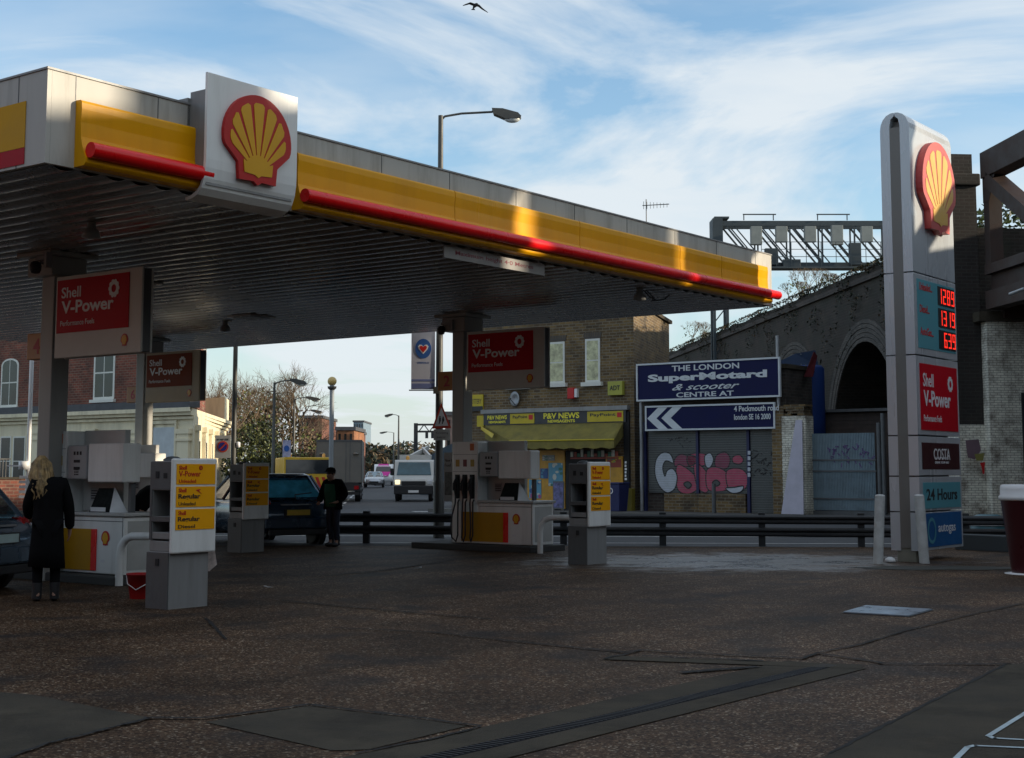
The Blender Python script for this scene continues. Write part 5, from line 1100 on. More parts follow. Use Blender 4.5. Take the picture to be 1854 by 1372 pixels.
e0, e1 = sp(16.5), sp(19.8); mb = MB(); mb.plan([(e0[0]+.2, e0[1]), (e1[0]+.2, e1[1]), (e1[0]-2, e1[1]), (e0[0]-2, e0[1])], zc_+.1, zc_+1.35); mb.build('parapet_block', STONE, lb)
MB().box(xl-.1, S8[0], .1, 9.2, 11.51, 11.7).build('roof', SLATE, lb)
for b in ((4, 650, 32, 736), (172, 628, 207, 722), (84, 646, 114, 730)):
    x0, x1, z0, z1 = fpx(FL, *b, .25); sash(lb, x0, x1, z0, z1, .249, PANE, arch=.35 if b[0] < 100 else 0, bars=2)
mb = MB(); x0 = FL.px(243, 700)[0]
z = zc_+.5
while z < 11.4:
    mb.box(x0, x0+.35, .20, .249, z, z+.28); z += .42
mb.build('quoins', brick('orange_quoin_brick', (.45, .16, .07), (.40, .13, .06), (.2, .12, .08)), lb)
for a in (226, 322, 60, 152):
    x0, x1, z0, z1 = fpx(FL, a, 900, a+24, 785); mb = MB(); mb.box(x0, x1, -.16, -.001, 0, z1); mb.box(x0-.08, x1+.08, -.22, -.001, z1+.002, z1+.22); mb.box(x0-.08, x1+.08, -.22, -.001, z1-.32, z1-.2); mb.build('pilaster', STONE, lb)
for b in ((-40, 790, -4, 880), (2, 790, 18, 880), (25, 790, 44, 880), (196, 785, 222, 880)):
    x0, x1, z0, z1 = fpx(FL, *b); sash(lb, x0, x1, z0, z1, -.001, PANE, name='ground_window', sill=False)
x0, x1, z0, z1 = fpx(FL, 276, 905, 318, 773); mb = MB(); mb.box(x0, x1, -.06, -.001, z0, z1); mb.build('boarded_panel', mat('board_pale_blue', (.46, .50, .52), .5), lb)
mb = MB(); [mb.box(x0-.15, x0-.02, -.10, -.001, 0, z1+.15), mb.box(x1+.02, x1+.15, -.10, -.001, 0, z1+.15), mb.box(x0-.15, x1+.15, -.10, -.001, z1+.152, z1+.3)]; mb.build('panel_surround', STONE, lb)
# street side: arch windows and pilasters
sf = Fr(FL.w(0, 0), 127-134.1)
sidep = Matrix.Rotation(R(134.1), 4, 'Z')
def on_side(mb):  # local frame x along the street side, y<0 outside -> building frame
    M = Matrix(((side[0], side[1], 0, 0), (side[1], -side[0], 0, 0), (0, 0, 1, 0), (0, 0, 0, 1)))
    for i, v in enumerate(mb.v):
        x, y, z = v; mb.v[i] = Vector((side[0]*x+side[1]*(-y), side[1]*x-side[0]*(-y), z))
    return mb
for k, u in enumerate((1.6, 5.2, 8.8, 12.4, 16.0)):
    m_ = MB(); m_.box(u, u+1.5, -.05, -.001, .9, 3.0); on_side(m_); f = m_.build('side_window', SASH, lb); m_ = MB(); m_.box(u+.14, u+1.36, -.056, -.051, 1.02, 2.9); on_side(m_); m_.build('pane', PANE, f)
    m_ = MB(); m_.box(u-.75, u-.35, -.16, -.001, 0, 3.35); m_.box(u-.82, u-.28, -.22, -.001, 3.351, 3.6); on_side(m_); m_.build('side_pilaster', STONE, lb)
for k, u in enumerate((2.0, 6.0)):
    m_ = MB(); m_.box(u, u+1.1, .10, .24, zc_+1.2, zc_+3.2); on_side(m_); f = m_.build('side_window', SASH, lb); m_ = MB(); m_.box(u+.1, u+1.0, .09, .098, zc_+1.3, zc_+3.1); on_side(m_); m_.build('pane', PANE, f)
# low wall and fence in front of it
a, b = Wz(-90, 934), Wz(62, 930); F_ = Fr(a, math.degrees(atan2((b-a).x, (b-a).y)))
lw = thing('low_brick_wall', 'low brown brick wall before the corner building at the left edge', 'wall', a, F_.rz); L_ = (b-a).length
MB().box(0, L_, 0, .25, 0, 1.25).build('wall', B_RED, lw); MB().box(-.03, L_+.03, -.04, .29, 1.252, 1.33).build('coping', CONC, lw)
mb = MB(); [mb.box(.05+k*.12, .08+k*.12, .08, .12, 1.33, 1.95) for k in range(int(L_*.7/.12))]; mb.box(0, L_*.7, .07, .13, 1.955, 2.0); mb.build('railing', BLACK, lw)
# pale post with bracket
p = Wz(47, 960); o = thing('pale_post', 'thin bright white post between low wall and left pump', 'post', p)
MB().tube([(0, 0, 0), (0, 0, 6.5)], .055, 10).build('pole', LETW, o)
z = 1.6+(850-850)*p.y/2614; mb = MB(); n = 16; mb.lathe([(.02, 0), (.15, .0), (.15, .22), (.02, .22)], (-.1, 0, z+.0), 14); mb.bar((-.55, 0, z+.1), (-.1, 0, z+.1), .04); mb.build('lamp_bracket', LETW, o)
mb = MB(); [mb.box(-.20, .02, -.07, -.06, z-.75+.13*k, z-.68+.13*k) for k in range(5)]; mb.build('striped_tag', LETW, o)
# ------------------------------------------------------------ street lamps and signs
LPM = mat('lamp_post_grey', (.075, .075, .07), .5, .3, var=.15)
def lamp(name, label, px, ytop, Y, arm, side_=1, head=.7, r=.085, grp='street lamps', z=None):
    p = W(px, ytop, Y); zt = p.z; t = thing(name, label, 'street lamp', (p.x, Y, 0), 0, grp)
    MB().tube([(0, 0, 0), (0, 0, 1.3), (0, 0, 1.35), (0, 0, zt)], [r*1.35, r*1.35, r, r*.62], 12).build('pole', LPM, t)
    if arm:
        s_ = side_; mb = MB(); mb.tube([(0, 0, zt-.12), (s_*.10, 0, zt-.02), (s_*arm*.4, 0, zt+.05), (s_*arm, 0, zt+.09)], .028, 8); mb.build('arm', LPM, t)
        mb = MB(); a = arm
        prof = [(a-.02, zt+.16), (a+head*.35, zt+.15), (a+head*.88, zt+.05), (a+head, zt-.04), (a+head*.95, zt-.08), (a+head*.45, zt-.10), (a+head*.05, zt+.02)]
        mb.prism([(s_*x, z_) for x, z_ in prof], -.13, .13); mb.build('lamp_head', LPM, t, bevel=.03)
        mb = MB(); mb.ell((s_*(a+head*.68), 0, zt-.095), (head*.27, .11, .085)); mb.build('lamp_bowl', mat('lamp_bowl_glass', (.55, .58, .58), .15, var=.05), t)
    return t
lm = lamp('street_lamp', 'tall street lamp rising behind the canopy with its arm pointing right', 798, 209, 34.0, 1.25, 1, .70, .095)
mb = MB(); mb.tube([(.0, 0, 0), (0, 0, 1.2)], .12, 12); mb.build('base', LPM, lm)
z0, z1 = W(770, 705, 34).z, W(770, 600, 34).z; xa, xb = W(745, 650, 34).x-lm.location.x, W(788, 650, 34).x-lm.location.x
bn = thing('banner', 'pale vertical banner with blue heart roundel on the lamp post', 'banner', (lm.location.x, 33.95, 0))
m_ = mat('banner_cloth', (.50, .52, .62), .7, var=.06, vs=1); mb = MB(); mb.box(xa, xb, -.012, .0, z0, z1); mb.build('cloth', m_, bn)
H_ = z1-z0; cx, cz = (xa+xb)/2, z0+H_*.70
bb = mat('banner_blue', (.02, .10, .36), .6); mb = MB(); mb.disc((cx, cz), .19, .235, -.018, -.013, 0); mb.build('roundel', bb, bn)
hp = [(0, -.13), (.10, -.02), (.125, .05), (.09, .095), (.04, .09), (0, .05), (-.04, .09), (-.09, .095), (-.125, .05), (-.10, -.02)]
mb = MB(); mb.prism([(cx+x, cz+z) for x, z in hp], -.022, -.0185); mb.build('heart', LETW, bn); mb = MB(); mb.prism([(cx+x*.72, cz+z*.72) for x, z in hp], -.0245, -.0225); mb.build('heart_core', TXR, bn)
mb = MB(); mb.box(xa+.002, xb-.002, -.016, -.0125, z0+.02, z0+.14); mb.box(xa+.002, xb-.002, -.016, -.0125, z0+.19, z0+.24); mb.build('lower_band', mat('banner_violet', (.16, .20, .42), .6), bn)
text([('LIVERPOOL ST', cx-.14, cx+.14, cz-.36, cz-.315)], 0, 0, 0, 0, -.0135, bb, bn)
mb = MB(); mb.tube([(xa-.05, .0, z0-.02), (-.09, .0, z0-.02)], .016, 6); mb.tube([(xa-.05, 0, z1+.02), (-.09, 0, z1+.02)], .016, 6); mb.box(-.14, .0, -.05, .1, z0-.10, z0+.06); mb.build('bracket', LPM, bn)
# triangle warning sign
ws = thing('warning_sign', 'red bordered triangular pedestrian warning sign on the lamp post', 'road sign', (lm.location.x, 33.85, 0))
def rel(x, y): q = W(x, y, 33.85); return (q.x-lm.location.x, q.z)
T = [rel(799, 729), rel(817, 775), rel(782, 776)]
def shrink(T, f): c = (sum(a for a, b in T)/3, sum(b for a, b in T)/3); return [(c[0]+(a-c[0])*f, c[1]+(b-c[1])*f) for a, b in T]
MB().prism(T, -.02, .0).build('red_triangle', mat('sign_red', (.60, .06, .03), .4), ws, bevel=.01); MB().prism(shrink(T, .72), -.026, -.021).build('white_field', LETW, ws)
c_ = shrink(T, 0)[0]; mb = MB()
for dx, sc in ((-.035, 1), (.04, .85)):
    mb.disc((c_[0]+dx, c_[1]+.07*sc), .018, .02, -.031, -.027, 0, 8); mb.prism([(c_[0]+dx-.022, c_[1]-.02), (c_[0]+dx+.022, c_[1]-.02), (c_[0]+dx+.02, c_[1]+.05*sc), (c_[0]+dx-.02, c_[1]+.05*sc)], -.031, -.027); mb.prism([(c_[0]+dx-.03, c_[1]-.10), (c_[0]+dx-.012, c_[1]-.10), (c_[0]+dx+.02, c_[1]-.02), (c_[0]+dx-.015, c_[1]-.02)], -.031, -.027)
mb.build('walking_figures', TXK, ws)
P_ = [rel(785, 797), rel(815, 777)]; MB().box(P_[0][0], P_[1][0], -.02, 0, P_[0][1], P_[1][1]).build('distance_plate', mat('plate_offwhite', (.5, .5, .47), .5), ws)
w_ = P_[1][0]-P_[0][0]; text([('Crossing', P_[0][0]+w_*.15, P_[1][0]-w_*.12, P_[0][1]+.14, P_[0][1]+.2), ('patrol', P_[0][0]+w_*.2, P_[1][0]-w_*.3, P_[0][1]+.04, P_[0][1]+.10)], 0, 0, 0, 0, -.024, TXK, ws)
# globe beacon
p = Wz(598, 946); gb_ = thing('belisha_beacon', 'crossing beacon with amber globe on a tall grey post', 'beacon', p); zt = W(598, 690, p.y).z
MB().tube([(0, 0, 0), (0, 0, zt-.1)], .07, 12).build('pole', mat('beacon_pole', (.26, .29, .31), .5), gb_); MB().lathe([(.06, 0), (.13, .06), (.14, .12), (.02, .13)], (0, 0, zt-.28), 16).build('collar', LPM, gb_); MB().ell((0, 0, zt), (.14, .14, .14), 0, 20, 14).build('globe', mat('amber_globe', (.62, .45, .16), .3), gb_)
# parking sign
p = Wz(420, 958); o = thing('tall_pole', 'thin dark pole behind the canopy carrying a no waiting plate', 'pole', p); MB().tube([(0, 0, 0), (0, 0, 9.0)], [.075, .05], 10).build('pole', LPM, o)
Yp = p.y-.1; a, b = W(389, 829, Yp), W(418, 788, Yp); MB().box(a.x-p.x, b.x-p.x, -.12, -.10, a.z, b.z).build('sign_plate', mat('plate_offwhite', (.5, .5, .47), .5), o)
cx, cz = (a.x+b.x)/2-p.x, a.z+(b.z-a.z)*.5; mb = MB(); mb.disc((cx, cz), .155, .155, -.125, -.121, 0); mb.build('red_ring', mat('sign_red', (.6, .06, .03), .4), o); mb = MB(); mb.disc((cx, cz), .115, .115, -.129, -.126, 0); mb.build('blue_disc', mat('sign_blue', (.02, .03, .25), .4), o); mb = MB(); mb.bar((cx-.085, -.131, cz-.085), (cx+.085, -.131, cz+.085), .004, .035); mb.build('slash', mat('sign_red', (.6, .06, .03), .4), o)
text('AT ANY TIME', cx-.16, cx+.16, b.z-.14, b.z-.09, -.123, TXK, o)
mb = MB(); mb.lathe([(.02, 0), (.06, .02), (.06, .14), (.02, .16)], (.12, 0, W(425, 805, p.y).z-.08), 10); mb.build('pole_box', LETW, o)
lamp('street_lamp', 'dark street lamp before the bare trees, its arm to the right', 497, 692, 62, .7, 1, .7, .085)
lamp('street_lamp', 'second dark street lamp against the bare trees, lower in view', 533, 722, 88, .7, 1, .9, .085)
lamp('street_lamp', 'farthest dark street lamp at the right side of the trees', 549, 745, 112, .6, 1, .9, .085)
lamp('street_lamp', 'slender street lamp over the far road, taller of two with left arms', 722, 752, 130, .55, -1, .75, .10)
lamp('street_lamp', 'more distant slender street lamp over the far road, shorter of two', 713, 783, 200, .9, -1, 1.1, .11)
p = W(519, 870, 60); o = thing('banner_sign', 'small lilac sign on a dark post before the bare trees', 'sign', (p.x, 60, 0)); MB().tube([(0, 0, 0), (0, 0, W(519, 797, 60).z)], .05, 8).build('pole', LPM, o)
a, b = W(512, 827, 60), W(527, 797, 60); MB().box(a.x-p.x, b.x-p.x, -.08, -.05, a.z, b.z).build('plate', mat('sign_lilac', (.36, .36, .50), .6, var=.4, vs=8), o); MB().disc(((a.x+b.x)/2-p.x, (a.z+b.z)/2), .11, .13, -.086, -.081, 0).build('roundel', bb, o)
# far gantry over the rails
Yg = 150; gpx = W(753, 766, Yg); o = thing('signal_gantry', 'small black lattice signal gantry over the far end of the viaduct', 'gantry', (gpx.x, Yg, 0))
mb = MB(); mb.box(-.2, .2, -.2, .2, 0, gpx.z); mb.build('post', BLACK, o); zb_ = W(760, 783, Yg).z; mb = MB(); mb.box(.2, 4.6, -.08, .08, gpx.z-.25, gpx.z-.05); mb.box(.2, 4.6, -.08, .08, zb_, zb_+.2)
for k in range(4): mb.bar((.3+k*1.1, 0, zb_+.1), (.85+k*1.1, 0, gpx.z-.15), .10); mb.bar((.85+k*1.1, 0, gpx.z-.15), (1.4+k*1.1, 0, zb_+.1), .10)
mb.build('truss', BLACK, o)
mb = MB(); mb.box(1.0, 1.3, -.3, -.1, zb_-.6, zb_); mb.box(1.6, 1.9, -.3, -.1, zb_-.6, zb_); mb.box(2.1, 2.5, -.3, -.1, zb_-.5, zb_); mb.build('signal_heads', BLACK, o); mb = MB(); mb.box(2.6, 3.6, -.3, -.1, zb_-.65, zb_-.1); mb.build('red_signal_board', TXR, o)
# ------------------------------------------------------------ distant buildings
def far_b(label, px0, px1, ytop, Y, dep, m, name='distant_building', nx=5, nz=3, roof=None, ybot=850):
    a, b = W(px0, ytop, Y), W(px1, ytop, Y); t = thing(name, label, 'building', (a.x, Y, 0)); w_ = b.x-a.x; h_ = a.z
    MB().box(0, w_, 0, dep, 0, h_).build('wall', m, t)
    for i in range(nx):
        for j in range(nz):
            x = w_*(i+.3)/nx; z = h_*(j+.35)/nz; m_ = MB(); m_.box(x, x+w_*.4/nx, -.06, -.002, z, z+h_*.42/nz); m_.build('window', PANE, t)
    MB().box(-.15, w_+.15, -.15, dep+.15, h_+.002, h_+.3).build('roof_edge', roof or SLATE, t); return t
B_OR = brick('far_orange_brick', (.42, .17, .07), (.34, .13, .05), (.2, .12, .08))
far_b('flat roofed brown brick block behind the bare trees', 541, 583, 757, 150, 12, B_RED, nx=4, nz=5)
far_b('long low brown building above the box lorry', 582, 640, 782, 170, 14, B_RED, nx=7, nz=4)
far_b('orange brick end building with rounded gable beside the far road', 610, 641, 779, 120, 8, B_OR, nx=3, nz=4)
far_b('grey glazed tower block on top of the skyline', 640, 658, 764, 260, 14, mat('tower_glass', (.14, .20, .25), .3, var=.2), nx=4, nz=7)
far_b('cream rendered building low behind the lorry on the left side', 604, 632, 818, 105, 5, STONE, nx=3, nz=2)
far_b('long low bridge like block closing the far road', 650, 800, 819, 330, 20, mat('far_brown', (.10, .085, .065), .8, var=.3), nx=14, nz=2)
far_b('low dark building beyond the white van, left part', 658, 690, 833, 260, 15, mat('far_dark', (.05, .045, .04), .8, var=.3), nx=5, nz=2)
t = far_b('cream gabled house peeping between column and lamp sign', 806, 832, 752, 110, 9, mat('far_rose', (.32, .22, .18), .8), nx=2, nz=4)
# blue hoarding behind van
a, b = W(736, 850, 95), W(797, 850, 95); o = thing('roof_clutter', 'dark blue sloping yard roof behind the white van', 'shed', (W(762, 820, 92).x, 92, 0))
mb = MB(); mb.prism([(0, 0), (2.2, 0), (2.2, W(790, 800, 92).z), (1.3, W(780, 812, 92).z), (0, W(765, 835, 92).z)], 0, 5); mb.build('wall', mat('yard_blue', (.05, .08, .11), .6, var=.3), o)
# tall hedge line far away
def leaves(mb, c, r, n, size, mi=0, seed=0, flat=1.0, shell=.55):
    rnd = random.Random(seed)
    for _ in range(n):
        th = rnd.uniform(0, 2*pi); ph = math.acos(rnd.uniform(-1, 1)); q = rnd.uniform(shell, 1)**.7
        q *= 1+.22*sin(th*3+seed)*sin(ph*4+seed*2)
        p = Vector((c[0]+r[0]*q*sin(ph)*cos(th), c[1]+r[1]*q*sin(ph)*sin(th), c[2]+r[2]*q*cos(ph)))
        a = Vector((rnd.uniform(-1, 1), rnd.uniform(-1, 1), rnd.uniform(-1, 1))).normalized(); b = a.cross(Vector((rnd.uniform(-1, 1), rnd.uniform(-1, 1), rnd.uniform(-1, 1)))).normalized()
        s_ = size*rnd.uniform(.5, 1.2); mb.add([p-a*s_, p+b*s_*.5, p+a*s_, p-b*s_*.5], [(0, 1, 2, 3)], mi)
LEAF = [mat('leaf_dark', (.012, .022, .010), .6, var=.4), mat('leaf_mid', (.022, .036, .014), .6, var=.3), mat('leaf_olive', (.11, .13, .03), .6, var=.3), mat('leaf_brown', (.10, .065, .03), .7, var=.3)]
BARK = mat('bark', (.12, .09, .06), .85, var=.3); TWIG = mat('twig', (.15, .105, .065), .85, var=.3)
def bare_tree(label, px, ybase, Y, ytop, seed, lean=0, spread=1.0, name='bare_tree', levels=6, ivy=True):
    p = W(px, ybase, Y); H_ = W(px, ytop, Y).z; t = thing(name, label, 'tree', (p.x, Y, 0)); rnd = random.Random(seed)
    tr = MB(); tw = MB()
    def grow(p, d, l, r, lv):
        mb_ = tr if lv <= 2 else tw; n = 6 if lv <= 1 else (4 if lv <= 3 else 3)
        q = p; dd = d.copy(); pts = [p.copy()]; k = 3 if lv < 4 else 2
        for i in range(k):
            dd = (dd+Vector((rnd.uniform(-.16, .16), rnd.uniform(-.16, .16), rnd.uniform(-.06, .12)))).normalized(); q = q+dd*l/k; pts.append(q.copy())
        mb_.tube(pts, [r*(1-.38*i/k) for i in range(k+1)], n, cap=False)
        if lv >= levels: return
        nb = 3
        for i in range(nb):
            at = pts[-1] if i < 2 else pts[rnd.randint(1, k-1)]
            ax = dd.cross(Vector((rnd.uniform(-1, 1), rnd.uniform(-1, 1), rnd.uniform(-1, 1)))).normalized(); an = rnd.uniform(.30, .75)*spread
            nd = (Matrix.Rotation(an, 3, ax) @ dd); nd.z += .10; nd.normalize()
            grow(at, nd, l*rnd.uniform(.66, .86), r*.62, lv+1)
    l0 = H_*.25; grow(Vector((0, 0, 0)), Vector((lean, 0, 1)).normalized(), l0, H_*.020, 0)
    zmax = max(v.z for v in tw.v); s_ = H_/zmax
    for m_ in (tr, tw):
        for i, v in enumerate(m_.v): m_.v[i] = v*s_
    tr.build('trunk', BARK, t, recalc=False); tw.build('crown', TWIG, t, recalc=False)
    return t
bare_tree('wide bare winter tree right of the cream corner building', 428, 850, 84, 660, 3, levels=7, spread=1.1)
bare_tree('second bare winter tree nearer the crossing beacon', 522, 850, 96, 652, 11, levels=7, spread=1.15)
bare_tree('bare tree with twiggy crown behind the dark street lamp', 478, 850, 105, 668, 21, levels=7, spread=1.2)
bare_tree('low bare tree in front of the brown brick block', 562, 850, 120, 742, 5, levels=6, spread=1.2)
bare_tree('slim bare tree at the edge of the cream building', 398, 850, 90, 700, 15, levels=5, spread=1.0)
def bush(label, cl, seed, mats, name='evergreen_bush', size=.11, n=1100):
    t = thing(name, label, 'bush', (cl[0][0][0], cl[0][0][1], 0)); mb = MB(); rnd = random.Random(seed)
    for k, (c, r) in enumerate(cl):
        for mi in range(len(mats)): leaves(mb, c, r, int(n/len(mats)*(r[0]*r[2])**.5), size, mi, seed*10+k*3+mi)
    mb.build('foliage', mats, t, world=True, recalc=False); st_ = MB(); c, r = cl[0]; [st_.tube([(c[0], c[1], 0), (c[0]+rnd.uniform(-.6, .6), c[1], c[2])], [.09, .04], 5) for _ in range(3)]; st_.build('stems', BARK, t, world=True); return t
def cl(px, py, Y, rx, rz_): p = W(px, py, Y); return ((p.x, Y, p.z), (rx, rx, rz_))
bush('dark evergreen bush behind the rear price cabinet', [cl(455, 815, 78, 1.5, 1.3), cl(438, 840, 77, 1.2, 1.0), cl(492, 835, 80, 1.3, 1.1), cl(470, 785, 79, 1.0, .8)], 1, [LEAF[0], LEAF[1], LEAF[2]])
bush('olive lit hedge beside the yellow maintenance truck', [cl(505, 850, 84, 1.4, 1.0), cl(482, 820, 85, 1.0, 1.2), cl(540, 845, 88, 1.2, .9)], 2, [LEAF[2], LEAF[3], LEAF[1]], name='hedge')
bush('brownish ivy thicket under the bare trees', [cl(430, 770, 92, 1.9, 2.0), cl(465, 750, 94, 1.7, 1.8), cl(500, 775, 96, 1.9, 1.9), cl(540, 800, 98, 1.6, 1.2)], 5, [LEAF[3], LEAF[2], mat('twig', (.15, .105, .065))], name='ivy_thicket', size=.16, n=420)
for k, (px, py, Y, rx, rz_, s_) in enumerate(((700, 832, 240, 9, 2.2, 3), (745, 826, 240, 7, 2.4, 4), (668, 830, 250, 4, 2.6, 5))):
    bush(['brown tree mass at the end of the far road, centre', 'brown tree mass at the end of the far road, right', 'brown tree mass at the end of the far road, left'][k], [cl(px, py, Y, rx, rz_)], 20+k, [LEAF[3], LEAF[0]], name='distant_trees', size=.6, n=160)
# growth on the viaduct
from mathutils import noise
mb = MB(); rnd = random.Random(44); Mv = root_matrix(vd)
for k in range(16000):
    u = xe-rnd.random()**1.6*75; v = rnd.random()**2.2; z = VZ+.15-v*5.5*(.6+.4*sin(u*.8)); 
    if z < 4.5: continue
    if noise.noise(Vector((u*.55, z*.9, 3.0))) < .02 and z < VZ-.1: continue
    p = Mv @ Vector((u, -.06-rnd.uniform(0, .14), z)); a = Vector((rnd.uniform(-1, 1), rnd.uniform(-1, 1), rnd.uniform(-1, 1))).normalized(); b = a.cross(Vector((0, .3, 1))).normalized(); s_ = rnd.uniform(.025, .07)
    mb.add([p-a*s_, p+b*s_*.6, p+a*s_, p-b*s_*.6], [(0, 1, 2, 3)], rnd.choice((0, 0, 1, 3)))
mb.build('ivy', LEAF, None, recalc=False)['kind'] = 'stuff'
for k, (px, yb, yt, Y, sd_) in enumerate(((1462, 528, 468, 66, 2), (1440, 535, 495, 68, 4), (1260, 620, 568, 84, 6), (1284, 615, 590, 82, 9), (1500, 512, 480, 62, 12))):
    p = W(px, yb, Y); H_ = W(px, yt, Y).z-p.z; t = thing('trackside_shrub', ['bare bushy shrub on the viaduct beneath the signal gantry', 'smaller bare shrub on the viaduct left of the gantry shrub', 'sparse shrub on the viaduct just right of the news shop', 'tiny shrub beside the gantry trestle', 'low bare shrub on the viaduct nearest the pylon'][k], 'shrub', (p.x, Y, p.z-.3), 0, 'shrubs on the viaduct')
    mb = MB(); rnd = random.Random(sd_)
    def g2(p, d, l, r, lv):
        q = p+d*l; mb.tube([p, q], [r, r*.6], 3, cap=False)
        if lv < 4:
            for i in range(3): g2(q, (d+Vector((rnd.uniform(-.8, .8), rnd.uniform(-.8, .8), rnd.uniform(-.1, .6)))).normalized(), l*.72, r*.6, lv+1)
    for i in range(5): g2(Vector((rnd.uniform(-.3, .3), 0, 0)), Vector((rnd.uniform(-.7, .7), rnd.uniform(-.3, .3), 1)).normalized(), H_*.34, .03, 0)
    mb.build('branches', TWIG, t, recalc=False)
    mb = MB(); leaves(mb, (0, 0, H_*.5), (H_*.5, H_*.5, H_*.4), 90, .07, 0, sd_); mb.build('leaves', LEAF[2], t, recalc=False)
p = W(1822, 420, 58); bush('sunlit green tree seen through the bridge truss', [((p.x, 58, p.z), (1.3, 1.3, 1.6)), ((p.x+.9, 58, p.z-1.2), (1.2, 1.2, 1.2))], 33, [LEAF[1], LEAF[2]], name='leafy_tree', size=.18, n=420)
# ------------------------------------------------------------ vehicles
def wheel(parent, x, y, r, w_=.2, rim=True):
    s_ = 1 if y > 0 else -1
    wv = MB(); wv.tube([(x, y-w_*s_, r), (x, y-w_*.9*s_, r), (x, y-.03*s_, r), (x, y, r)], [r*.92, r, r, r*.93], 22, smooth=False); o = wv.build('wheel', BLACK, parent)
    if rim:
        rb = MB(); rb.tube([(x, y-.02*s_, r), (x, y+.006*s_, r)], [r*.64, r*.60], 18, smooth=False)
        for k in range(5): a = 2*pi*k/5; rb.bar((x, y+.012*s_, r), (x+r*.58*cos(a), y+.012*s_, r+r*.58*sin(a)), .05, .02, 1)
        rb.build('rim', [DSTEEL, STEEL], o)
    return o
def car_glass():
    m = bpy.data.materials.new('tinted_car_glass'); m.use_nodes = True; t = m.node_tree; t.nodes.clear(); NN = t.nodes.new
    o = NN('ShaderNodeOutputMaterial'); tr = NN('ShaderNodeBsdfTransparent'); tr.inputs[0].default_value = (.60, .85, .95, 1); gl = NN('ShaderNodeBsdfGlossy'); gl.inputs['Roughness'].default_value = .03
    fr = NN('ShaderNodeFresnel'); fr.inputs[0].default_value = 1.5; mx = NN('ShaderNodeMixShader'); ad = NN('ShaderNodeMath'); ad.inputs[1].default_value = .10
    t.links.new(fr.outputs[0], ad.inputs[0]); t.links.new(ad.outputs[0], mx.inputs[0]); t.links.new(tr.outputs[0], mx.inputs[1]); t.links.new(gl.outputs[0], mx.inputs[2]); t.links.new(mx.outputs[0], o.inputs[0]); return m
CGL = car_glass()
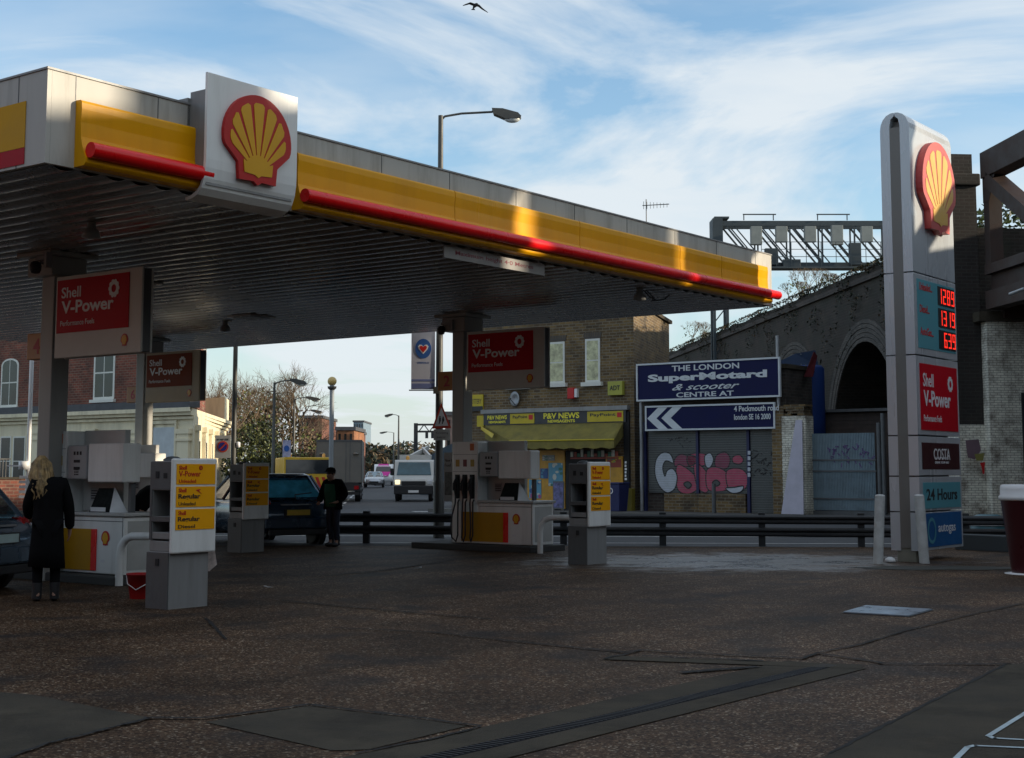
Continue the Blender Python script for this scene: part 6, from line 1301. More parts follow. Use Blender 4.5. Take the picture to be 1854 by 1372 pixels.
def car(name, label, cat, loc, az, body, L=4.2, Wd=1.75, H=1.5, plate='', plate_m=None, kind='hatch', lights=True, group=None, rear_reflection=None):
    t = thing(name, label, cat, loc, pi/2-R(az), group); h = Wd/2; k = L/4.2
    stn = [(-2.12, .44, .60, .63, .76), (-2.09, .34, .68, .72, .88), (-2.0, .26, .86, .90, .95), (-1.86, .23, .93, .965, .985), (-1.2, .22, .94, .98, 1), (0, .22, .93, .97, 1), (.95, .22, .91, .97, 1), (1.3, .23, .87, .95, .99), (1.75, .25, .78, .86, .95), (2.02, .30, .66, .72, .86), (2.11, .40, .56, .60, .72)]
    mb = MB(); vs_ = []; n = 12
    for x, zb, zs, zt, wf in stn:
        w_ = h*wf; half = [(w_*.80, zb), (w_*.965, zb+.09), (w_, zb+.45*(zs-zb)), (w_*.985, zs-.02), (w_*.90, zt-.012), (w_*.45, zt+.012)]
        vs_ += [(x*k, y, z) for y, z in half]+[(x*k, -y, z) for y, z in reversed(half)]
    fs = []
    for i in range(len(stn)-1):
        for j in range(n): fs.append((i*n+j, i*n+(j+1) % n, (i+1)*n+(j+1) % n, (i+1)*n+j))
    fs += [tuple(range(n))[::-1], tuple(range((len(stn)-1)*n, len(stn)*n))]
    mb.add(vs_, fs, 0, True); mb.build('body', body, t, subsurf=1)
    # greenhouse
    xb0, xb1, xt0, xt1 = (-1.93*k, 1.18*k, -1.52*k, .42*k) if kind == 'hatch' else (-1.55*k, 1.2*k, -.95*k, .40*k)
    wb, wt = h*.90, h*.68; zb, zt = .95, H-.05
    def ring(x0, x1, w_, z, c): return [(x0+c, -w_, z), (x1-c*2, -w_, z), (x1, -w_*.80, z), (x1, w_*.80, z), (x1-c*2, w_, z), (x0+c, w_, z), (x0, w_*.82, z), (x0, -w_*.82, z)]
    A = ring(xb0, xb1, wb, zb, .10); B = ring(xt0, xt1, wt, zt, .08)
    g = MB(); g.add(A+B, [(i, (i+1) % 8, 8+(i+1) % 8, 8+i) for i in range(8)], 0); gl = g.build('windows', CGL, t)
    rf = MB(); Cc = ring(xt0-.03, xt1+.03, wt+.02, zt-.005, .08); D = ring(xt0+.06, xt1-.10, wt-.10, H, .1); rf.add(Cc+D, [(i, (i+1) % 8, 8+(i+1) % 8, 8+i) for i in range(8)]+[tuple(range(8, 16)), tuple(range(8))[::-1]], 0, True); rf.build('roof', body, t)
    for i in range(8):
        pl = MB(); a, b = Vector(A[i]), Vector(B[i]); pl.bar(a, b, .055, .05); pl.build('pillar', body, t)
    for s_ in (-1, 1):
        for f in (.40, .66): pl = MB(); a = Vector((xb0+(xb1-xb0)*f, s_*wb, zb)); b = Vector((xt0+(xt1-xt0)*f, s_*wt, zt)); pl.bar(a, b, .07, .03); pl.build('pillar', body, t)
    if rear_reflection:
        q = [Vector((xb0, -wb*.80, zb+.05)), Vector((xb0, wb*.80, zb+.05)), Vector((xt0, wt*.82, zt-.05)), Vector((xt0, -wt*.82, zt-.05))]; q = [v+Vector((-.02, 0, .012)) for v in q]
        rg = MB(); rg.add(q, [(0, 1, 2, 3)]); rg.build('rear_reflection_pane', rear_reflection, t, recalc=False)  # sheet over the glass carrying a painted sky reflection
    for x in (-1.32*k, 1.30*k):
        for s_ in (-1, 1):
            ar_ = MB(); ar_.cyly((x, .33), .39, s_*(h+.004), s_*(h-.12)); ar_.build('wheel_arch', BLACK, t); wheel(t, x, s_*(h+.012), .31)
    for sx in (-.75, .25):
        for s_ in (-1, 1): m_ = MB(); m_.box(sx*k, sx*k+.12, s_*h*.42-.24, s_*h*.42+.24, .70, 1.12); m_.box(sx*k+.01, sx*k+.09, s_*h*.42-.12, s_*h*.42+.12, 1.16, 1.32); m_.build('seat', BLACK, t, bevel=.03)
    # rear
    TL = mat('tail_lamp_red', (.34, .008, .010), .12, var=.1, coat=.6); x = -2.03*k
    for s_ in (-1, 1):
        m_ = MB(); m_.add([(x-.035, s_*h*.62, .74), (x+.05, s_*h*.94, .76), (x+.14, s_*h*.965, .98), (x+.07, s_*h*.66, .96), (x+.16, s_*h*.60, .74), (x+.26, s_*h*.93, .76), (x+.30, s_*h*.94, .98), (x+.2, s_*h*.60, .96)], [(0, 1, 2, 3), (7, 6, 5, 4), (0, 4, 5, 1), (1, 5, 6, 2), (2, 6, 7, 3), (3, 7, 4, 0)]); m_.build('tail_light', TL, t, bevel=.02)
    m_ = MB(); m_.box(-2.155*k, -2.08*k, -h*.86, h*.86, .36, .60); m_.build('rear_bumper', body, t, bevel=.035)
    m_ = MB(); m_.box(-2.12*k, -2.02*k, -h*.74, h*.74, .23, .355); m_.build('bumper_skirt', BLACK, t, bevel=.02)
    m_ = MB(); m_.box(-2.145*k, -2.08*k, -.30, .30, .63, .77); m_.build('plate_recess', BLACK, t); 
    m_ = MB(); m_.box(-2.155*k, -2.1461*k, -.26, .26, .645, .755); pp = m_.build('number_plate', plate_m or mat('plate_yellow', (.60, .40, .05), .4), t)
    m_ = MB(); m_.bar((-2.03*k, -.35, .86), (-2.03*k, .35, .86), .05, .025); m_.build('chrome_strip', STEEL, t)
    m_ = MB(); m_.tube([(-1.99*k, .0, .97), (-1.90*k, -.02, 1.06), (-1.86*k, -.42, 1.10)], .014, 6); m_.build('wiper', BLACK, t)
    for s_ in (-1, 1):
        m_ = MB(); m_.box(.78*k, .92*k, s_*(h+.02), s_*(h+.20), .93, 1.07); m_.build('mirror', body, t, bevel=.03)
        m_ = MB(); m_.box(1.86*k, 2.06*k, s_*h*.50, s_*h*.84, .60, .74); m_.build('headlight', mat('headlight_lens', (.6, .62, .65), .1), t, bevel=.03)
    m_ = MB(); m_.box(2.05*k, 2.135*k, -h*.45, h*.45, .40, .56); m_.build('grille', BLACK, t)
    return t
NAV = mat('car_paint_navy', (.02, .05, .09), .22, .35, var=.03, coat=.8); GUN = mat('car_paint_gunmetal', (.075, .115, .16), .22, .5, var=.03, coat=.8); SIL = mat('car_paint_silver', (.50, .54, .58), .25, .5, var=.03, coat=.6)
def place_rear(px, py, az, L, lateral=0):   # ground point under the middle of the tail
    g_ = Wz(px, py); hd = Vector((sin(R(az)), cos(R(az)), 0)); return g_+hd*(L/2)
car('parked_car', 'gunmetal hatchback cut by the left edge, its tail light towards the pump', 'car', place_rear(2, 1076, -74, 4.2)+Vector((0, 0, .012)), -74, GUN, plate_m=mat('plate_pale', (.42, .55, .55), .4))
c2 = car('parked_car', 'dark blue hatchback with shining rear window beside the standing man', 'car', place_rear(538, 990, -34, 4.0)+Vector((0, 0, .012)), -34, NAV, H=1.50, L=4.0, Wd=1.72, rear_reflection=mat('sky_reflection_blue', (.05, .32, .48), .06, var=.6, vs=2.2, spec=.8))  # blue of the rear glass is sky reflection painted as colour
car('silver_car', 'small silver saloon driving away on the far road', 'car', Vector((W(674, 880, 128).x, 130, .01)), 176, SIL, kind='saloon', H=1.42)
# white tipper van, front towards us
def van(loc, az):
    t = thing('tipper_van', 'white cab van with amber beacon waiting at the junction', 'van', loc, pi/2-R(az)); WV = mat('van_white', (.52, .52, .49), .35, var=.05)
    pr = [(-.2, .55), (1.9, .55), (2.05, .70), (2.05, .98), (1.98, 1.12), (1.45, 1.30), (.95, 2.0), (.75, 2.08), (-.2, 2.08)]
    mb = MB(); mb.prism(pr, -.98, .98); mb.build('cab', WV, t, bevel=.06)
    mb = MB(); a0, a1 = Vector((1.46, 0, 1.335)), Vector((1.00, 0, 1.955)); nrm = Vector((.62, 0, .46)).normalized()*.012
    q = [a0+Vector((0, -.86, 0)), a0+Vector((0, .86, 0)), a1+Vector((0, .78, 0)), a1+Vector((0, -.78, 0))]; mb.add([p+nrm for p in q]+[p-nrm*3 for p in q], [(0, 1, 2, 3), (7, 6, 5, 4), (0, 4, 5, 1), (1, 5, 6, 2), (2, 6, 7, 3), (3, 7, 4, 0)]); mb.build('windscreen', mat('windscreen_teal', (.03, .09, .12), .06, var=.3), t)
    mb = MB(); mb.box(1.95, 2.13, -.97, .97, .36, .80); mb.build('bumper', BLACK, t, bevel=.04); mb = MB(); mb.box(2.03, 2.09, -.60, .60, .81, 1.02); mb.build('grille', BLACK, t, bevel=.02); mb = MB(); mb.box(2.131, 2.14, -.26, .26, .45, .57); mb.build('number_plate', LETW, t)
    for s_ in (-1, 1):
        mb = MB(); mb.box(1.80, 2.07, s_*.66, s_*.93, .84, 1.08); mb.build('headlight', mat('headlight_lens', (.6, .62, .65), .1) if s_ > 0 else mat('lit_headlamp', (.9, .8, .5), .2, emit=((1, .8, .45), 1.2)), t, bevel=.05); mb = MB(); mb.box(1.1, 1.25, s_*1.02, s_*1.2, 1.3, 1.65); mb.build('mirror', BLACK, t, bevel=.03)
        wheel(t, 1.25, s_*.93, .34); wheel(t, -1.9, s_*.93, .34)
    mb = MB(); mb.box(-3.6, -.25, -1.02, 1.02, .75, 1.25); mb.build('tipper_bed', mat('bed_grey', (.2, .2, .2), .6), t)
    mb = MB(); mb.box(-.24, -.2, -.8, .8, 2.0, 2.35); mb.bar((-.4, -.5, 2.1), (-3.0, .6, 2.75), .12, .22); mb.bar((-.3, .8, 2.2), (-2.6, .3, 2.7), .10, .2); mb.build('crane_arm', WV, t)
    mb = MB(); mb.lathe([(.09, 0), (.09, .16), (.05, .2), (.01, .21)], (.5, -.35, 2.085), 12); mb.build('beacon', mat('beacon_amber', (.8, .4, .08), .2), t); mb = MB(); mb.box(1.2, 1.23, -.4, .4, 1.62, 1.68); return t
van(Vector((W(746, 905, 72).x, 74, .01)), 178)
# box lorry, rear towards us
t = thing('box_lorry', 'grey box lorry seen from behind, waiting left on the street', 'lorry', Vector((W(613, 905, 71).x, 71, .01)), pi/2-R(-5)); WT = mat('lorry_box', (.16, .155, .14), .5, var=.1, vs=1.5)
mb = MB(); mb.box(0, 7, -1.12, 1.12, .95, 3.05); mb.build('cargo_box', WT, t, bevel=.02)
mb = MB(); [mb.box(-.012, -.001, y, y+.03, 1.0, 3.0) for y in (-.55, -.35, .30, 1.08, -1.11)]; mb.box(-.02, -.001, -1.12, 1.12, 2.95, 3.05); mb.build('door_seams', GREYD, t)
mb = MB(); mb.box(.0, .5, -1.0, 1.0, .55, .93); mb.box(.05, .12, -1.0, 1.0, .35, .50); mb.build('chassis', BLACK, t)
for s_ in (-1, 1):
    mb = MB(); mb.box(-.03, .0, s_*.75, s_*.98, .62, .80); mb.build('tail_light', mat('tail_lamp_red', (.34, .008, .010), .12), t); wheel(t, 1.3, s_*1.05, .45, .28); wheel(t, 5.8, s_*1.05, .45, .28)
    mb = MB(); mb.lathe([(.14, 0), (.13, .06), (.05, .09)], (-.05, s_*.82, 2.35), 12); mb.build('vent', WT, t)
mb = MB(); mb.box(7.05, 8.6, -1.05, 1.05, .7, 2.5); mb.build('cab', LETW, t)
# yellow maintenance truck, rear
t = thing('maintenance_truck', 'yellow maintenance truck with black window band and red chevrons', 'truck', Vector((W(556, 905, 60).x, 60, .01)), pi/2-R(-14)); YT = mat('truck_yellow', (.62, .38, .02), .4, var=.06)
mb = MB(); mb.box(0, 4.4, -.97, .97, .45, 2.10); mb.build('body', YT, t, bevel=.04); mb = MB(); mb.box(-.015, -.001, -.90, .90, 1.42, 2.0); mb.build('rear_glass', GLASS, t); mb = MB(); mb.box(.2, 4.0, -.985, -.971, 1.35, 1.95); mb.build('side_glass', GLASS, t)
mb = MB()
for k in range(7): y = -.88+k*.26; mb.add([(-.012, y, .80), (-.012, y+.13, .80), (-.012, y+.30, 1.28), (-.012, y+.17, 1.28), (-.002, y, .80), (-.002, y+.13, .80), (-.002, y+.30, 1.28), (-.002, y+.17, 1.28)], [(0, 1, 2, 3), (7, 6, 5, 4), (0, 4, 5, 1), (1, 5, 6, 2), (2, 6, 7, 3), (3, 7, 4, 0)])
mb.build('chevrons', mat('chevron_red', (.45, .02, .01), .5), t); mb = MB(); mb.box(-.06, 0, -.97, .97, .42, .62); mb.build('bumper', BLACK, t)
for s_ in (-1, 1): wheel(t, .9, s_*.96, .36); wheel(t, 3.5, s_*.96, .36); mb = MB(); mb.lathe([(.07, 0), (.07, .12), (.02, .16)], (.3, s_*.7, 2.105), 10); mb.build('beacon', mat('beacon_amber', (.8, .4, .08), .2), t)
# pink and white people carrier
t = thing('pink_van', 'white and pink van on the far road behind the silver car', 'van', Vector((W(690, 878, 143).x, 146, .01)), pi/2-R(177)); mb = MB(); mb.prism([(-2.2, .4), (1.9, .4), (2.05, .9), (1.55, 1.35), (1.15, 1.95), (.8, 2.12), (-2.2, 2.12)], -.92, .92); mb.build('body', LETW, t, bevel=.18)
PK = mat('van_magenta', (.62, .03, .30), .4); mb = MB(); mb.add([(1.20, -.62, 1.90), (1.20, .62, 1.90), (.84, .48, 2.15), (.84, -.48, 2.15)], [(0, 1, 2, 3)]); mb.add([(1.62, -.72, 1.36), (1.62, .72, 1.36), (2.08, .45, .92), (2.08, -.45, .92)], [(0, 1, 2, 3)]); mb.build('pink_panels', PK, t, recalc=False).modifiers.new('th', 'SOLIDIFY').thickness = .03
mb = MB(); mb.add([(1.60, -.78, 1.38), (1.60, .78, 1.38), (1.22, .70, 1.88), (1.22, -.70, 1.88)], [(0, 1, 2, 3)]); mb.build('windscreen', GLASS, t, recalc=False).modifiers.new('th', 'SOLIDIFY').thickness = .03
for s_ in (-1, 1): wheel(t, 1.2, s_*.93, .33, rim=False)
mb = MB(); mb.prism([(W(658, 850, 140).x, .6), (W(676, 850, 140).x, .6), (W(676, 850, 140).x, W(676, 842, 140).z), (W(658, 850, 140).x, W(658, 842, 140).z)], 152, 156); o = mb.build('white_van', LETW); tag(o, 'plain white van partly hidden left of the pink van', 'van')
# ------------------------------------------------------------ people
SKINM = mat('skin', (.42, .24, .17), .55, var=.08); COATK = mat('black_coat', (.007, .007, .008), .95, var=.2, spec=.1); HAIRB = mat('blond_hair', (.30, .20, .085), .5, var=.8, vs=14); JEAN = mat('dark_jeans', (.018, .024, .045), .85, var=.2); GRN = mat('green_jumper', (.015, .09, .05), .85, var=.2); HAIRD = mat('dark_hair', (.015, .012, .010), .6)
def skin(name, J, bones, m, parent, root='pelvis', sub=1):
    me = bpy.data.meshes.new(name); names = list(J); me.from_pydata([J[k][:3] for k in names], [(names.index(a), names.index(b)) for a, b in bones], [])
    o = bpy.data.objects.new(name, me); col.objects.link(o); md = o.modifiers.new('skin', 'SKIN'); md.use_smooth_shade = True
    sv = me.skin_vertices[0].data
    for i, k in enumerate(names): r = J[k][3]; sv[i].radius = (r, r) if not isinstance(r, tuple) else r; sv[i].use_root = (k == root)
    s_ = o.modifiers.new('sub', 'SUBSURF'); s_.levels = sub; s_.render_levels = sub
    C.view_layer.update(); me2 = bpy.data.meshes.new_from_object(o.evaluated_get(C.evaluated_depsgraph_get())); bpy.data.objects.remove(o)
    me2.materials.clear(); me2.materials.append(m); me2.polygons.foreach_set('use_smooth', [True]*len(me2.polygons))
    o = bpy.data.objects.new(name, me2); col.objects.link(o); o.parent = parent; return o
def person(label, loc, rz, joints, sc=1.0):
    """local: faces -y, x to its left side; joints override the rest pose"""
    J = {'pelvis': (0, 0, .93, (.14, .11)), 'belly': (0, 0, 1.08, (.13, .10)), 'chest': (0, .01, 1.30, (.155, .11)), 'neck': (0, .01, 1.46, .055), 'jaw': (0, -.01, 1.545, (.062, .07)), 'head': (0, .005, 1.63, (.078, .092)), 'crown': (0, .01, 1.70, (.06, .07)), 'nose': (0, -.105, 1.60, .014)}
    for s_, n in ((1, 'l'), (-1, 'r')):
        J.update({n+'sho': (.17*s_, .01, 1.39, .06), n+'elb': (.22*s_, .03, 1.12, .042), n+'wri': (.24*s_, -.06, .88, .028), n+'palm': (.24*s_, -.08, .81, (.038, .018)),
                  n+'hip': (.09*s_, 0, .88, .085), n+'kne': (.10*s_, -.02, .49, .058), n+'ank': (.10*s_, .02, .09, .040), n+'toe': (.11*s_, -.16, .035, .038), n+'heel': (.10*s_, .07, .04, .036)})
    J.update(joints)
    bones = [('pelvis', 'belly'), ('belly', 'chest'), ('chest', 'neck'), ('neck', 'jaw'), ('jaw', 'head'), ('head', 'crown'), ('jaw', 'nose')]
    for n in 'lr':
        s_ = 1 if n == 'l' else -1; P_ = Vector(J[n+'palm'][:3]); Wt = Vector(J[n+'wri'][:3]); d = (P_-Wt).normalized(); sdv_ = Vector((0, 1, 0)) if abs(d.y) < .8 else Vector((1, 0, 0))
        for i, (off_, ln_) in enumerate(((-.030, .070), (-.011, .082), (.009, .076), (.028, .060))):
            b0 = P_+sdv_*off_+d*.028; b1 = b0+d*ln_*.5+Vector((-.006*s_, 0, 0)); b2 = b0+d*ln_*.92+Vector((-.022*s_, 0, 0))
            J[f'{n}f{i}a'] = (*b0, .010); J[f'{n}f{i}b'] = (*b1, .0088); J[f'{n}f{i}c'] = (*b2, .0075); bones += [(n+'palm', f'{n}f{i}a'), (f'{n}f{i}a', f'{n}f{i}b'), (f'{n}f{i}b', f'{n}f{i}c')]
        t0 = P_-sdv_*.035-d*.01; t1 = t0-sdv_*.022+d*.03; J[n+'th0'] = (*t0, .012); J[n+'th1'] = (*t1, .0095); bones += [(n+'palm', n+'th0'), (n+'th0', n+'th1')]
        bones += [('chest', n+'sho'), (n+'sho', n+'elb'), (n+'elb', n+'wri'), (n+'wri', n+'palm'), ('pelvis', n+'hip'), (n+'hip', n+'kne'), (n+'kne', n+'ank'), (n+'ank', n+'toe'), (n+'ank', n+'heel')]
    t = thing('person', label, 'person', loc, rz); t.scale = (sc, sc, sc)
    skin('body', J, bones, SKINM, t)
    mb = MB(); hx, hy, hz = J['head'][:3]
    for s_ in (-1, 1): mb.ell((hx+.032*s_, hy-.088, hz+.0), (.013, .008, .008), 0, 8, 6)
    mb.build('eyes', TXK, t); mb = MB(); mb.ell((hx, J['jaw'][1]-.072, J['jaw'][2]+.005), (.024, .008, .006), 0, 10, 6); mb.build('mouth', mat('lip', (.30, .10, .08), .5), t)
    for s_ in (-1, 1): mb = MB(); mb.ell((hx+.085*s_, hy+.01, hz-.01), (.012, .022, .034), 0, 8, 6); mb.build('ear', SKINM, t)
    return t, J
def garment(name, J, bones, m, t, grow=.025, root='pelvis'):
    used = {k for b in bones for k in b}; G_ = {}
    for k in J:
        if k in used:
            r = J[k][3]; G_[k] = (*J[k][:3], (r[0]+grow, r[1]+grow) if isinstance(r, tuple) else r+grow)
    return skin(name, G_, bones, m, t, root)
TOR = [('pelvis', 'belly'), ('belly', 'chest'), ('chest', 'neck')]; ARM = lambda n: [('chest', n+'sho'), (n+'sho', n+'elb'), (n+'elb', n+'wri')]; LEG = lambda n: [('pelvis', n+'hip'), (n+'hip', n+'kne'), (n+'kne', n+'ank')]
def shoes(J, t):
    for n in 'lr':
        a = J[n+'ank']; bt_ = MB(); bt_.tube([(a[0], a[1], .03), (a[0], a[1], .12), (a[0], a[1]-.005, .22)], [.055, .056, .062], 12); bt_.build('boot_leg', BLACK, t)
        a = J[n+'ank']; o = J[n+'toe']; mb = MB(); c_ = Vector(((a[0]+o[0])/2, (a[1]+o[1])/2-.005, .045)); d = Vector((o[0]-a[0], o[1]-a[1], 0)).normalized(); s0 = 0
        mb.ell((0, 0, 0), (.15, .052, .05), 0, 14, 8); ang = atan2(d.y, d.x); mb.xf(Matrix.Translation(c_) @ Matrix.Rotation(ang, 4, 'Z')); mb.build('shoe', BLACK, t)
def loft(rings, n=20):
    mb = MB(); vs_ = []
    for (cx, cy, z, rx, ry, tx) in rings: vs_ += [(cx+rx*cos(2*pi*k/n)*(1+.03*sin(5*2*pi*k/n)), cy+ry*sin(2*pi*k/n), z+tx*cos(2*pi*k/n)) for k in range(n)]
    fs = [(i*n+k, i*n+(k+1) % n, (i+1)*n+(k+1) % n, (i+1)*n+k) for i in range(len(rings)-1) for k in range(n)]
    mb.add(vs_, fs+[tuple(range(n))[::-1], tuple(range((len(rings)-1)*n, len(rings)*n))], 0, True); return mb
# woman at the left pump: back to us, looking down at the nozzle
wl = Wz(82, 1090)
t, J = person('woman with long blond hair in long black coat standing at the left pump', wl+Vector((0, 0, .012)), R(200), {
    'chest': (0, -.05, 1.29, (.145, .11)), 'neck': (.02, -.09, 1.44, .05), 'jaw': (.07, -.17, 1.50, (.058, .064)), 'head': (.09, -.16, 1.575, (.075, .088)), 'crown': (.10, -.13, 1.64, (.055, .065)), 'nose': (.06, -.255, 1.54, .013),
    'lelb': (.24, -.10, 1.10, .042), 'lwri': (.20, -.30, .98, .028), 'lpalm': (.18, -.36, .95, (.036, .018)), 'relb': (-.24, -.02, 1.08, .042), 'rwri': (-.26, -.12, .84, .028), 'rpalm': (-.26, -.15, .78, (.036, .018))}, 1.02)
garment('coat_sleeves', J, TOR+ARM('l')+ARM('r'), COATK, t, .03)
loft([(0, .0, .40, .215, .17, .015), (0, 0, .60, .20, .165, 0), (0, 0, .80, .185, .155, 0), (0, -.005, .98, .18, .15, 0), (0, -.02, 1.10, .17, .14, 0), (0, -.04, 1.26, .20, .15, 0), (0, -.06, 1.38, .19, .13, 0), (.01, -.085, 1.455, .08, .075, 0)]).build('coat', COATK, t)
garment('trousers', J, LEG('l')+LEG('r'), COATK, t, .015); shoes(J, t)
hb = MB(); hx, hy, hz = J['head'][:3]; hb.ell((hx, hy+.025, hz+.03), (.092, .105, .108), 0, 18, 12)
hm = hb.build('hair_cap', HAIRB, t)
mb = MB(); rnd = random.Random(3)
for k in range(110):
    a = rnd.uniform(-.25, pi+.25); l = rnd.uniform(.26, .40); q = rnd.uniform(.8, 1.1); sw = rnd.uniform(-.03, .03)
    cx_, cy_ = cos(a), sin(a)
    mb.tube([(hx+.03*cx_, hy+.03+.03*cy_, hz+.145), (hx+.10*cx_*q, hy+.03+.12*cy_*q, hz+.05), (hx+.105*cx_*q+sw, hy+.06+.15*max(cy_, 0)*q, hz-.10), (hx+.11*cx_*q-sw, hy+.10+.17*max(cy_, 0), hz-l*.7), (hx+.09*cx_+sw, hy+.10+.16*max(cy_, 0), hz-l)], [.010, .015, .017, .013, .003], 5)
mb.build('hair', HAIRB, t)
# man by the blue hatchback: jacket open over green jumper, head down
t, J = person('man in black jacket and green jumper standing by the dark blue hatchback', Wz(603, 990)+Vector((0, 0, .012)), R(-28), {
    'chest': (0, -.04, 1.29, (.16, .12)), 'neck': (0, -.08, 1.44, .058), 'jaw': (0, -.14, 1.49, (.062, .07)), 'head': (0, -.13, 1.575, (.078, .092)), 'crown': (0, -.11, 1.645, (.06, .07)), 'nose': (0, -.25, 1.535, .014),
    'lsho': (.19, -.02, 1.38, .065), 'rsho': (-.19, -.02, 1.38, .065), 'lelb': (.31, .03, 1.12, .048), 'lwri': (.24, -.20, .97, .03), 'lpalm': (.20, -.25, .96, (.038, .018)), 'relb': (-.32, .02, 1.13, .048), 'rwri': (-.27, -.18, .95, .03), 'rpalm': (-.24, -.24, .93, (.038, .018)), 'lkne': (.10, -.05, .49, .06), 'rkne': (-.08, .0, .49, .06), 'rank': (-.07, .05, .09, .042), 'rtoe': (-.08, -.12, .035, .038)}, .95)
garment('jumper', J, TOR, GRN, t, .02); garment('jacket_sleeves', J, [('chest', 'neck'), ('belly', 'chest')]+ARM('l')+ARM('r'), COATK, t, .038, root='chest')
for s_ in (-1, 1):
    m_ = MB(); n = 8; R_ = []
    for z, rx, ry, yy in ((.80, .21, .17, 0), (1.0, .205, .165, -.01), (1.2, .21, .165, -.03), (1.38, .19, .14, -.05), (1.45, .10, .09, -.075)):
        R_.append([(s_*rx*cos(a), yy+ry*sin(a), z) for a in [R(-52)+(R(142))*k/n for k in range(n+1)]])
    vs_ = [p for r_ in R_ for p in r_]; m_.add(vs_, [(i*(n+1)+k, i*(n+1)+k+1, (i+1)*(n+1)+k+1, (i+1)*(n+1)+k) for i in range(4) for k in range(n)], 0, True); o = m_.build('jacket_half', COATK, t, recalc=False); o.modifiers.new('th', 'SOLIDIFY').thickness = .02
m_ = MB(); n = 10; R_ = [[(rx*cos(a), yy+ry*sin(a), z) for a in [R(-138)+R(96)*k/n for k in range(n+1)]] for z, rx, ry, yy in ((.86, .205, .165, -.005), (1.0, .20, .17, -.015), (1.2, .205, .18, -.035), (1.36, .18, .16, -.055))]
m_.add([p for r_ in R_ for p in r_], [(i*(n+1)+k, i*(n+1)+k+1, (i+1)*(n+1)+k+1, (i+1)*(n+1)+k) for i in range(3) for k in range(n)], 0, True); m_.build('jumper_front', GRN, t, recalc=False)
garment('jeans', J, LEG('l')+LEG('r')+[('pelvis', 'belly')], JEAN, t, .022); shoes(J, t)
hx, hy, hz = J['head'][:3]; hb = MB(); hb.ell((hx, hy+.02, hz+.045), (.10, .112, .085), 0, 18, 12); hb.build('hair', HAIRD, t); hb = MB(); hb.lathe([(.105, 0), (.112, .02), (.09, .08), (.02, .10)], (hx, hy+.01, hz+.05), 18); hb.build('cap', COATK, t); hb = MB(); hb.ell((hx, hy-.12, hz+.055), (.075, .07, .012)); hb.build('cap_peak', COATK, t)
# second customer bent over behind the left pump
p = (root_matrix(pA) @ Vector((2.45, 1.15, 0)))
t, J = person('person in black coat bending over behind the left pump cabinet', Vector((-5.75, 22.1, .012)), R(120), {
    'belly': (0, -.06, 1.06, (.14, .11)), 'chest': (0, -.26, 1.22, (.16, .12)), 'neck': (0, -.40, 1.30, .058), 'jaw': (0, -.50, 1.30, (.062, .07)), 'head': (0, -.52, 1.38, (.078, .09)), 'crown': (0, -.53, 1.44, (.06, .07)), 'nose': (0, -.61, 1.33, .014),
    'lsho': (.18, -.28, 1.29, .06), 'rsho': (-.18, -.28, 1.29, .06), 'lelb': (.22, -.42, 1.04, .045), 'lwri': (.18, -.58, .92, .03), 'lpalm': (.17, -.64, .90, (.038, .018)), 'relb': (-.22, -.42, 1.04, .045), 'rwri': (-.18, -.58, .92, .03), 'rpalm': (-.17, -.64, .90, (.038, .018))}, 1.0)
garment('coat', J, TOR+ARM('l')+ARM('r'), COATK, t, .045); garment('trousers', J, LEG('l')+LEG('r')+[('pelvis', 'belly')], COATK, t, .022); shoes(J, t)
hx, hy, hz = J['head'][:3]; hb = MB(); hb.ell((hx, hy+.015, hz+.03), (.10, .11, .095), 0, 16, 10); hb.build('hair', HAIRD, t)
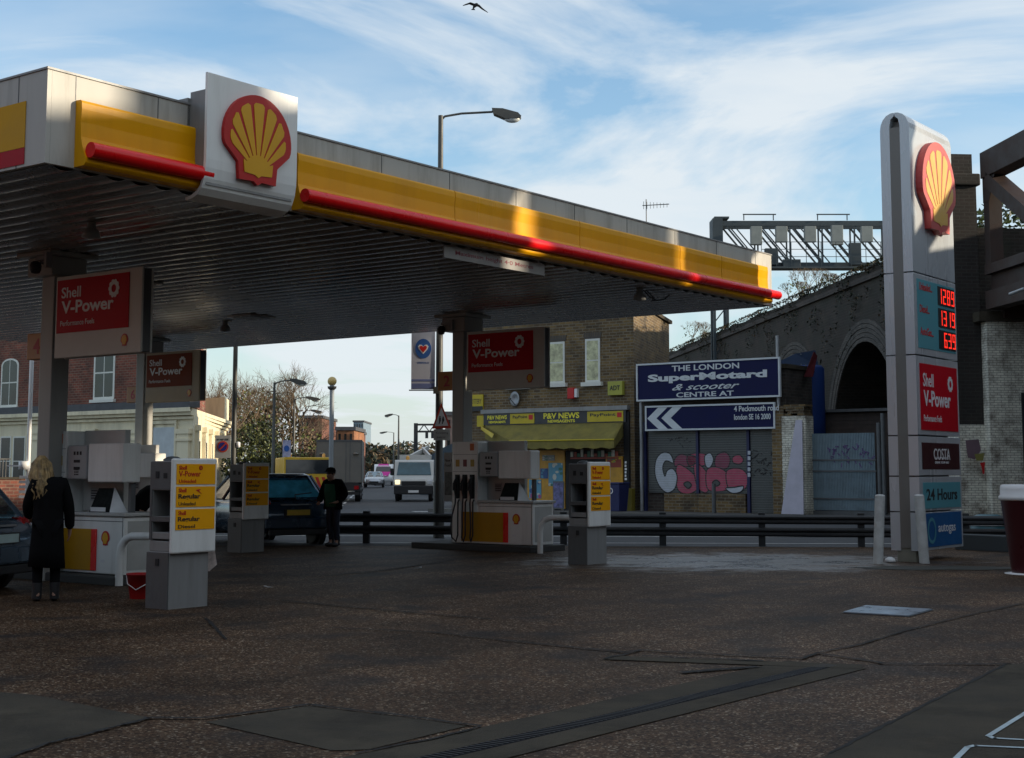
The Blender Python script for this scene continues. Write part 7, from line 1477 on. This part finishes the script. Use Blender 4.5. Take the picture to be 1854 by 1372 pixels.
# ------------------------------------------------------------ bird
p = W(860, 10, 60); t = thing('bird', 'dark gull gliding alone high above the canopy', 'bird', p, R(10)); BK = mat('bird_dark', (.02, .022, .028), .7)
mb = MB(); mb.tube([(.06, -.32, -.02), (.05, -.18, .0), (.0, 0, .01), (-.02, .18, 0), (-.02, .36, -.01)], [.02, .065, .085, .05, .03], 12); mb.build('body', BK, t, world=False)
for s_, pts in ((-1, [(0, 0, .02), (-.22, .02, .10), (-.42, .04, .03), (-.52, .06, -.01)]), (1, [(0, 0, .02), (.16, .02, .02), (.32, .05, -.10), (.58, .10, -.24)])):
    m_ = MB(); ch = [.17, .15, .10, .03]; vs_ = []
    for (x, y, z), c_ in zip(pts, ch): vs_ += [(x, y-c_, z), (x, y, z+.014), (x, y+c_, z-.004), (x, y, z-.008)]
    m_.add(vs_, [(i*4+k, i*4+(k+1) % 4, (i+1)*4+(k+1) % 4, (i+1)*4+k) for i in range(3) for k in range(4)]+[(0, 1, 2, 3), (15, 14, 13, 12)]); m_.build('wing', BK, t)
m_ = MB(); m_.add([(-.03, .34, 0), (.0, .34, .01), (.09, .52, -.02), (-.10, .52, -.02), (-.03, .34, -.012), (.0, .34, -.012), (.09, .52, -.028), (-.10, .52, -.028)], [(0, 1, 2, 3), (7, 6, 5, 4), (0, 4, 5, 1), (1, 5, 6, 2), (2, 6, 7, 3), (3, 7, 4, 0)]); m_.build('tail', BK, t)
# ------------------------------------------------------------ right-hand side low wall with tank beyond the pylon
a, b = Wz(1752, 997), Wz(1850, 1002); F_ = Fr(a, math.degrees(atan2((b-a).x, (b-a).y))); o = thing('kerb_upstand', 'low dark kerb wall beyond the pylon foot', 'wall', a, F_.rz); MB().box(-.3, 6, 0, .3, 0, .32).build('upstand', mat('upstand_dark', (.04, .05, .055), .7), o, bevel=.02)
p = Wz(1805, 992); o = thing('water_tank', 'teal ribbed plastic container beside the cup shaped bin', 'tank', p+Vector((.1, .8, 0))); TL_ = mat('teal_plastic', (.03, .12, .15), .35)
mb = MB(); mb.lathe([(.02, 0), (.36, 0), (.36, .14), (.33, .17), (.36, .20), (.36, .40), (.33, .43), (.36, .46), (.36, .60), (.2, .66), (.02, .66)], (0, 0, 0), 28); mb.build('tank_body', TL_, o); mb = MB(); mb.lathe([(.365, 0), (.372, .015), (.365, .03)], (0, 0, .17), 28); mb.lathe([(.365, 0), (.372, .015), (.365, .03)], (0, 0, .43), 28); mb.build('bands', LETW, o)
mb = MB(); mb.add([(1.5*cos(a)*(.8+.3*random.random()), .5*sin(a)*(.8+.3*random.random()), .02) for a in [2*pi*k/20 for k in range(20)]], [tuple(range(20))]); o = mb.build('mud_patch', mat('wet_soil', (.035, .034, .025), .7, var=.4, bump=.4, bs=20), kind='structure'); o.location = Wz(1705, 1030)
p = Wz(1612, 1020); o = MB().lathe([(.01, 0), (.10, .02), (.08, .07), (.03, .10)], (0, 0, 0), 9).build('stone', LETW); o.location = p+Vector((0, 0, .01)); tag(o, 'pale lump lying at the pylon foot', 'stone')
